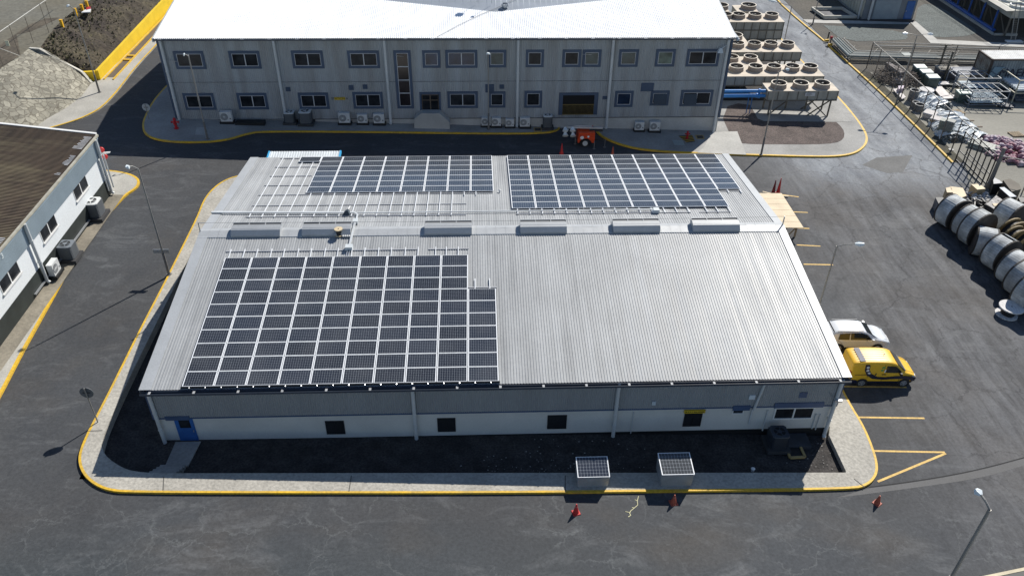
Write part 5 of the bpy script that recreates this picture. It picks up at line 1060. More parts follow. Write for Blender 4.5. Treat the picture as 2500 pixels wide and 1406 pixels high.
# ================= vehicles =================
def car(name,label,cat,loc,rz,st,body,glass,win,W,wheels,wr,extra=None,lampm=None,rimm=None):
    """st: stations (x, z_sill, z_belt, z_roof, half width belt, half width roof) from rear to front"""
    t=thing(name,label,cat,loc,rz); m=M(); rings=[]
    for x,zs,zb,zr,wb_,wr_ in st:
        zr=max(zr,zb+.01); zm=zs+(zb-zs)*.45
        half=[(wb_*.90,zs),(wb_*.99,zs+.08),(wb_*1.0,zm),(wb_*.965,zb),(wr_+(wb_*.965-wr_)*.06,zr-.07 if zr-zb>.1 else zr-.004),(wr_*.90,zr)]
        rings.append([V((x,-y,z)) for y,z in half]+[V((x,y,z)) for y,z in reversed(half)])
    k=12; base=len(m.v)
    for r in rings: m.v+= [tuple(p) for p in r]
    for i in range(len(rings)-1):
        for j in range(k): a=i*k+j; b_=i*k+(j+1)%k; m.f.append((a,b_,b_+k,a+k)); m.mi.append(0)
    m.f.append(tuple(range(k))); m.mi.append(0); m.f.append(tuple(reversed(range((len(rings)-1)*k,len(rings)*k)))); m.mi.append(0)
    o=m.build('body',body,t,world=False); sub=o.modifiers.new('s','SUBSURF'); sub.levels=sub.render_levels=2
    me=o.data; cr=me.attributes.new('crease_edge','FLOAT','EDGE')
    for e in me.edges:
        j0,j1=e.vertices[0]%k,e.vertices[1]%k
        cr.data[e.index].value=.55 if (j0==j1 and j0 in (3,4,7,8,5,6)) else (.45 if (e.vertices[0]//k in (0,len(rings)-1) and e.vertices[1]//k==e.vertices[0]//k) else .0)
    me.polygons.foreach_set('use_smooth',[True]*len(me.polygons))
    for nm,quads in win:
        m=M()
        for qd in quads: m.q(*qd)
        g=m.build(nm,glass,t,world=False,fix=False)
    for x,sd in wheels:
        y=sd*(W/2-.10); m=M(); m.cyl((x,y-.11*1,wr),(x,y+.11,wr),wr,wr,26); wo=m.build('wheel',mat('tyre_rubber',(.02,.02,.022)),t,world=False)
        m=M(); yy=y+sd*.115; m.cyl((x,yy-.01*sd,wr),(x,yy,wr),wr*.66,wr*.66,20)
        o=m.build('rim',rimm or mat('rim_silver',(.6,.62,.64)),wo,world=False); m=M()
        m=M(); 
        for kk in range(5): a=2*math.pi*kk/5+.3; m.bar((x+wr*.28*cos(a),yy+.004*sd,wr+wr*.28*sin(a)),(x+wr*.6*cos(a+.32),yy+.004*sd,wr+wr*.6*sin(a+.32)),.05,.01)
        m.build('rim_slot',BLACK,wo,world=False)
        m=M(); m.ring((0,0,0),0,0,0,0,3)
        m=M(); n=16; 
        for i in range(n):
            a0=-.25+(math.pi+.5)*i/n; a1=-.25+(math.pi+.5)*(i+1)/n; R0,R1=wr*.98,wr*1.17; ys=sd*(W/2+.006)
            m.q((x+R0*cos(a0),ys,wr+R0*sin(a0)),(x+R1*cos(a0),ys,wr+R1*sin(a0)),(x+R1*cos(a1),ys,wr+R1*sin(a1)),(x+R0*cos(a1),ys,wr+R0*sin(a1)))
        m.build('wheel_arch',BLACK,t,world=False)
    return t
CG=mat('car_glass',(.02,.024,.026),r=.06,var=.2,spec=.6)
VY=mat('van_yellow',(.80,.47,.03),r=.42,var=.03,coat=.1,spec=.4); VD=mat('van_navy',(.012,.015,.04),r=.35,coat=.3)
# yellow van: length 4.1, rear under the roof edge, facing +x
vl=4.15; rear=(37.75,-7.85); gv=gz(40,-7.4)
st=[(-.02,.42,1.0,1.66,.80,.70),(.05,.30,1.0,1.78,.85,.74),(.6,.28,1.02,1.83,.86,.75),(1.6,.28,1.02,1.84,.865,.75),(2.35,.28,1.03,1.80,.865,.74),(2.72,.28,1.05,1.66,.865,.70),(3.25,.28,1.07,1.20,.86,.66),(3.45,.30,1.02,1.06,.85,.70),(3.85,.34,.88,.90,.80,.68),(4.08,.36,.66,.70,.70,.60),(4.16,.42,.55,.58,.55,.5)]
def sidequad(sd,pts,off=.012):
    # pts in (x,z); y follows the side taper
    out=[]
    for x,z in pts:
        yb=.862; yr=.745; y=yb*.965+(yr-yb*.965)*max(0,min(1,(z-1.03)/(1.75-1.03))) if z>1.03 else yb*.995; out.append((x,sd*(y+off),z))
    return out
win=[('windscreen',[((2.70,-.60,1.665),(3.27,-.70,1.205),(3.27,.70,1.205),(2.70,.60,1.665)),]),
('side_window',[sidequad(-1,[(2.02,1.12),(3.02,1.10),(2.98,1.22),(2.62,1.56),(2.05,1.60)],.016)]),('side_window',[sidequad(1,[(2.02,1.12),(3.02,1.10),(2.98,1.22),(2.62,1.56),(2.05,1.60)],.016)])]
van=car('delivery_van','yellow delivery van with a navy swoosh on its side, parked by the workshop corner','van',(rear[0],rear[1],gv),rad(-1.5),st,VY,CG,win,1.74,[(.78,-1),(.78,1),(3.35,-1),(3.35,1)],.31,rimm=mat('rim_grey',(.3,.31,.33),r=.4,m=.3))
def decal(pts,name,mt,off=.02): m=M(); m.q(*sidequad(-1,pts,off)); return m.build(name,mt,van,world=False,fix=False)
sw=[]
top=[(.98,1.70),(1.02,1.35),(1.20,1.05),(1.6,.82),(2.1,.80),(2.7,.88),(3.3,.90),(3.95,.80)]; bot=[(.72,1.70),(.74,1.30),(.95,.92),(1.35,.66),(2.0,.60),(2.7,.64),(3.2,.66),(3.95,.50)]
m=M()
for i in range(7):
    m.q(*sidequad(-1,[top[i],top[i+1],bot[i+1],bot[i]],.018))
m.build('swoosh',VD,van,world=False,fix=False)
for x,z in ((.90,1.50),(.93,1.28),(1.05,1.08)):
    m=M(); yv_=abs(sidequad(-1,[(x,z)],.03)[0][1]); m.cyl((x,-yv_,z),(x,-yv_+.01,z),.09,.09,14); m.build('decal',mat('decal_white',(.75,.75,.75)),van,world=False)
decal([(1.75,1.42),(1.95,1.44),(1.93,1.56),(1.78,1.54)],'green_decal',mat('decal_green',(.12,.38,.10),r=.5)); decal([(1.72,1.24),(1.86,1.22),(1.90,1.34),(1.74,1.36)],'green_decal',mat('decal_green',(.12,.38,.10))); decal([(1.95,1.14),(2.0,1.12),(2.04,1.34),(1.97,1.36)],'decal',mat('decal_white',(.75,.75,.75)))
m=M(); m.bar((.2,-.885,.98),(1.0,-.887,.99),.02,.02); m.bar((1.1,-.88,.42),(3.0,-.88,.42),.05,.08); m.build('sill_trim',VD,van,world=False)
m=M(); m.hull8([(-.06,-.83,.28),(.5,-.885,.28),(.5,.885,.28),(-.06,.83,.28)],[(-.06,-.8,.62),(.42,-.885,.55),(.42,.885,.55),(-.06,.8,.62)]); m.build('rear_bumper',VD,van,world=False)
m=M(); m.hull8([(3.8,-.80,.26),(4.19,-.55,.3),(4.19,.55,.3),(3.8,.80,.26)],[(3.82,-.835,.62),(4.2,-.6,.52),(4.2,.6,.52),(3.82,.835,.62)]); m.build('front_bumper',VD,van,world=False)
for sd in (-1,1):
    m=M(); m.hull8([(3.88,sd*.66,.64),(4.1,sd*.52,.62),(4.04,sd*.72,.60),(3.8,sd*.80,.64)],[(3.84,sd*.62,.84),(4.06,sd*.5,.76),(4.0,sd*.70,.76),(3.76,sd*.79,.86)]); m.build('headlight',mat('headlight_lens',(.65,.70,.75),r=.12,spec=.8),van,world=False)
    m=M(); m.hull8([(2.88,sd*.88,1.02),(3.02,sd*.88,1.02),(3.0,sd*1.05,1.04),(2.9,sd*1.05,1.04)],[(2.88,sd*.88,1.16),(3.02,sd*.88,1.16),(3.0,sd*1.04,1.18),(2.9,sd*1.04,1.18)]); m.build('mirror',BLACK,van,world=False)
m=M(); m.bar((2.74,-.62,1.62),(3.26,-.72,1.19),.05,.03); m.bar((3.28,-.70,1.19),(3.28,.70,1.19),.05,.03); m.build('wiper_cowl',BLACK,van,world=False)
m=M()
for k in range(6): y=-.5+.2*k; m.bar((.35,y,1.845),(2.2,y,1.838),.02,.012)
m.build('roof_rib',mat('van_yellow_rib',(.62,.38,.03),r=.4),van,world=False)
m=M(); m.q((.42,-.62,1.852),(.75,-.62,1.854),(.75,.62,1.854),(.42,.62,1.852)); m.build('roof_decal',mat('roof_decal_grey',(.30,.30,.33),r=.8,spec=.1),van,world=False,fix=False)
m=M(); m.cyl((2.05,0,1.83),(2.1,0,1.9),.02,.015,8); m.build('aerial',BLACK,van,world=False)
m=M(); m.q(*sidequad(-1,[(1.42,1.02),(1.52,1.12),(1.5,.98),(1.44,.9)],.02)); m.q(*sidequad(-1,[(1.83,.97),(2.1,.97),(2.1,1.03),(1.83,1.03)],.02)); m.build('door_handle',DARK,van,world=False,fix=False)
# silver car
SV=mat('silver_paint',(.70,.72,.74),r=.3,m=.05,var=.03,coat=.6)
st=[(.0,.40,.80,.95,.74,.60),(.08,.32,.92,1.30,.82,.62),(.55,.30,.94,1.50,.85,.62),(1.2,.30,.93,1.55,.86,.62),(2.1,.30,.92,1.52,.86,.61),(2.5,.30,.93,1.42,.86,.60),(3.2,.30,.95,1.02,.85,.60),(3.5,.32,.90,.94,.83,.66),(3.95,.36,.74,.78,.76,.62),(4.15,.40,.55,.60,.60,.5)]
def sq2(sd,pts,off=.016):
    out=[]
    for x,z in pts:
        y=.83+(.63-.83)*max(0,min(1,(z-.93)/(1.48-.93))); out.append((x,sd*(y+off),z))
    return out
win=[('windscreen',[((2.46,-.52,1.445),(3.2,-.66,1.02),(3.2,.66,1.02),(2.46,.52,1.445))]),('rear_window',[((.02,-.55,1.02),(.40,-.56,1.46),(.40,.56,1.46),(.02,.55,1.02))])]
for sd in (-1,1): win.append(('side_window',[sq2(sd,[(.62,1.02),(1.35,1.0),(1.35,1.42),(.72,1.38)])])); win.append(('side_window',[sq2(sd,[(1.42,1.0),(2.85,.99),(2.45,1.33),(2.1,1.42),(1.42,1.43)])])); 
bq=gp(2163,832,0); cv=car('parked_car','silver hatchback with a white sunlit roof parked beside the yellow van','car',(bq.x-4.45,-4.65,gz(40,-4.2)),rad(-1.5),st,SV,CG,win,1.74,[(.75,-1),(.75,1),(3.25,-1),(3.25,1)],.33)
for sd in (-1,1):
    m=M(); m.bar((.55,sd*.60,1.535),(2.2,sd*.59,1.545),.035,.03); m.build('roof_rail',mat('rail_grey',(.12,.13,.14),r=.5),cv,world=False)
    m=M(); m.hull8([(2.75,sd*.86,.96),(2.9,sd*.86,.96),(2.88,sd*1.02,.98),(2.78,sd*1.02,.98)],[(2.75,sd*.86,1.1),(2.9,sd*.86,1.1),(2.88,sd*1.0,1.12),(2.78,sd*1.0,1.12)]); m.build('mirror',SV,cv,world=False)
    m=M(); m.hull8([(3.85,sd*.60,.62),(4.08,sd*.5,.60),(4.05,sd*.68,.58),(3.75,sd*.78,.62)],[(3.82,sd*.58,.76),(4.04,sd*.48,.70),(4.0,sd*.66,.72),(3.72,sd*.76,.78)]); m.build('headlight',mat('headlight_lens',(.65,.70,.75)),cv,world=False)
m=M(); m.hull8([(.9,-.885,.28),(3.0,-.885,.28),(3.0,.885,.28),(.9,.885,.28)],[(.9,-.88,.40),(3.0,-.88,.40),(3.0,.88,.40),(.9,.88,.40)]); m.build('sill_trim',BLACK,cv,world=False)
# ================= fan coolers right of the far building =================
TAN=mat('cooler_top_tan',(.56,.49,.40),r=.75,var=.12,sc=1,fine=.08); TPAN=mat('cooler_panel',(.33,.32,.28),r=.7,var=.2,sc=.8,stretch=(2,2,.4)); TFR=mat('cooler_frame',(.14,.125,.10),r=.7,var=.2); FANB=mat('fan_shroud',(.30,.25,.21),r=.75,var=.15)
RIM=mat('fan_rim_pale',(.62,.55,.45),r=.6); MUD=mat('fan_motor',(.11,.11,.10),r=.6)
fanproto=None
def fan(t,x,y,z,r):
    """shroud + rim + blades as one part each under cooler t"""
    m=M(); n=22; a=len(m.v)
    m.cyl((x,y,z),(x,y,z+.45),r*1.08,r*.97,n,cap=False); m.ring((x,y,z),r*.9,r*.97,.40,.45,n)
    o=m.build('fan_shroud',FANB,t); m=M(); m.ring((x,y,z),r*.92,r*1.05,.44,.49,n); m.build('fan_rim',RIM,o)
    m=M(); m.cyl((x,y,z+.01),(x,y,z+.03),r*1.0,r*1.0,n); m.build('fan_well',mat('fan_well_dark',(.035,.033,.028),r=.8),o)
    m=M(); m.cyl((x,y,z+.05),(x,y,z+.42),r*.17,r*.14,10)
    ph=R.uniform(0,2)
    for k in range(5):
        a=ph+2*math.pi*k/5; a2=a+.5; m.q((x+.12*cos(a),y+.12*sin(a),z+.30),(x+r*.88*cos(a),y+r*.88*sin(a),z+.34),(x+r*.88*cos(a2),y+r*.88*sin(a2),z+.22),(x+.12*cos(a2),y+.12*sin(a2),z+.24))
    m.build('fan_blade',MUD,o,fix=False)
def cooler(x0,x1,y0,y1,zb,zt_,fans,r,lab,legs=True,ph=None,fy=None,tall=0):
    t=thing('fan_cooler',lab,'fan cooler',((x0+x1)/2,(y0+y1)/2,gz((x0+x1)/2,y0)),0,'rusty fan coolers beside the far building'); m=M(); m.box(x0,x1,y0,y1,zb-tall,zt_-.06); m.build('housing',TPAN,t)
    m=M(); m.box(x0-.04,x1+.04,y0-.04,y1+.04,zt_-.06,zt_); m.build('top_deck',TAN,t)
    k=max(3,int((x1-x0)/.95)); m=M()
    for i in range(k+1): x=x0+(x1-x0)*i/k; m.box(x-.035,x+.035,y0-.05,y0-.002,zb-tall,zt_-.06)
    m.box(x0-.03,x1+.03,y0-.07,y0-.003,zb-tall-.05,zb-tall+.06); 
    if tall: m.box(x0-.03,x1+.03,y0-.07,y0-.003,zb-.05,zb+.06)
    m.build('panel_rib',TFR,t)
    for fx in fans: fan(t,fx,fy or (y0+y1)/2,zt_,r)
    if legs:
        xs_=[x0+.45,x0+.45+(x1-x0-.9)*.38,x0+.45+(x1-x0-.9)*.72,x1-.45]
        for i,x in enumerate(xs_):
            for y in (y0+.15,y1-.15):
                if i in (0,3) or y>y0+.5 or 1:
                    if i in (1,2) and y<y0+.5: continue
                    m=M(); m.bar((x,y,gz(x,y)),(x,y,zb-tall),.13); m.build('leg',TFR,t)
        for (a,b_) in (((x0+.45,y0+.15,gz(x0,y0)+.1),(x0+2.2,y0+.15,zb-tall)),((x1-.45,y0+.15,zb-tall),(x1-2.6,y0+.15,gz(x1,y0)+.2)),((x1-2.6,y0+.15,zb-tall),(x1-.6,y0+.15,gz(x1,y0)+.2)),((x1-.45,y1-.15,zb-tall),(x1-2.6,y1-.15,gz(x1,y0)+.2))):
            m=M(); m.bar(a,b_,.10); m.build('brace',TFR,t)
    return t
zt1=2.15; y0=30.6
def fx_(px,py,z,y=None): return onz(px,py,z).x
f1=[onz(px,210,zt1+.3) for px in (1905,1959,2012)]
y1=onz(1860,203.5,zt1).y
c1=cooler(44.1,51.1,y0,y1,1.15,zt1,[p.x for p in f1],.74,'front fan cooler with three fans and a white notice on its side',fy=(y0+y1)/2)
m=M(); a=ony(1967,227,y0-.09); b_=ony(1989,235,y0-.09); m.box(a.x,b_.x,y0-.10,y0-.08,b_.z,a.z); nt_=m.build('notice',mat('notice_white',(.6,.6,.6),r=.6),c1); m=M()
for k,w_ in enumerate((.6,.75,.5)): zz=a.z-(a.z-b_.z)*(.25+.25*k); m.box(a.x+.12,a.x+.12+w_*(b_.x-a.x-.2),y0-.105,y0-.101,zz-.02,zz+.02)
m.build('lettering',mat('notice_grey',(.15,.15,.16),r=.6),nt_)
m=M(); m.cyl((51.15,y0+.8,1.6),(51.45,y0+.8,1.6),.18,.18,12); m.build('pipe_stub',mat('pale_stub',(.5,.52,.54),r=.5),c1)
# unit 2: five fans
q=onz(2012,186,zt1); y0=q.y; x1=q.x; y1=onz(1990,158,zt1).y; fs=[onz(px,166,zt1+.3).x for px in (1799,1846,1891,1936,1980)]
cooler(38.75,x1,y0,y1,1.15,zt1,fs,.72,'longest fan cooler with five fans behind the front one',fy=(y0+y1)/2+.1)
q=onz(1860,158,zt1); y0b=y1+.12; y1b=onz(1842,128,zt1).y; fs=[onz(px,141,zt1+.3).x for px in (1786,1832)]
cooler(38.75,onz(1862,158,zt1).x,y0b,y0b+2.2,1.3,zt1,fs,.70,'short two-fan cooler between the five-fan and four-fan coolers',legs=False,fy=y0b+1.1)
q=onz(1957,127,zt1); y0=q.y; x1=q.x; y1=onz(1945,103,zt1).y; fs=[onz(px,110,zt1+.3).x for px in (1803,1844,1884,1925)]
cooler(38.75,x1,y0,y1,1.15,zt1,fs,.70,'fan cooler with four fans in the middle of the group',fy=(y0+y1)/2+.1)
cooler(38.75,onz(1822,100,zt1).x,y1+.1,y1+2.3,1.3,zt1,[onz(1795,88,zt1+.3).x],.80,'partly hidden single-fan cooler just behind the four-fan cooler',legs=False)
q=onz(1915,54,zt1); y0=q.y; x1=q.x; y1=onz(1895,34,zt1).y; fs=[onz(px,40,zt1+.3).x for px in (1774,1806,1846,1887)]
cooler(38.75,x1,y0,y1,1.15,zt1,fs,.76,'deep two-tier fan cooler with four fans and a tall rusty side',fy=(y0+y1)/2+.1,tall=1.1)
q=onz(1851,29,zt1); y0=q.y+.1; fs=[onz(1828,15,zt1+.3).x]
cooler(onz(1800,28,zt1).x,q.x,y0,y0+2.4,.3,zt1,fs,.9,'separate square cooler with one fan at the back of the group',legs=False)
cooler(38.75,onz(1778,26,zt1).x,y0,y0+2.4,1.0,zt1,[onz(1760,15,zt1+.3).x],.9,'rearmost cooler mostly hidden by the white roof',legs=False)
# blue pipes
PB=mat('pipe_blue',(.05,.25,.62),r=.4,var=.08); t=thing('blue_pipework','bright blue pipes running from the far building to the front fan cooler','pipes',(42,31.5,0)); m=M()
for z,y in ((1.9,31.2),(1.45,31.05),(1.25,31.6)):
    m=M(); m.cyl((38.4,y,z),(44.0,y,z),.16,.16,12); m.cyl((43.3,y,z),(43.45,y,z),.24,.24,12); m.build('pipe',PB,t,smooth=True)
for x in (42.4,42.75): m=M(); m.bar((x,31.0,gz(42,31)),(x,31.1,1.6),.07); m.build('stand',mat('stand_blue',(.04,.14,.34),r=.5),t)
# ================= plant building top right =================
bl=gp(2103,50,0); br=gp(2222,50,0); yF=bl.y; xL=66.9; xR=73.9; gH=4.2
pbd=thing('plant_building','tall grey plant building with a blue door at the top right','building',((xL+xR)/2,yF+5,gz(70,yF)))
PG=mat('plant_grey_render',(.20,.215,.23),r=.8,var=.1); PGL=mat('plant_pale_panel',(.30,.345,.37),r=.7,var=.1); PS=mat('plant_yellowish_cladding',(.42,.42,.36),r=.7,var=.1)  # side cladding is yellowish-pale
z0=gz(70,yF)-.5; m=M(); m.box(xL,xR,yF,yF+25,z0,z0+gH); m.build('wall',PG,pbd)
a=ony(2122,40,yF); b_=ony(2185,48,yF); m=M(); m.box(68.3,71.7,yF-.04,yF,gz(70,yF)+.15,z0+gH-.1); m.build('panel',PGL,pbd)
d0=ony(2203,50,yF).x; d1=ony(2222,50,yF).x; m=M(); m.box(d0,d1,yF-.06,yF,gz(73,yF)+.1,gz(73,yF)+2.7); dd=m.build('door',mat('blue_door_paint',(.03,.12,.36)),pbd); m=M(); m.box(d0+.08,d0+.14,yF-.1,yF-.06,gz(73,yF)+1.3,gz(73,yF)+1.5); m.build('handle',GALV,dd)
m=M(); m.box(xL-.25,xR+.1,yF-.3,yF-.0,z0,gz(70,yF)+.25); m.build('plinth',mat('dark_plinth',(.05,.05,.055),r=.8),pbd)
m=M(); m.corr(yF,yF+25,.9,.08,lambda u,t_,h:V((xL-.03-h,u,gz(66,yF)+.3+t_*gH)),((0,0),(.45,0),(.5,1),(.95,1))); m.build('side_cladding',PS,pbd)
m=M(); m.cyl((xL-.2,yF+.6,gz(66,yF)),(xL-.2,yF+.6,z0+gH),.14,.14,10); m.build('downpipe',PIPE,pbd)
m=M(); m.cyl((xL+.9,yF-.15,gz(66,yF)),(xL+.9,yF-.15,z0+gH),.16,.16,10); m.build('downpipe',PIPE,pbd)
# low kerbed basin left of it
t=thing('bund','low pale-walled basin beside the grey plant building','basin',tuple(gp(2040,35,.1))); q=[gp(a_,b_,.35) for a_,b_ in ((1982,21),(2055,21),(2090,42),(2012,42))]; m=M()
for i in range(4): m.bar(q[i],q[(i+1)%4],.22,.35)
m.build('bund_wall',mat('pale_coping',(.5,.48,.42)),t); m=M(); m.q(*[p-V((0,0,.25)) for p in q]); m.build('floor',mat('basin_floor',(.10,.10,.11),r=.8,var=.3),t)
# pipe rack across the earth
t=thing('pipe_rack','low rack of grey-green pipes turning right across the dirt from the road edge','pipe rack',tuple(gp(2072,135,0)))
PGm=mat('pipe_grey_green',(.22,.25,.24),r=.6,var=.15); PRm=mat('pipe_pinkish',(.38,.25,.22),r=.6)
for k,(o,mt_,rr) in enumerate(((0,PGm,.16),(.45,PGm,.10),(.8,PGm,.12),(1.2,PGm,.07),(1.7,mat('pipe_pale',(.42,.42,.38),r=.6),.06))):
    A=gp(2030,94,.7)+V((o*.9,0,0)); B=gp(2073,137,.7)+V((o*.9,o,0)); C=gp(2395,152,.7)+V((0,o,0)); C=V((86,B.y,gz(86,B.y)+.7))
    m=M(); m.tube([A,B,C],rr,8); m.build('pipe',mt_,t,smooth=True)
for px,py in ((2050,115),(2073,137),(2130,143),(2190,144),(2260,147),(2330,149)):
    q=gp(px,py,0); m=M(); m.bar((q.x-.2,q.y-.2,q.z),(q.x-.2,q.y-.2,q.z+.6),.1); m.bar((q.x-.3,q.y-.3,q.z+.5),(q.x+1.3,q.y+1.9,q.z+.5),.1); m.build('support',TFR,t)
q=gp(2215,140,.6); m=M(); m.box(q.x-.5,q.x+.5,q.y-.2,q.y+.8,q.z,q.z+.25); m.build('valve_box',PGm,t)
m=M(); q=gp(2021,95,0); m.cyl((q.x,q.y,q.z),(q.x,q.y,q.z+.9),.09,.09,8); q2=gp(2030,92,.9); m.cyl((q2.x,q2.y,q2.z-.9),(q2.x,q2.y,q2.z),.07,.07,8); m.build('riser',DARK,t); m=M(); m.cyl((q2.x-.15,q2.y,q2.z),(q2.x+.15,q2.y,q2.z),.16,.16,10); m.build('valve_wheel',REDP,t)
m=M(); 
for a_,b_ in (((2014,100),(2023,99)),((2022,110),(2031,109))): m.bar(gp(*a_,.25),gp(*b_,.25),.22,.25)
tag(m.build('kerb_end',YEL),'pair of yellow kerb ends at the pipe crossing beside the road','kerb end')
for pz,lab in (((2060,118,2520,132),'long thin pale pipe laid across the dirt behind the pipe rack'),((2060,142,2520,158),'long thin pale pipe laid across the dirt in front of the pipe rack')):
    A=gp(pz[0],pz[1],.25); B=gp(pz[2],pz[3],.25); 
    if 'behind' in lab: A=gp(2137,112,.25); B=gp(2520,121,.25)
    m=M(); m.cyl(A,B,.07,.07,8); tag(m.build('ground_pipe',mat('pipe_pale',(.42,.42,.38))),lab,'pipe')
# ---- big air-cooled bank in the top right corner
t=thing('cooling_bank','raised cooling bank with white fans, blue pipes and ladder, top right corner','cooling bank',tuple(gp(2455,95,0)))
bx,by=82.6,57.0; g0=gz(84,57); zt_=g0+3.5
pl=onz(2455,30,zt_); bx=83.9; by=57.6
m=M(); m.box(bx,bx+16,by,by+26,zt_-1.1,zt_-.1); m.build('housing',mat('bank_pale',(.42,.42,.37),r=.7,var=.1),t)
m=M(); m.box(bx-1.0,bx,by-.2,by+26,zt_-.25,zt_-.1); m.build('walkway',mat('walkway_grey',(.28,.27,.24),r=.7),t)
m=M(); 
for zz in (.55,1.0): m.tube([(bx-1,by+26,zt_+zz),(bx-1,by-.2,zt_+zz),(bx+4,by-.2,zt_+zz)],.035,6)
m.build('handrail',mat('rail_cream',(.5,.47,.36),r=.6),t)
for i in range(4):
    for j in range(9):
        x=bx+1.6+i*2.9; y=by+1.5+j*2.8; m=M(); m.ring((x,y,zt_-.1),1.02,1.15,0,.3,20); o=m.build('fan_ring',WHITE,t); m=M(); m.cyl((x,y,zt_-.08),(x,y,zt_-.05),1.02,1.02,20); m.build('fan_grille',mat('dark_grille',(.10,.11,.12),r=.6),o)
for j in range(10):
    y=by+.2+j*2.8
    m=M(); m.bar((bx+.2,y,g0-.3),(bx+.2,y,zt_-1.1),.18); m.build('leg',TFR,t); m=M(); m.bar((bx+.2,y,g0),(bx+.2,y+2.4,zt_-1.2),.1); m.build('brace',TFR,t)
for i in range(1,5): m=M(); m.bar((bx+i*2.9,by+.2,g0-.3),(bx+i*2.9,by+.2,zt_-1.1),.18); m.build('leg',TFR,t)
PBD=mat('pipe_deep_blue',(.015,.09,.36),r=.4)
for j in range(6):
    y=by+2.2+j*3.2; m=M(); m.tube([(bx-.5,y,g0+.35),(bx-.5,y,g0+2.2),(bx-.25,y+.35,g0+2.6),(bx-.1,y+.7,g0+2.2),(bx-.1,y+.7,g0+.4)],.11,8); m.build('riser_pipe',PBD,t,smooth=True)
m=M(); m.cyl((bx-.7,by+1.5,g0+.35),(bx-.7,by+26,g0+.35),.22,.22,10); m.build('header_pipe',PBD,t,smooth=True)
m=M(); m.cyl((bx-.25,by+1.8,g0+.3),(bx-.25,by+26,g0+.3),.12,.12,8); m.build('header_pipe',PBD,t,smooth=True)
lx,ly=bx+.2,by-1.5; m=M()
for dx in (-.3,.3): m.bar((lx+dx,ly-.4,g0),(lx+dx,by-.25,zt_+.9),.07)
for k in range(16): f=k/16; m.bar((lx-.3,ly-.4+(by-.25-ly+.4)*f,g0+(zt_-g0)*f),(lx+.3,ly-.4+(by-.25-ly+.4)*f,g0+(zt_-g0)*f),.04)
m.build('ladder',mat('ladder_grey',(.33,.31,.27),r=.6),t); m=M(); m.box(lx-1,lx+1.1,ly-.9,ly-.2,g0-.1,g0+.2); m.build('footing',WHITE,t)
m=M(); m.bar((bx-1.1,by+.5,g0+.12),(bx-1.1,by+26,g0+.12),.35,.3); m.bar((bx-1.1,by+.5,g0+.12),(bx+2,by+.5,g0+.12),.35,.3); m.build('plinth_edge',mat('pale_coping',(.5,.48,.42)),t)
# ================= storage yard =================
# shipping container
cA=onz(2396,143.5,0); 
yc=gp(2395,222,.03).y; xc=gp(2395,222,.03).x; gc=gz(xc,yc)+.03; 
Wc=2.45; zc=ony(2413,145,yc).z; yb2=yc+Wc*1.15; 
t=thing('shipping_container','weathered grey shipping container with dark lettering on the right edge of the yard','container',(xc+5,yc+1,gc))
SC=mat('container_grey_blue',(.17,.20,.22),r=.7,var=.35,sc=.9,stretch=(1,1,.3)); SR=mat('container_rust_grey',(.14,.115,.095),r=.8,var=.4,sc=1.4,c2=(.25,.25,.23)); ST=mat('container_roof_pale',(.60,.60,.58),r=.6,var=.12,sc=1.5)
L_=10.5; hz=zc-gc
m=M(); m.corr(xc+.15,xc+L_,.30,.05,lambda u,t_,h:V((u,yc+.06-h,gc+.15+t_*(hz-.3))),((0,0),(.3,0),(.45,1),(.85,1))); m.build('side_wall',SC,t)
m=M(); m.corr(yc+.1,yb2-.1,.34,.05,lambda u,t_,h:V((xc+.06-h,u,gc+.15+t_*(hz-.3))),((0,0),(.3,0),(.45,1),(.85,1))); m.build('end_door',SR,t)
m=M(); m.corr(xc+.1,xc+L_,.24,.035,lambda u,t_,h:V((u,yc+.05+t_*(yb2-yc-.1),gc+hz-.05+h)),((0,0),(.3,0),(.45,1),(.85,1))); m.build('roof',ST,t)
m=M(); m.box(xc+.1,xc+L_,yc+.1,yb2-.05,gc+.1,gc+hz-.1); m.build('core',DARK,t)
m=M()
for (a,b_) in (((xc,yc),(xc+L_,yc)),((xc,yb2),(xc+L_,yb2))):
    for z in (gc+.08,gc+hz-.09): m.bar((a[0],a[1]+.0,z),(b_[0],b_[1],z),.15)
for z in (gc+.08,gc+hz-.09): m.bar((xc,yc,z),(xc,yb2,z),.15)
for y in (yc,yb2): m.bar((xc+.08,y,gc),(xc+.08,y,gc+hz),.18)
m.build('frame',mat('container_frame_dark',(.05,.035,.028),r=.8,var=.4),t)
q=ony(2428,172,yc-.07); m=M(); m.hull8([(q.x-.55,yc-.07,q.z-.9),(q.x+.0,yc-.07,q.z-.9),(q.x+.0,yc-.04,q.z-.9),(q.x-.55,yc-.04,q.z-.9)],[(q.x-.1,yc-.07,q.z+.35),(q.x+1.1,yc-.07,q.z+.35),(q.x+1.1,yc-.04,q.z+.35),(q.x-.1,yc-.04,q.z+.35)]); m.build('logo_panel',mat('container_logo_blue',(.20,.30,.37),r=.7,var=.15),t)
q=ony(2440,176,yc-.06); text('MAERSK',1.25,mat('container_letters',(.012,.013,.035),r=.6),'lettering',t,Matrix.Translation((q.x+.0,yc-.06,q.z-.15))@Matrix.Rotation(rad(90),4,'X')@Matrix.Diagonal((1.05,.95,1,1)),world=True,ax='LEFT')
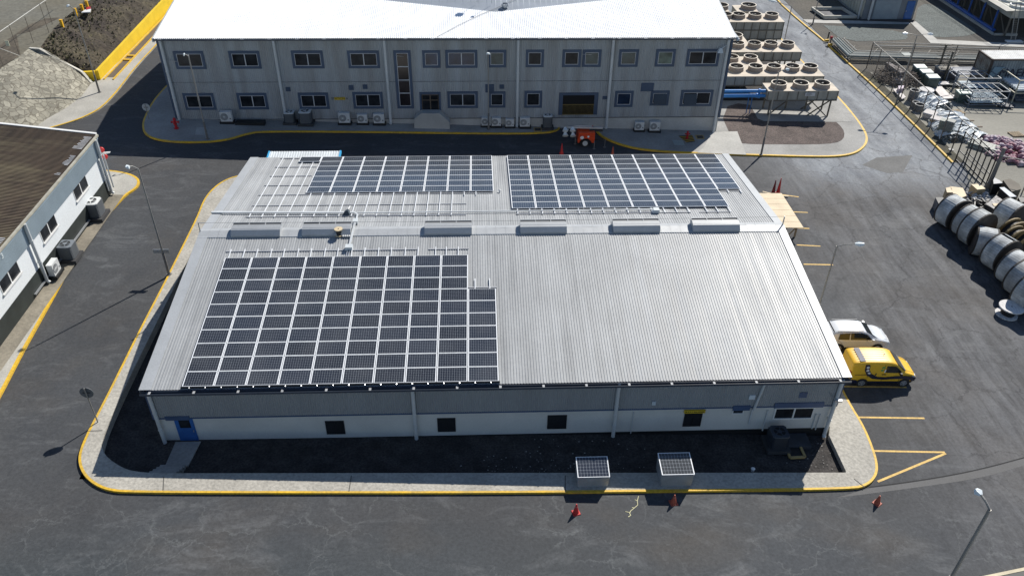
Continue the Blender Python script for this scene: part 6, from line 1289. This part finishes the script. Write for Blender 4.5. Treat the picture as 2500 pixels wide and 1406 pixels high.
# grey skips / bins
def bin_(px,py,w_,d_,h,lab,mt_,lid,name='cabinet',cat='cabinet',grp=None,rz=0):
    b=gp(px,py,.04); t=thing(name,lab,cat,tuple(b),rz,grp); m=M(); m.hull8([(-w_/2*.94,-d_/2*.94,0),(w_/2*.94,-d_/2*.94,0),(w_/2*.94,d_/2*.94,0),(-w_/2*.94,d_/2*.94,0)],[(-w_/2,-d_/2,h),(w_/2,-d_/2,h),(w_/2,d_/2,h),(-w_/2,d_/2,h)]); m.build('casing',mt_,t,world=False)
    m=M(); m.hull8([(-w_/2-.05,-d_/2-.08,h),(w_/2+.05,-d_/2-.08,h),(w_/2+.05,d_/2+.04,h+.02),(-w_/2-.05,d_/2+.04,h+.02)],[(-w_/2,-d_/2,h+.09),(w_/2,-d_/2,h+.09),(w_/2,d_/2,h+.15),(-w_/2,d_/2,h+.15)]); m.build('lid',lid,t,world=False)
    m=M(); m.box(-w_*.3,w_*.3,-d_/2-.02,-d_/2+.02,h*.25,h*.8); m.build('door_panel',mt_,t,world=False); return t
TG=mat('transformer_green',(.055,.085,.08),r=.6,var=.15); TL=mat('transformer_lid',(.36,.42,.40),r=.5,var=.08)
bin_(2239,188,1.25,.95,1.15,'dark green cabinet with pale lid, rearmost of three in a row in the yard',TG,TL,grp='green cabinets in the yard')
bin_(2254,200,1.25,.95,1.15,'dark green cabinet with pale lid, middle of three in a row in the yard',TG,TL,grp='green cabinets in the yard')
bin_(2268,217,1.25,.95,1.35,'dark green cabinet with pale lid, nearest of three in a row in the yard',TG,TL,grp='green cabinets in the yard')
bin_(2345,248,1.3,.95,1.0,'single low green cabinet with green lid in front of the steel racks',TG,mat('lid_green',(.17,.26,.22),r=.5),grp='green cabinets in the yard')
bin_(2308,190,2.5,1.3,1.1,'grey open skip heaped with rubble beside the dark cable-drum spines',mat('skip_grey',(.10,.10,.125),r=.7,var=.2),mat('rubble',(.30,.28,.24),r=.95,var=.4,sc=3,fine=.4,fsc=8),name='skip',cat='skip')
# comb-like racks
for px,py,lab in ((2288,178,'dark comb-like steel spine standing upright in the yard, rear of the pair'),(2304,196,'dark comb-like steel spine standing upright in the yard, front of the pair')):
    b=gp(px,py,.04); t=thing('arm_rack',lab,'rack',tuple(b),0,'upright steel spines'); m=M(); m.bar((0,0,0),(0,0,3.3),.16); m.build('spine',TFR,t,world=False); 
    for k in range(8): z=.5+k*.38; m=M(); m.bar((-.75,0,z+.12),(0,0,z),.07); m.bar((0,0,z),(.75,0,z+.12),.07); m.build('arm',TFR,t,world=False)
# steel racks: open frames
def frame_rack(p,w_,d_,h,lab,mt_,shelves,load,grp='open steel racks',n=4,post=.08):
    t=thing('steel_rack',lab,'rack',tuple(p),0,grp)
    for x in (0,w_):
        for y in (0,d_): m=M(); m.bar((x,y,0),(x,y,h),post); m.build('post',mt_,t,world=False)
    for z in shelves:
        m=M(); 
        for a,b_ in (((0,0),(w_,0)),((0,d_),(w_,d_)),((0,0),(0,d_)),((w_,0),(w_,d_))): m.bar((*a,z),(*b_,z),post)
        for k in range(1,n): m.bar((w_*k/n,0,z),(w_*k/n,d_,z),post*.7)
        m.build('shelf_frame',mt_,t,world=False)
    for (z,k,mt2,rr,l0,l1) in load:
        m=M()
        for i in range(k): m.cyl((l0,.1+(d_-.2)*(i+.5)/k,z+rr+R.uniform(0,.05)),(l1,.1+(d_-.2)*(i+.5)/k,z+rr+R.uniform(0,.05)),rr,rr,8)
        tag(m.build('pipe_bundle',mt2,world=False,loc=(0,0,0)),None); o=bpy.context.scene.objects[-1] if 0 else [o for o in COL.objects if o.name.startswith('pipe_bundle')][-1]
        o.parent=t; o.name='pipe_bundle'
    return t
SB=mat('rack_blue_grey',(.16,.19,.23),r=.5,var=.2); CREAM=mat('rack_cream',(.52,.48,.36),r=.6,var=.1); PWH=mat('pipe_white_plastic',(.62,.66,.68),r=.4,var=.15); PDK=mat('pipe_dark_plastic',(.04,.05,.07),r=.4,var=.2)
def yardp(px,py,h=.04): return gp(px,py,h)
frame_rack(yardp(2362,262),4.0,2.2,1.7,'blue-grey open steel rack holding shiny scrap, nearest of the racks',SB,(.25,.9,1.7),((.3,9,mat('scrap_silver',(.35,.40,.43),r=.35,m=.5,var=.4,sc=3),.10,.2,3.8),(.95,6,mat('scrap_silver',(.35,.40,.43)),.07,.3,3.0)),n=5)
frame_rack(yardp(2348,238),3.6,2.2,2.1,'blue-grey open steel rack directly behind the nearest one',SB,(.8,2.1),((.85,7,mat('scrap_silver',(.35,.40,.43)),.10,.2,3.4),),n=4)
frame_rack(yardp(2330,214),3.6,2.0,1.5,'blue-grey slatted steel rack beside the grey skip, farthest back',mat('rack_pale',(.42,.44,.50),r=.5),(1.1,1.5),(),n=1)
m=M(); p=yardp(2330,214); 
for k in range(6): m.bar((p.x,p.y+.1+k*.36,p.z+1.56),(p.x+3.6,p.y+.1+k*.36,p.z+1.56),.12,.04)
tag(m.build('slat_stack',mat('rack_pale',(.42,.44,.50))),'pale slats laid across the farthest steel rack','slats')
frame_rack(yardp(2468,254),7,4.0,2.6,'tall cream steel rack loaded with long white pipes at the right edge',CREAM,(1.2,2.6),((.1,8,PDK,.16,.5,7),(1.25,8,PWH,.17,.3,7)),n=2,post=.09)
frame_rack(yardp(2470,215),6,2.6,2.6,'cream steel rack with white pipes behind the taller one',CREAM,(1.5,2.6),((1.55,6,PWH,.17,.3,6),),n=2,post=.09)
# white planks
WPK=mat('dirty_white_board',(.60,.56,.54),r=.7,var=.15)
def board(pxs,lab,h=.15,mt_=WPK,th_=.1,name='board',cat='boards'):
    q=[gp(a_,b_,h) for a_,b_ in pxs]; m=M(); m.slab(q,th_); return tag(m.build(name,mt_,fix=False),lab,cat)
board([(2277,203),(2290,202),(2319,232),(2297,236),(2278,214)],'broad white board lying in the yard in front of the skip',.35)
board([(2296,233),(2330,232),(2330,240),(2305,241)],'stack of pinkish white planks touching the single green cabinet',.3)
board([(2279,200),(2316,199),(2318,206),(2282,207)],'white planks lying crosswise behind the broad white board',.5)
board([(2180,218),(2194,216),(2212,238),(2202,242)],'bent white sheet leaning near the yard fence',.3)
board([(2193,210),(2207,209),(2208,216),(2194,218)],'faded lilac plastic seat near the fence',.7,mat('lilac_plastic',(.42,.34,.42),r=.6),.4,'seat','seat')
# brushwood heap
def heap(cx,cy,rx,ry,h,n,mt_,lab,name,cat,ln=(.5,1.4),w_=.04,box=False,kind=None,z0=.04):
    m=M(); g=gz(cx,cy)+z0
    for _ in range(n):
        a=R.uniform(0,6.28); r_=R.random()**.6; x=cx+cos(a)*rx*r_; y=cy+sin(a)*ry*r_; z=g+R.random()*h*(1-r_*.7)
        L_=R.uniform(*ln); b_=R.uniform(0,6.28); e=R.uniform(-.4,.4); d=V((cos(b_)*cos(e),sin(b_)*cos(e),sin(e)))*L_/2; p=V((x,y,z+.05))
        if box: s=L_*.5; m.hull8([p+V((-s,-s*.6,-s*.3)),p+V((s,-s*.7,-.1*s)),p+V((s*.8,s*.6,-.2*s)),p+V((-s*.7,s*.7,-.3*s))],[p+V((-s*.5,-s*.3,s*.5)),p+V((s*.5,-s*.4,s*.3)),p+V((s*.4,s*.4,s*.6)),p+V((-s*.3,s*.4,s*.2))])
        else: m.bar(p-d,p+d,w_*R.uniform(.6,1.4))
    return tag(m.build(name,mt_),lab,cat,kind=kind)
p=gp(2178,195,.04); heap(p.x+.5,p.y,2.4,2.6,1.5,420,mat('brushwood',(.11,.085,.07),r=.9,var=.4,c2=(.20,.18,.16),sc=2),'tangled heap of brown scrap mesh in the back corner of the yard','scrap_heap','scrap heap',kind='stuff')
p=gp(2192,172,1.3); q=[gp(a_,b_,1.3) for a_,b_ in ((2163,153),(2172,152),(2210,175),(2198,178))]; m=M(); m.slab(q,1.1); tag(m.build('mesh_bale',mat('mesh_bale',(.20,.18,.17),r=.9,var=.5,sc=4,fine=.5,fsc=12)),'long grey bale of mesh at the back corner of the yard','bale')
# grey drums
def drum(px,py,r,h,lab,top=1): 
    b=gp(px,py,.04); t=thing('drum',lab,'drum',tuple(b),0,'grey drums in the yard'); m=M(); m.cyl((0,0,0),(0,0,h),r,r,18,cap=False); m.ring((0,0,0),r*.8,r*1.05,h-.06,h,18); m.build('shell',mat('drum_grey',(.15,.155,.16),r=.6,var=.15),t,world=False,smooth=False); m=M(); m.cyl((0,0,h-.3),(0,0,h-.28),r*.82,r*.82,18); m.build('inside',BLACK,t,world=False)
drum(2226,246,.5,1.2,'tallest grey drum near the fence, left of the white-topped reel'); drum(2232,262,.38,.6,'small grey drum half hidden behind the nearest one'); drum(2241,270,.48,.7,'small open grey drum closest to the fence')
def reel(c,axis,r,wd,label,mt_flange,core=.5,planks=True,grp='large timber cable drums',gap=None,corem=None):
    """cable drum: centre c, axis vector, radius r, width wd"""
    c=V(c); ax=V(axis).normalized(); t=thing('cable_drum',label,'cable drum',tuple(c),0,grp); o=M()
    a=-ax*wd/2; b_=ax*wd/2
    m=M(); m.cyl(a,a+ax*.12,r*1.03,r*1.03,28); m.build('flange',mt_flange,t,world=False); m=M(); m.cyl(b_-ax*.12,b_,r*1.03,r*1.03,28); m.build('flange',mt_flange,t,world=False)
    if planks:
        n=44; m=M(); u=V((0,0,1)).cross(ax).normalized(); v=ax.cross(u)
        for i in range(n):
            if gap and gap[0]<=i<gap[1]: continue
            t0=2*math.pi*i/n; t1=2*math.pi*(i+.94)/n; rr=r*R.uniform(.985,1.0)+.02; ri=rr-.05
            f=lambda tt,q: (u*cos(tt)+v*sin(tt))*q
            e=R.uniform(-.02,.02)
            m.hull8([a*.86+f(t0,ri)+ax*e,a*.86+f(t1,ri)+ax*e,b_*.86+f(t1,ri)+ax*e,b_*.86+f(t0,ri)+ax*e],[a*.86+f(t0,rr)+ax*e,a*.86+f(t1,rr)+ax*e,b_*.86+f(t1,rr)+ax*e,b_*.86+f(t0,rr)+ax*e])
        m.build('lagging',mat('grey_lagging',(.47,.49,.49),tint=.15,r=.8,var=.3,sc=1.6,stretch=(1,1,1),fine=.12,fsc=6),t,world=False)
        m=M(); m.cyl(a*.9,b_*.9,r*.9,r*.9,24); m.build('cable',BLACK,t,world=False)
    else:
        m=M(); m.cyl(a,b_,r*core,r*core,24); m.build('cable',corem or BLACK,t,world=False)
    m=M(); m.cyl(a*1.02,b_*1.02,r*.08,r*.08,10); m.build('hub_hole',DARK,t,world=False)
    return t
FD=mat('flange_dark_timber',(.055,.048,.042),r=.85,var=.25,sc=2); FW=mat('flange_weathered_white',(.62,.61,.60),r=.8,var=.2,sc=3,stretch=(4,1,1)); FO=mat('flange_ochre',(.22,.16,.07),r=.7,var=.2)
def rl(px,py,r,wd,ang,lab,**k):
    """px,py: image position of the drum's centre"""
    h=gz(53,2)+r; q=onz(px,py,h); z=gz(q.x,q.y)+r; q=onz(px,py,z); a=rad(ang); return reel((q.x,q.y,z),(cos(a),sin(a),0),r,wd,lab,k.pop('fl',FD),**k)
A_=-68
rl(2326,517,1.25,1.3,A_,'grey lagged cable drum at the far end of the row, beside the small open crate')
rl(2366,542,1.25,1.2,A_,'grey lagged cable drum second from the far end, pressed against its neighbours')
rl(2385,556,1.42,1.1,A_,'large grey lagged cable drum showing its dark bolted end, third in the row')
rl(2402,590,1.10,1.5,-25,'grey lagged cable drum turned askew in the middle of the row')
rl(2443,617,1.30,1.3,A_,'grey lagged cable drum with one missing slat, fifth along the row',gap=(9,11))
rl(2478,655,1.25,1.2,A_,'grey lagged cable drum sixth along the row towards the camera')
rl(2498,682,1.25,1.2,A_,'grey lagged cable drum seventh along the row at the frame edge')
rl(2520,715,1.3,1.3,A_,'grey lagged cable drum nearest the camera, cut by the frame edge')
rl(2462,530,1.35,1.5,-62,'grey lagged cable drum in the second row behind the others')
for px,py,lab in ((2470,573,'dark cable drum with a ribbed ochre rim, upper of the pair behind the row'),(2476,592,'dark cable drum with a ribbed ochre rim, lower of the pair behind the row'),(2505,600,'dark cable drum with ochre rim at the frame edge behind the row')):
    rl(px,py,1.25,.7,-75,lab,fl=FO,planks=False,core=.85)
# small white topped reel
b=gp(2456,768,0); t=thing('cable_drum','small white-topped timber cable drum lying flat, apart from the big row','cable drum',tuple(b)); m=M(); m.cyl((0,0,0),(0,0,.08),.72,.72,28); m.build('flange',FW,t,world=False); m=M(); m.cyl((.15,0,.62),(.15,0,.70),.80,.80,28); m.build('flange',FW,t,world=False); m=M(); m.cyl((.05,0,.08),(.12,0,.62),.45,.45,20); m.build('cable',BLACK,t,world=False); m=M(); m.cyl((.15,0,.70),(.15,0,.71),.05,.05,8); m.build('hub_hole',BLACK,t,world=False)
b=gp(2256,240,.04); t=thing('cable_drum','pale round-topped cable drum beside the tall grey drum in the yard','cable drum',tuple(b)); m=M(); m.cyl((0,0,.9),(0,0,1.0),.75,.75,24); m.build('flange',FW,t,world=False); m=M(); m.cyl((0,0,.05),(0,0,.9),.35,.35,16); m.build('cable',BLACK,t,world=False); m=M(); m.cyl((0,0,0),(0,0,.08),.7,.7,24); m.build('flange',FW,t,world=False)
# crate, boxes and bins near the drums
CB=mat('cardboard_tan',(.50,.38,.22),r=.8,var=.12); CBW=mat('plywood_pale',(.72,.60,.42),r=.8,var=.08)
def boxy(pxs,h,lab,side,top,name='box',cat='box',z=.0,taper=1):
    q=[gp(a_,b_,h+z) for a_,b_ in pxs]; c=sum(q,V((0,0,0)))/len(q); t=thing(name,lab,cat,(c.x,c.y,c.z-h)); m=M(); lo=[c+(p-c)*taper-V((0,0,h)) for p in q]; m.hull8(lo,[p-V((0,0,.03)) for p in q]); m.build('sides',side,t); m=M(); m.hull8([p-V((0,0,.028)) for p in q],q); m.build('top',top,t); return t
boxy([(2284,482),(2303,482),(2305,495),(2292,498)],.9,'small open grey crate at the far end of the drum row',mat('crate_grey',(.16,.16,.17),r=.8,var=.3),BLACK,'crate','crate')
boxy([(2309,459),(2322,456),(2326,470),(2312,470)],1.0,'round-ended tan plywood drum board behind the first cable drum',CB,CBW)
boxy([(2319,455),(2351,459),(2360,478),(2349,482),(2330,478)],1.0,'pale plywood crate lid behind the first two cable drums',CB,CBW)
boxy([(2371,450),(2391,449),(2407,461),(2386,463)],.9,'tan plywood box left of the black bins by the leaning post',CB,CBW)
boxy([(2408,499),(2432,477),(2457,494),(2438,517)],.9,'dark timber bin full of white rubbish behind the cable drums',mat('bin_brown',(.06,.055,.05),r=.8,var=.3),mat('rubbish_mix',(.12,.11,.11),r=.8,var=.9,sc=4,c2=(.55,.53,.50),fine=.4,fsc=9),'rubbish_bin','bin')
boxy([(2424,432),(2440,440),(2448,447),(2426,449)],1.2,'black wheeled bin half hidden by the leaning concrete post',BLACK,mat('lid_navy',(.03,.05,.09),r=.4),'waste_bin','bin',taper=.8)
boxy([(2440,458),(2452,457),(2482,480),(2466,481)],1.2,'black waste bin with blue slatted lid beside the leaning post',BLACK,mat('lid_navy_slat',(.08,.13,.20),r=.35,var=.6,sc=9,stretch=(1,6,1)),'waste_bin','bin',taper=.8)
boxy([(2449,440),(2466,436),(2488,449),(2493,462),(2470,468)],1.1,'big open brown cardboard bin behind the blue-lidded waste bin',mat('bin_brown2',(.13,.11,.08),r=.8),mat('bin_brown3',(.16,.14,.11),r=.8),'carton','carton')
boxy([(2486,482),(2500,480),(2510,492),(2492,494)],.8,'olive brown box at the frame edge beyond the cable drums',mat('bin_brown2',(.13,.11,.08)),BLACK)
boxy([(2423,497),(2450,496),(2453,502),(2427,503)],.95,'cream board lying across the dark timber bin',CBW,CBW,'board','board')
p=gp(2385,488,0); heap(p.x,p.y,1.2,1.0,.7,60,mat('rubbish_pale',(.42,.44,.46),r=.7,var=.4,sc=3),'crumpled pale plastic rubbish between the plywood box and the drums','rubbish','rubbish',ln=(.1,.45),box=True,kind='stuff')
p=gp(2410,515,0); heap(p.x,p.y,1.6,1.4,.8,90,mat('black_hose',(.02,.02,.024),r=.5,var=.4),'tangle of black hose and scrap behind the drum row','scrap','scrap',ln=(.3,1.0),w_=.1,kind='stuff')
# wrapped bundles along the fence
WR=mat('clear_wrap_white',(.50,.55,.57),r=.4,var=.3,sc=2,fine=.2,fsc=7,c2=(.78,.81,.82)); WRD=mat('grey_wrapped_tubes',(.22,.25,.26),r=.4,var=.3,sc=2)
def bundle(pa,pb,n,r,lab,mt_,rows=2,h=.04,spread=1.6,grp='wrapped bundles along the yard fence',wrap=True):
    A=gp(*pa,h); B=gp(*pb,h); d=(B-A).normalized(); s=V((-d.y,d.x,0)); t=thing('wrapped_bundle',lab,'bundle',tuple(A.lerp(B,.5)),0,grp); m=M()
    for k in range(rows):
        for i in range(n-k): o=(i-(n-k-1)/2)*spread/n; e0=R.uniform(-.2,.3); e1=R.uniform(-.2,.3); m.cyl(A+s*o+V((0,0,r+k*r*1.7))-d*e0,B+s*o+V((0,0,r+k*r*1.7))+d*e1,r,r,7)
    m.build('tubes',mt_,t)
    if wrap:
        m=M(); N_=26; q=[]
        for i in range(N_+1):
            row=[]; c=A.lerp(B,i/N_)
            for j in range(9):
                a=math.pi*j/8; row.append(c+s*(cos(a)*spread*.56*R.uniform(.9,1.12))+V((0,0,(.03+sin(a)*(r*2*rows+.12))*R.uniform(.85,1.2))))
            q.append(row)
        for i in range(N_):
            if R.random()<.22: continue
            for j in range(8): m.q(q[i][j],q[i+1][j],q[i+1][j+1],q[i][j+1])
        m.build('wrapping',WR,t,fix=False)
    return t
bundle((2250,244),(2300,270),6,.17,'bundle wrapped in clear white plastic beside the small grey drums',WRD,spread=2.6)
bundle((2258,262),(2292,280),5,.14,'second wrapped bundle lying against the first near the grey drums',WRD,rows=1,spread=1.8)
bundle((2305,282),(2345,322),7,.13,'long wrapped tube bundle in the middle of the fence line, rear side',WRD,spread=3.2)
bundle((2320,318),(2392,345),7,.12,'long wrapped tube bundle ending near the red-stained heap',WRD,spread=3.0)
bundle((2292,300),(2330,345),7,.13,'grey tube bundle along the fence with torn white wrapping',WRD,spread=2.4)
bundle((2365,352),(2430,372),6,.13,'greenish tube bundle lying inside the gate, apart from the others',mat('greenish_tubes',(.20,.23,.20),r=.5,var=.3),spread=1.6,wrap=False)
for px,py,w_,d_,h,lab,mt_ in ((2268,288,1.2,1.0,.5,'battered white crate by the fence between two wrapped bundles',WPK),(2281,304,.95,.9,.6,'tan cardboard boxes stacked by the fence',CB),(2296,326,.75,.6,1.3,'grey steel cabinet with rounded top by the fence',mat('cabinet_grey_green',(.22,.25,.22),r=.6)),(2308,334,.8,.6,1.6,'tall grey steel cabinet by the dark fence post',mat('cabinet_grey',(.18,.20,.19),r=.6)),(2190,205,.9,.7,.5,'small grey wooden box by the scrap mesh',WPK)):
    bin_(px,py,w_,d_,h,lab,mt_,WPK if mt_ in (WPK,CB) else mt_,rz=-.75)
p=gp(2468,378,.04); heap(p.x+1.2,p.y,3.6,2.5,1.0,330,mat('red_white_wrappings',(.25,.05,.09),r=.6,var=.5,sc=1.2,c2=(.50,.44,.48),fine=.3,fsc=5),'sprawling heap of crimson and white wrapped goods at the right edge of the yard','wrapped_heap','heap',ln=(.3,.8),box=True,kind='stuff')
p=gp(2420,350,.04); heap(p.x,p.y,2.6,1.2,.7,140,mat('pale_wrappings',(.50,.48,.52),r=.6,var=.3,sc=2,c2=(.3,.14,.2)),'pale plastic-wrapped heap beside the crimson goods','wrapped_heap','heap',ln=(.25,.6),box=True,kind='stuff')
for px,py,lab in ((2366,295,'short timber batten sticking out of the wrapped goods, upper one'),(2386,310,'short timber batten sticking out of the wrapped goods, lower one')):
    q=gp(px,py,.3); m=M(); m.box(q.x-.5,q.x+.5,q.y-.08,q.y+.08,q.z-.05,q.z+.05); tag(m.build('timber_batten',mat('batten_brown',(.2,.15,.11),r=.8)),lab,'batten')
t=thing('floor_fan','black pedestal fan with a cream base just inside the gate','fan',tuple(gp(2322,366,.04))); m=M(); m.cyl((0,-.06,1.0),(0,.06,1.0),.32,.32,18); m.build('fan_head',DARK,t,world=False); m=M(); m.cyl((0,0,0),(0,0,1.0),.03,.03,8); m.cyl((0,0,0),(0,0,.04),.25,.25,14); m.build('stand',DARK,t,world=False)
# ---- yard fence
def meshmat():
    M_=bpy.data.materials.new('fence_mesh'); M_.use_nodes=True; nt=M_.node_tree; N=nt.nodes; b=N['Principled BSDF']; b.inputs['Base Color'].default_value=(.22,.21,.19,1); b.inputs['Alpha'].default_value=.13; b.inputs['Roughness'].default_value=.6; return M_
FM=meshmat(); FP=mat('fence_post_brown',(.17,.14,.12),r=.7,var=.15); FRL=mat('fence_rail_pale',(.42,.39,.34),r=.6,var=.1)
def fence(pts,h,label,n,gate=False,rails=(1,),post=FP,rail=FRL,pr=.05):
    A=V(pts[0]); t=thing('yard_fence' if not gate else 'yard_gate',label,'fence' if not gate else 'gate',tuple(A))
    L_=resample(pts,n)
    for i,p in enumerate(L_): m=M(); m.cyl((p.x,p.y,gz(p.x,p.y)-.1),(p.x,p.y,gz(p.x,p.y)+h),pr,pr,8); m.build('post',post,t)
    for f in rails: m=M(); m.tube([(p.x,p.y,gz(p.x,p.y)+h*f) for p in L_],pr*.8,6); m.build('rail',rail,t)
    m=M()
    for a,b_ in zip(L_,L_[1:]): m.q((a.x,a.y,gz(a.x,a.y)),(b_.x,b_.y,gz(b_.x,b_.y)),(b_.x,b_.y,gz(b_.x,b_.y)+h),(a.x,a.y,gz(a.x,a.y)+h))
    m.build('mesh',FM,t,fix=False); return t
c0=gp(2113,168,0); H=htop(c0,2137,111)
c1=gp(2288,400,0) ; c1=V((60.2,20.0,gz(60,20)))
c0=V((60.4,c0.y,gz(60,c0.y)))
fence([c0,V((60.3,21.6,gz(60,21)))],3.1,'long mesh fence with pale top rail between the road verge and the storage yard',11)
fence([c0,V((90,c0.y-.3,gz(90,c0.y)))],3.1,'mesh fence along the back of the storage yard',7)
fence([V((60.3,21.6,0)),V((60.2,17.3,0))],2.9,'dark framed mesh gate panel at the end of the yard fence',4,True,(.03,.35,.97),DARK,DARK,.06)
fence([V((59.7,21.9,0)),V((59.7,17.2,0))],2.9,'second dark gate leaf standing parallel to the first',4,True,(.03,.35,.97),DARK,DARK,.06)
fence([V((60.2,16.9,0)),V((70,12.5,0))],3.0,'mesh fence continuing right from the leaning concrete post',5)
b=gp(2412,458,.04); H=htop(b,2452,362); t=thing('concrete_post','thick leaning concrete post beside the yard gate','post',tuple(b)); m=M(); q=onz(2453,362,b.z+3.6); m.cyl((0,0,0),(q.x-b.x,q.y-b.y,3.6),.2,.15,10); m.build('post_shaft',mat('concrete_post',(.20,.185,.165),r=.85,var=.15),t,world=False); m=M(); m.cyl((.02,0,0),(.0,0,.5),.28,.26,10); m.build('footing',mat('concrete_post',(.20,.185,.165)),t,world=False)

# ---- more yard clutter
PAL=mat('pallet_wood',(.34,.27,.18),r=.85,var=.25,sc=3,tint=.2)
pal=None
def pallet(px,py,rz,lab,n=1,h=.04):
    global pal
    b=gp(px,py,h)
    for k in range(n):
        l=lab if n==1 else lab.replace('#',['bottom','middle','top'][k])
        if pal is None:
            pal=thing('pallet',l,'pallet',(b.x,b.y,b.z),rz,'timber pallets in the yard'); m=M()
            for i in range(7): m.box(-.6+i*.178,-.6+i*.178+.11,-.5,.5,.11,.14)
            m.build('deck_boards',PAL,pal,world=False); m=M()
            for y in (-.48,-.05,.38): m.box(-.6,.6,y,y+.1,0,.11)
            m.build('bearers',PAL,pal,world=False); o=pal
        else: o=dup(pal,(b.x,b.y,b.z+.15*k),rz+.06*k,l,'timber pallets in the yard')
pallet(2335,283,.3,'# pallet of the stack of three in the open middle of the yard',3)
pallet(2480,330,.1,'single timber pallet on the yard slab above the crimson heap')
pallet(2268,236,.8,'single timber pallet beside the pale round-topped cable drum')
PBL=mat('pipe_dark_green',(.05,.07,.065),r=.5,var=.2)
for (px,py,qx,qy,r_,n,mt_,lab) in ((2300,209,2345,213,.09,4,PBL,'four dark green pipes lying side by side in front of the grey skip'),(2440,262,2475,266,.10,5,PDK,'row of short dark pipes lying at the foot of the cream rack'),(2395,232,2440,236,.07,5,PWH,'loose white plastic pipes lying between the blue-grey and cream racks'),(2205,200,2222,214,.06,4,PBL,'few thin dark pipes beside the scrap mesh heap')):
    A=gp(px,py,.1); B=gp(qx,qy,.1); d=(B-A).normalized(); s=V((-d.y,d.x,0)); t=thing('pipe_stack',lab,'pipes',tuple(A.lerp(B,.5)))
    for i in range(n): e=d*R.uniform(-.4,.4); m=M(); m.cyl(A+s*i*r_*2.1+e+V((0,0,r_)),B+s*i*r_*2.1+e+V((0,0,r_)),r_,r_,10); m.build('pipe',mt_,t,smooth=True)
# ---- panel gaps on the vehicles
SE=mat('seam_dark',(.02,.018,.015),r=.7)
def vseams(veh,lines,sqf):
    for sd in (-1,1):
        for pts in lines:
            m=M()
            q=[V(p) for p in sqf(sd,pts,.012)]
            for a,b_ in zip(q,q[1:]): m.bar(a,b_,.018,.012)
            m.build('panel_gap',SE,veh,world=False)
vseams(van,[[(1.93,1.66),(1.93,.42)],[(3.0,1.05),(2.98,.42)],[(1.02,1.62),(1.0,.72)]],sidequad)
vseams(cv,[[(1.38,1.42),(1.38,.40)],[(2.5,.98),(2.45,.40)],[(.6,.98),(.95,.72)]],sq2)
for veh,x0,y0,x1,z0,z1 in ((van,3.28,.62,4.0,1.19,.86),(cv,3.22,.62,3.95,1.01,.80)):
    for sd in (-1,1): m=M(); m.bar((x0,sd*y0,z0),(x1-.05,sd*(y0-.08),z1),.015,.01); m.build('bonnet_gap',SE,veh,world=False)
for veh,x,y,z in ((van,4.17,0,.46),(cv,4.16,0,.50)):
    m=M(); m.box(x-.02,x+.03,y-.26,y+.26,z-.06,z+.06); m.build('number_plate',mat('plate_blank',(.6,.6,.58),r=.5),veh,world=False)
for sd in (-1,1): m=M(); m.box(-.04,.03,sd*.70-.08,sd*.70+.08,.8,1.15); m.build('tail_light',mat('tail_red',(.35,.01,.01),r=.2),van,world=False)
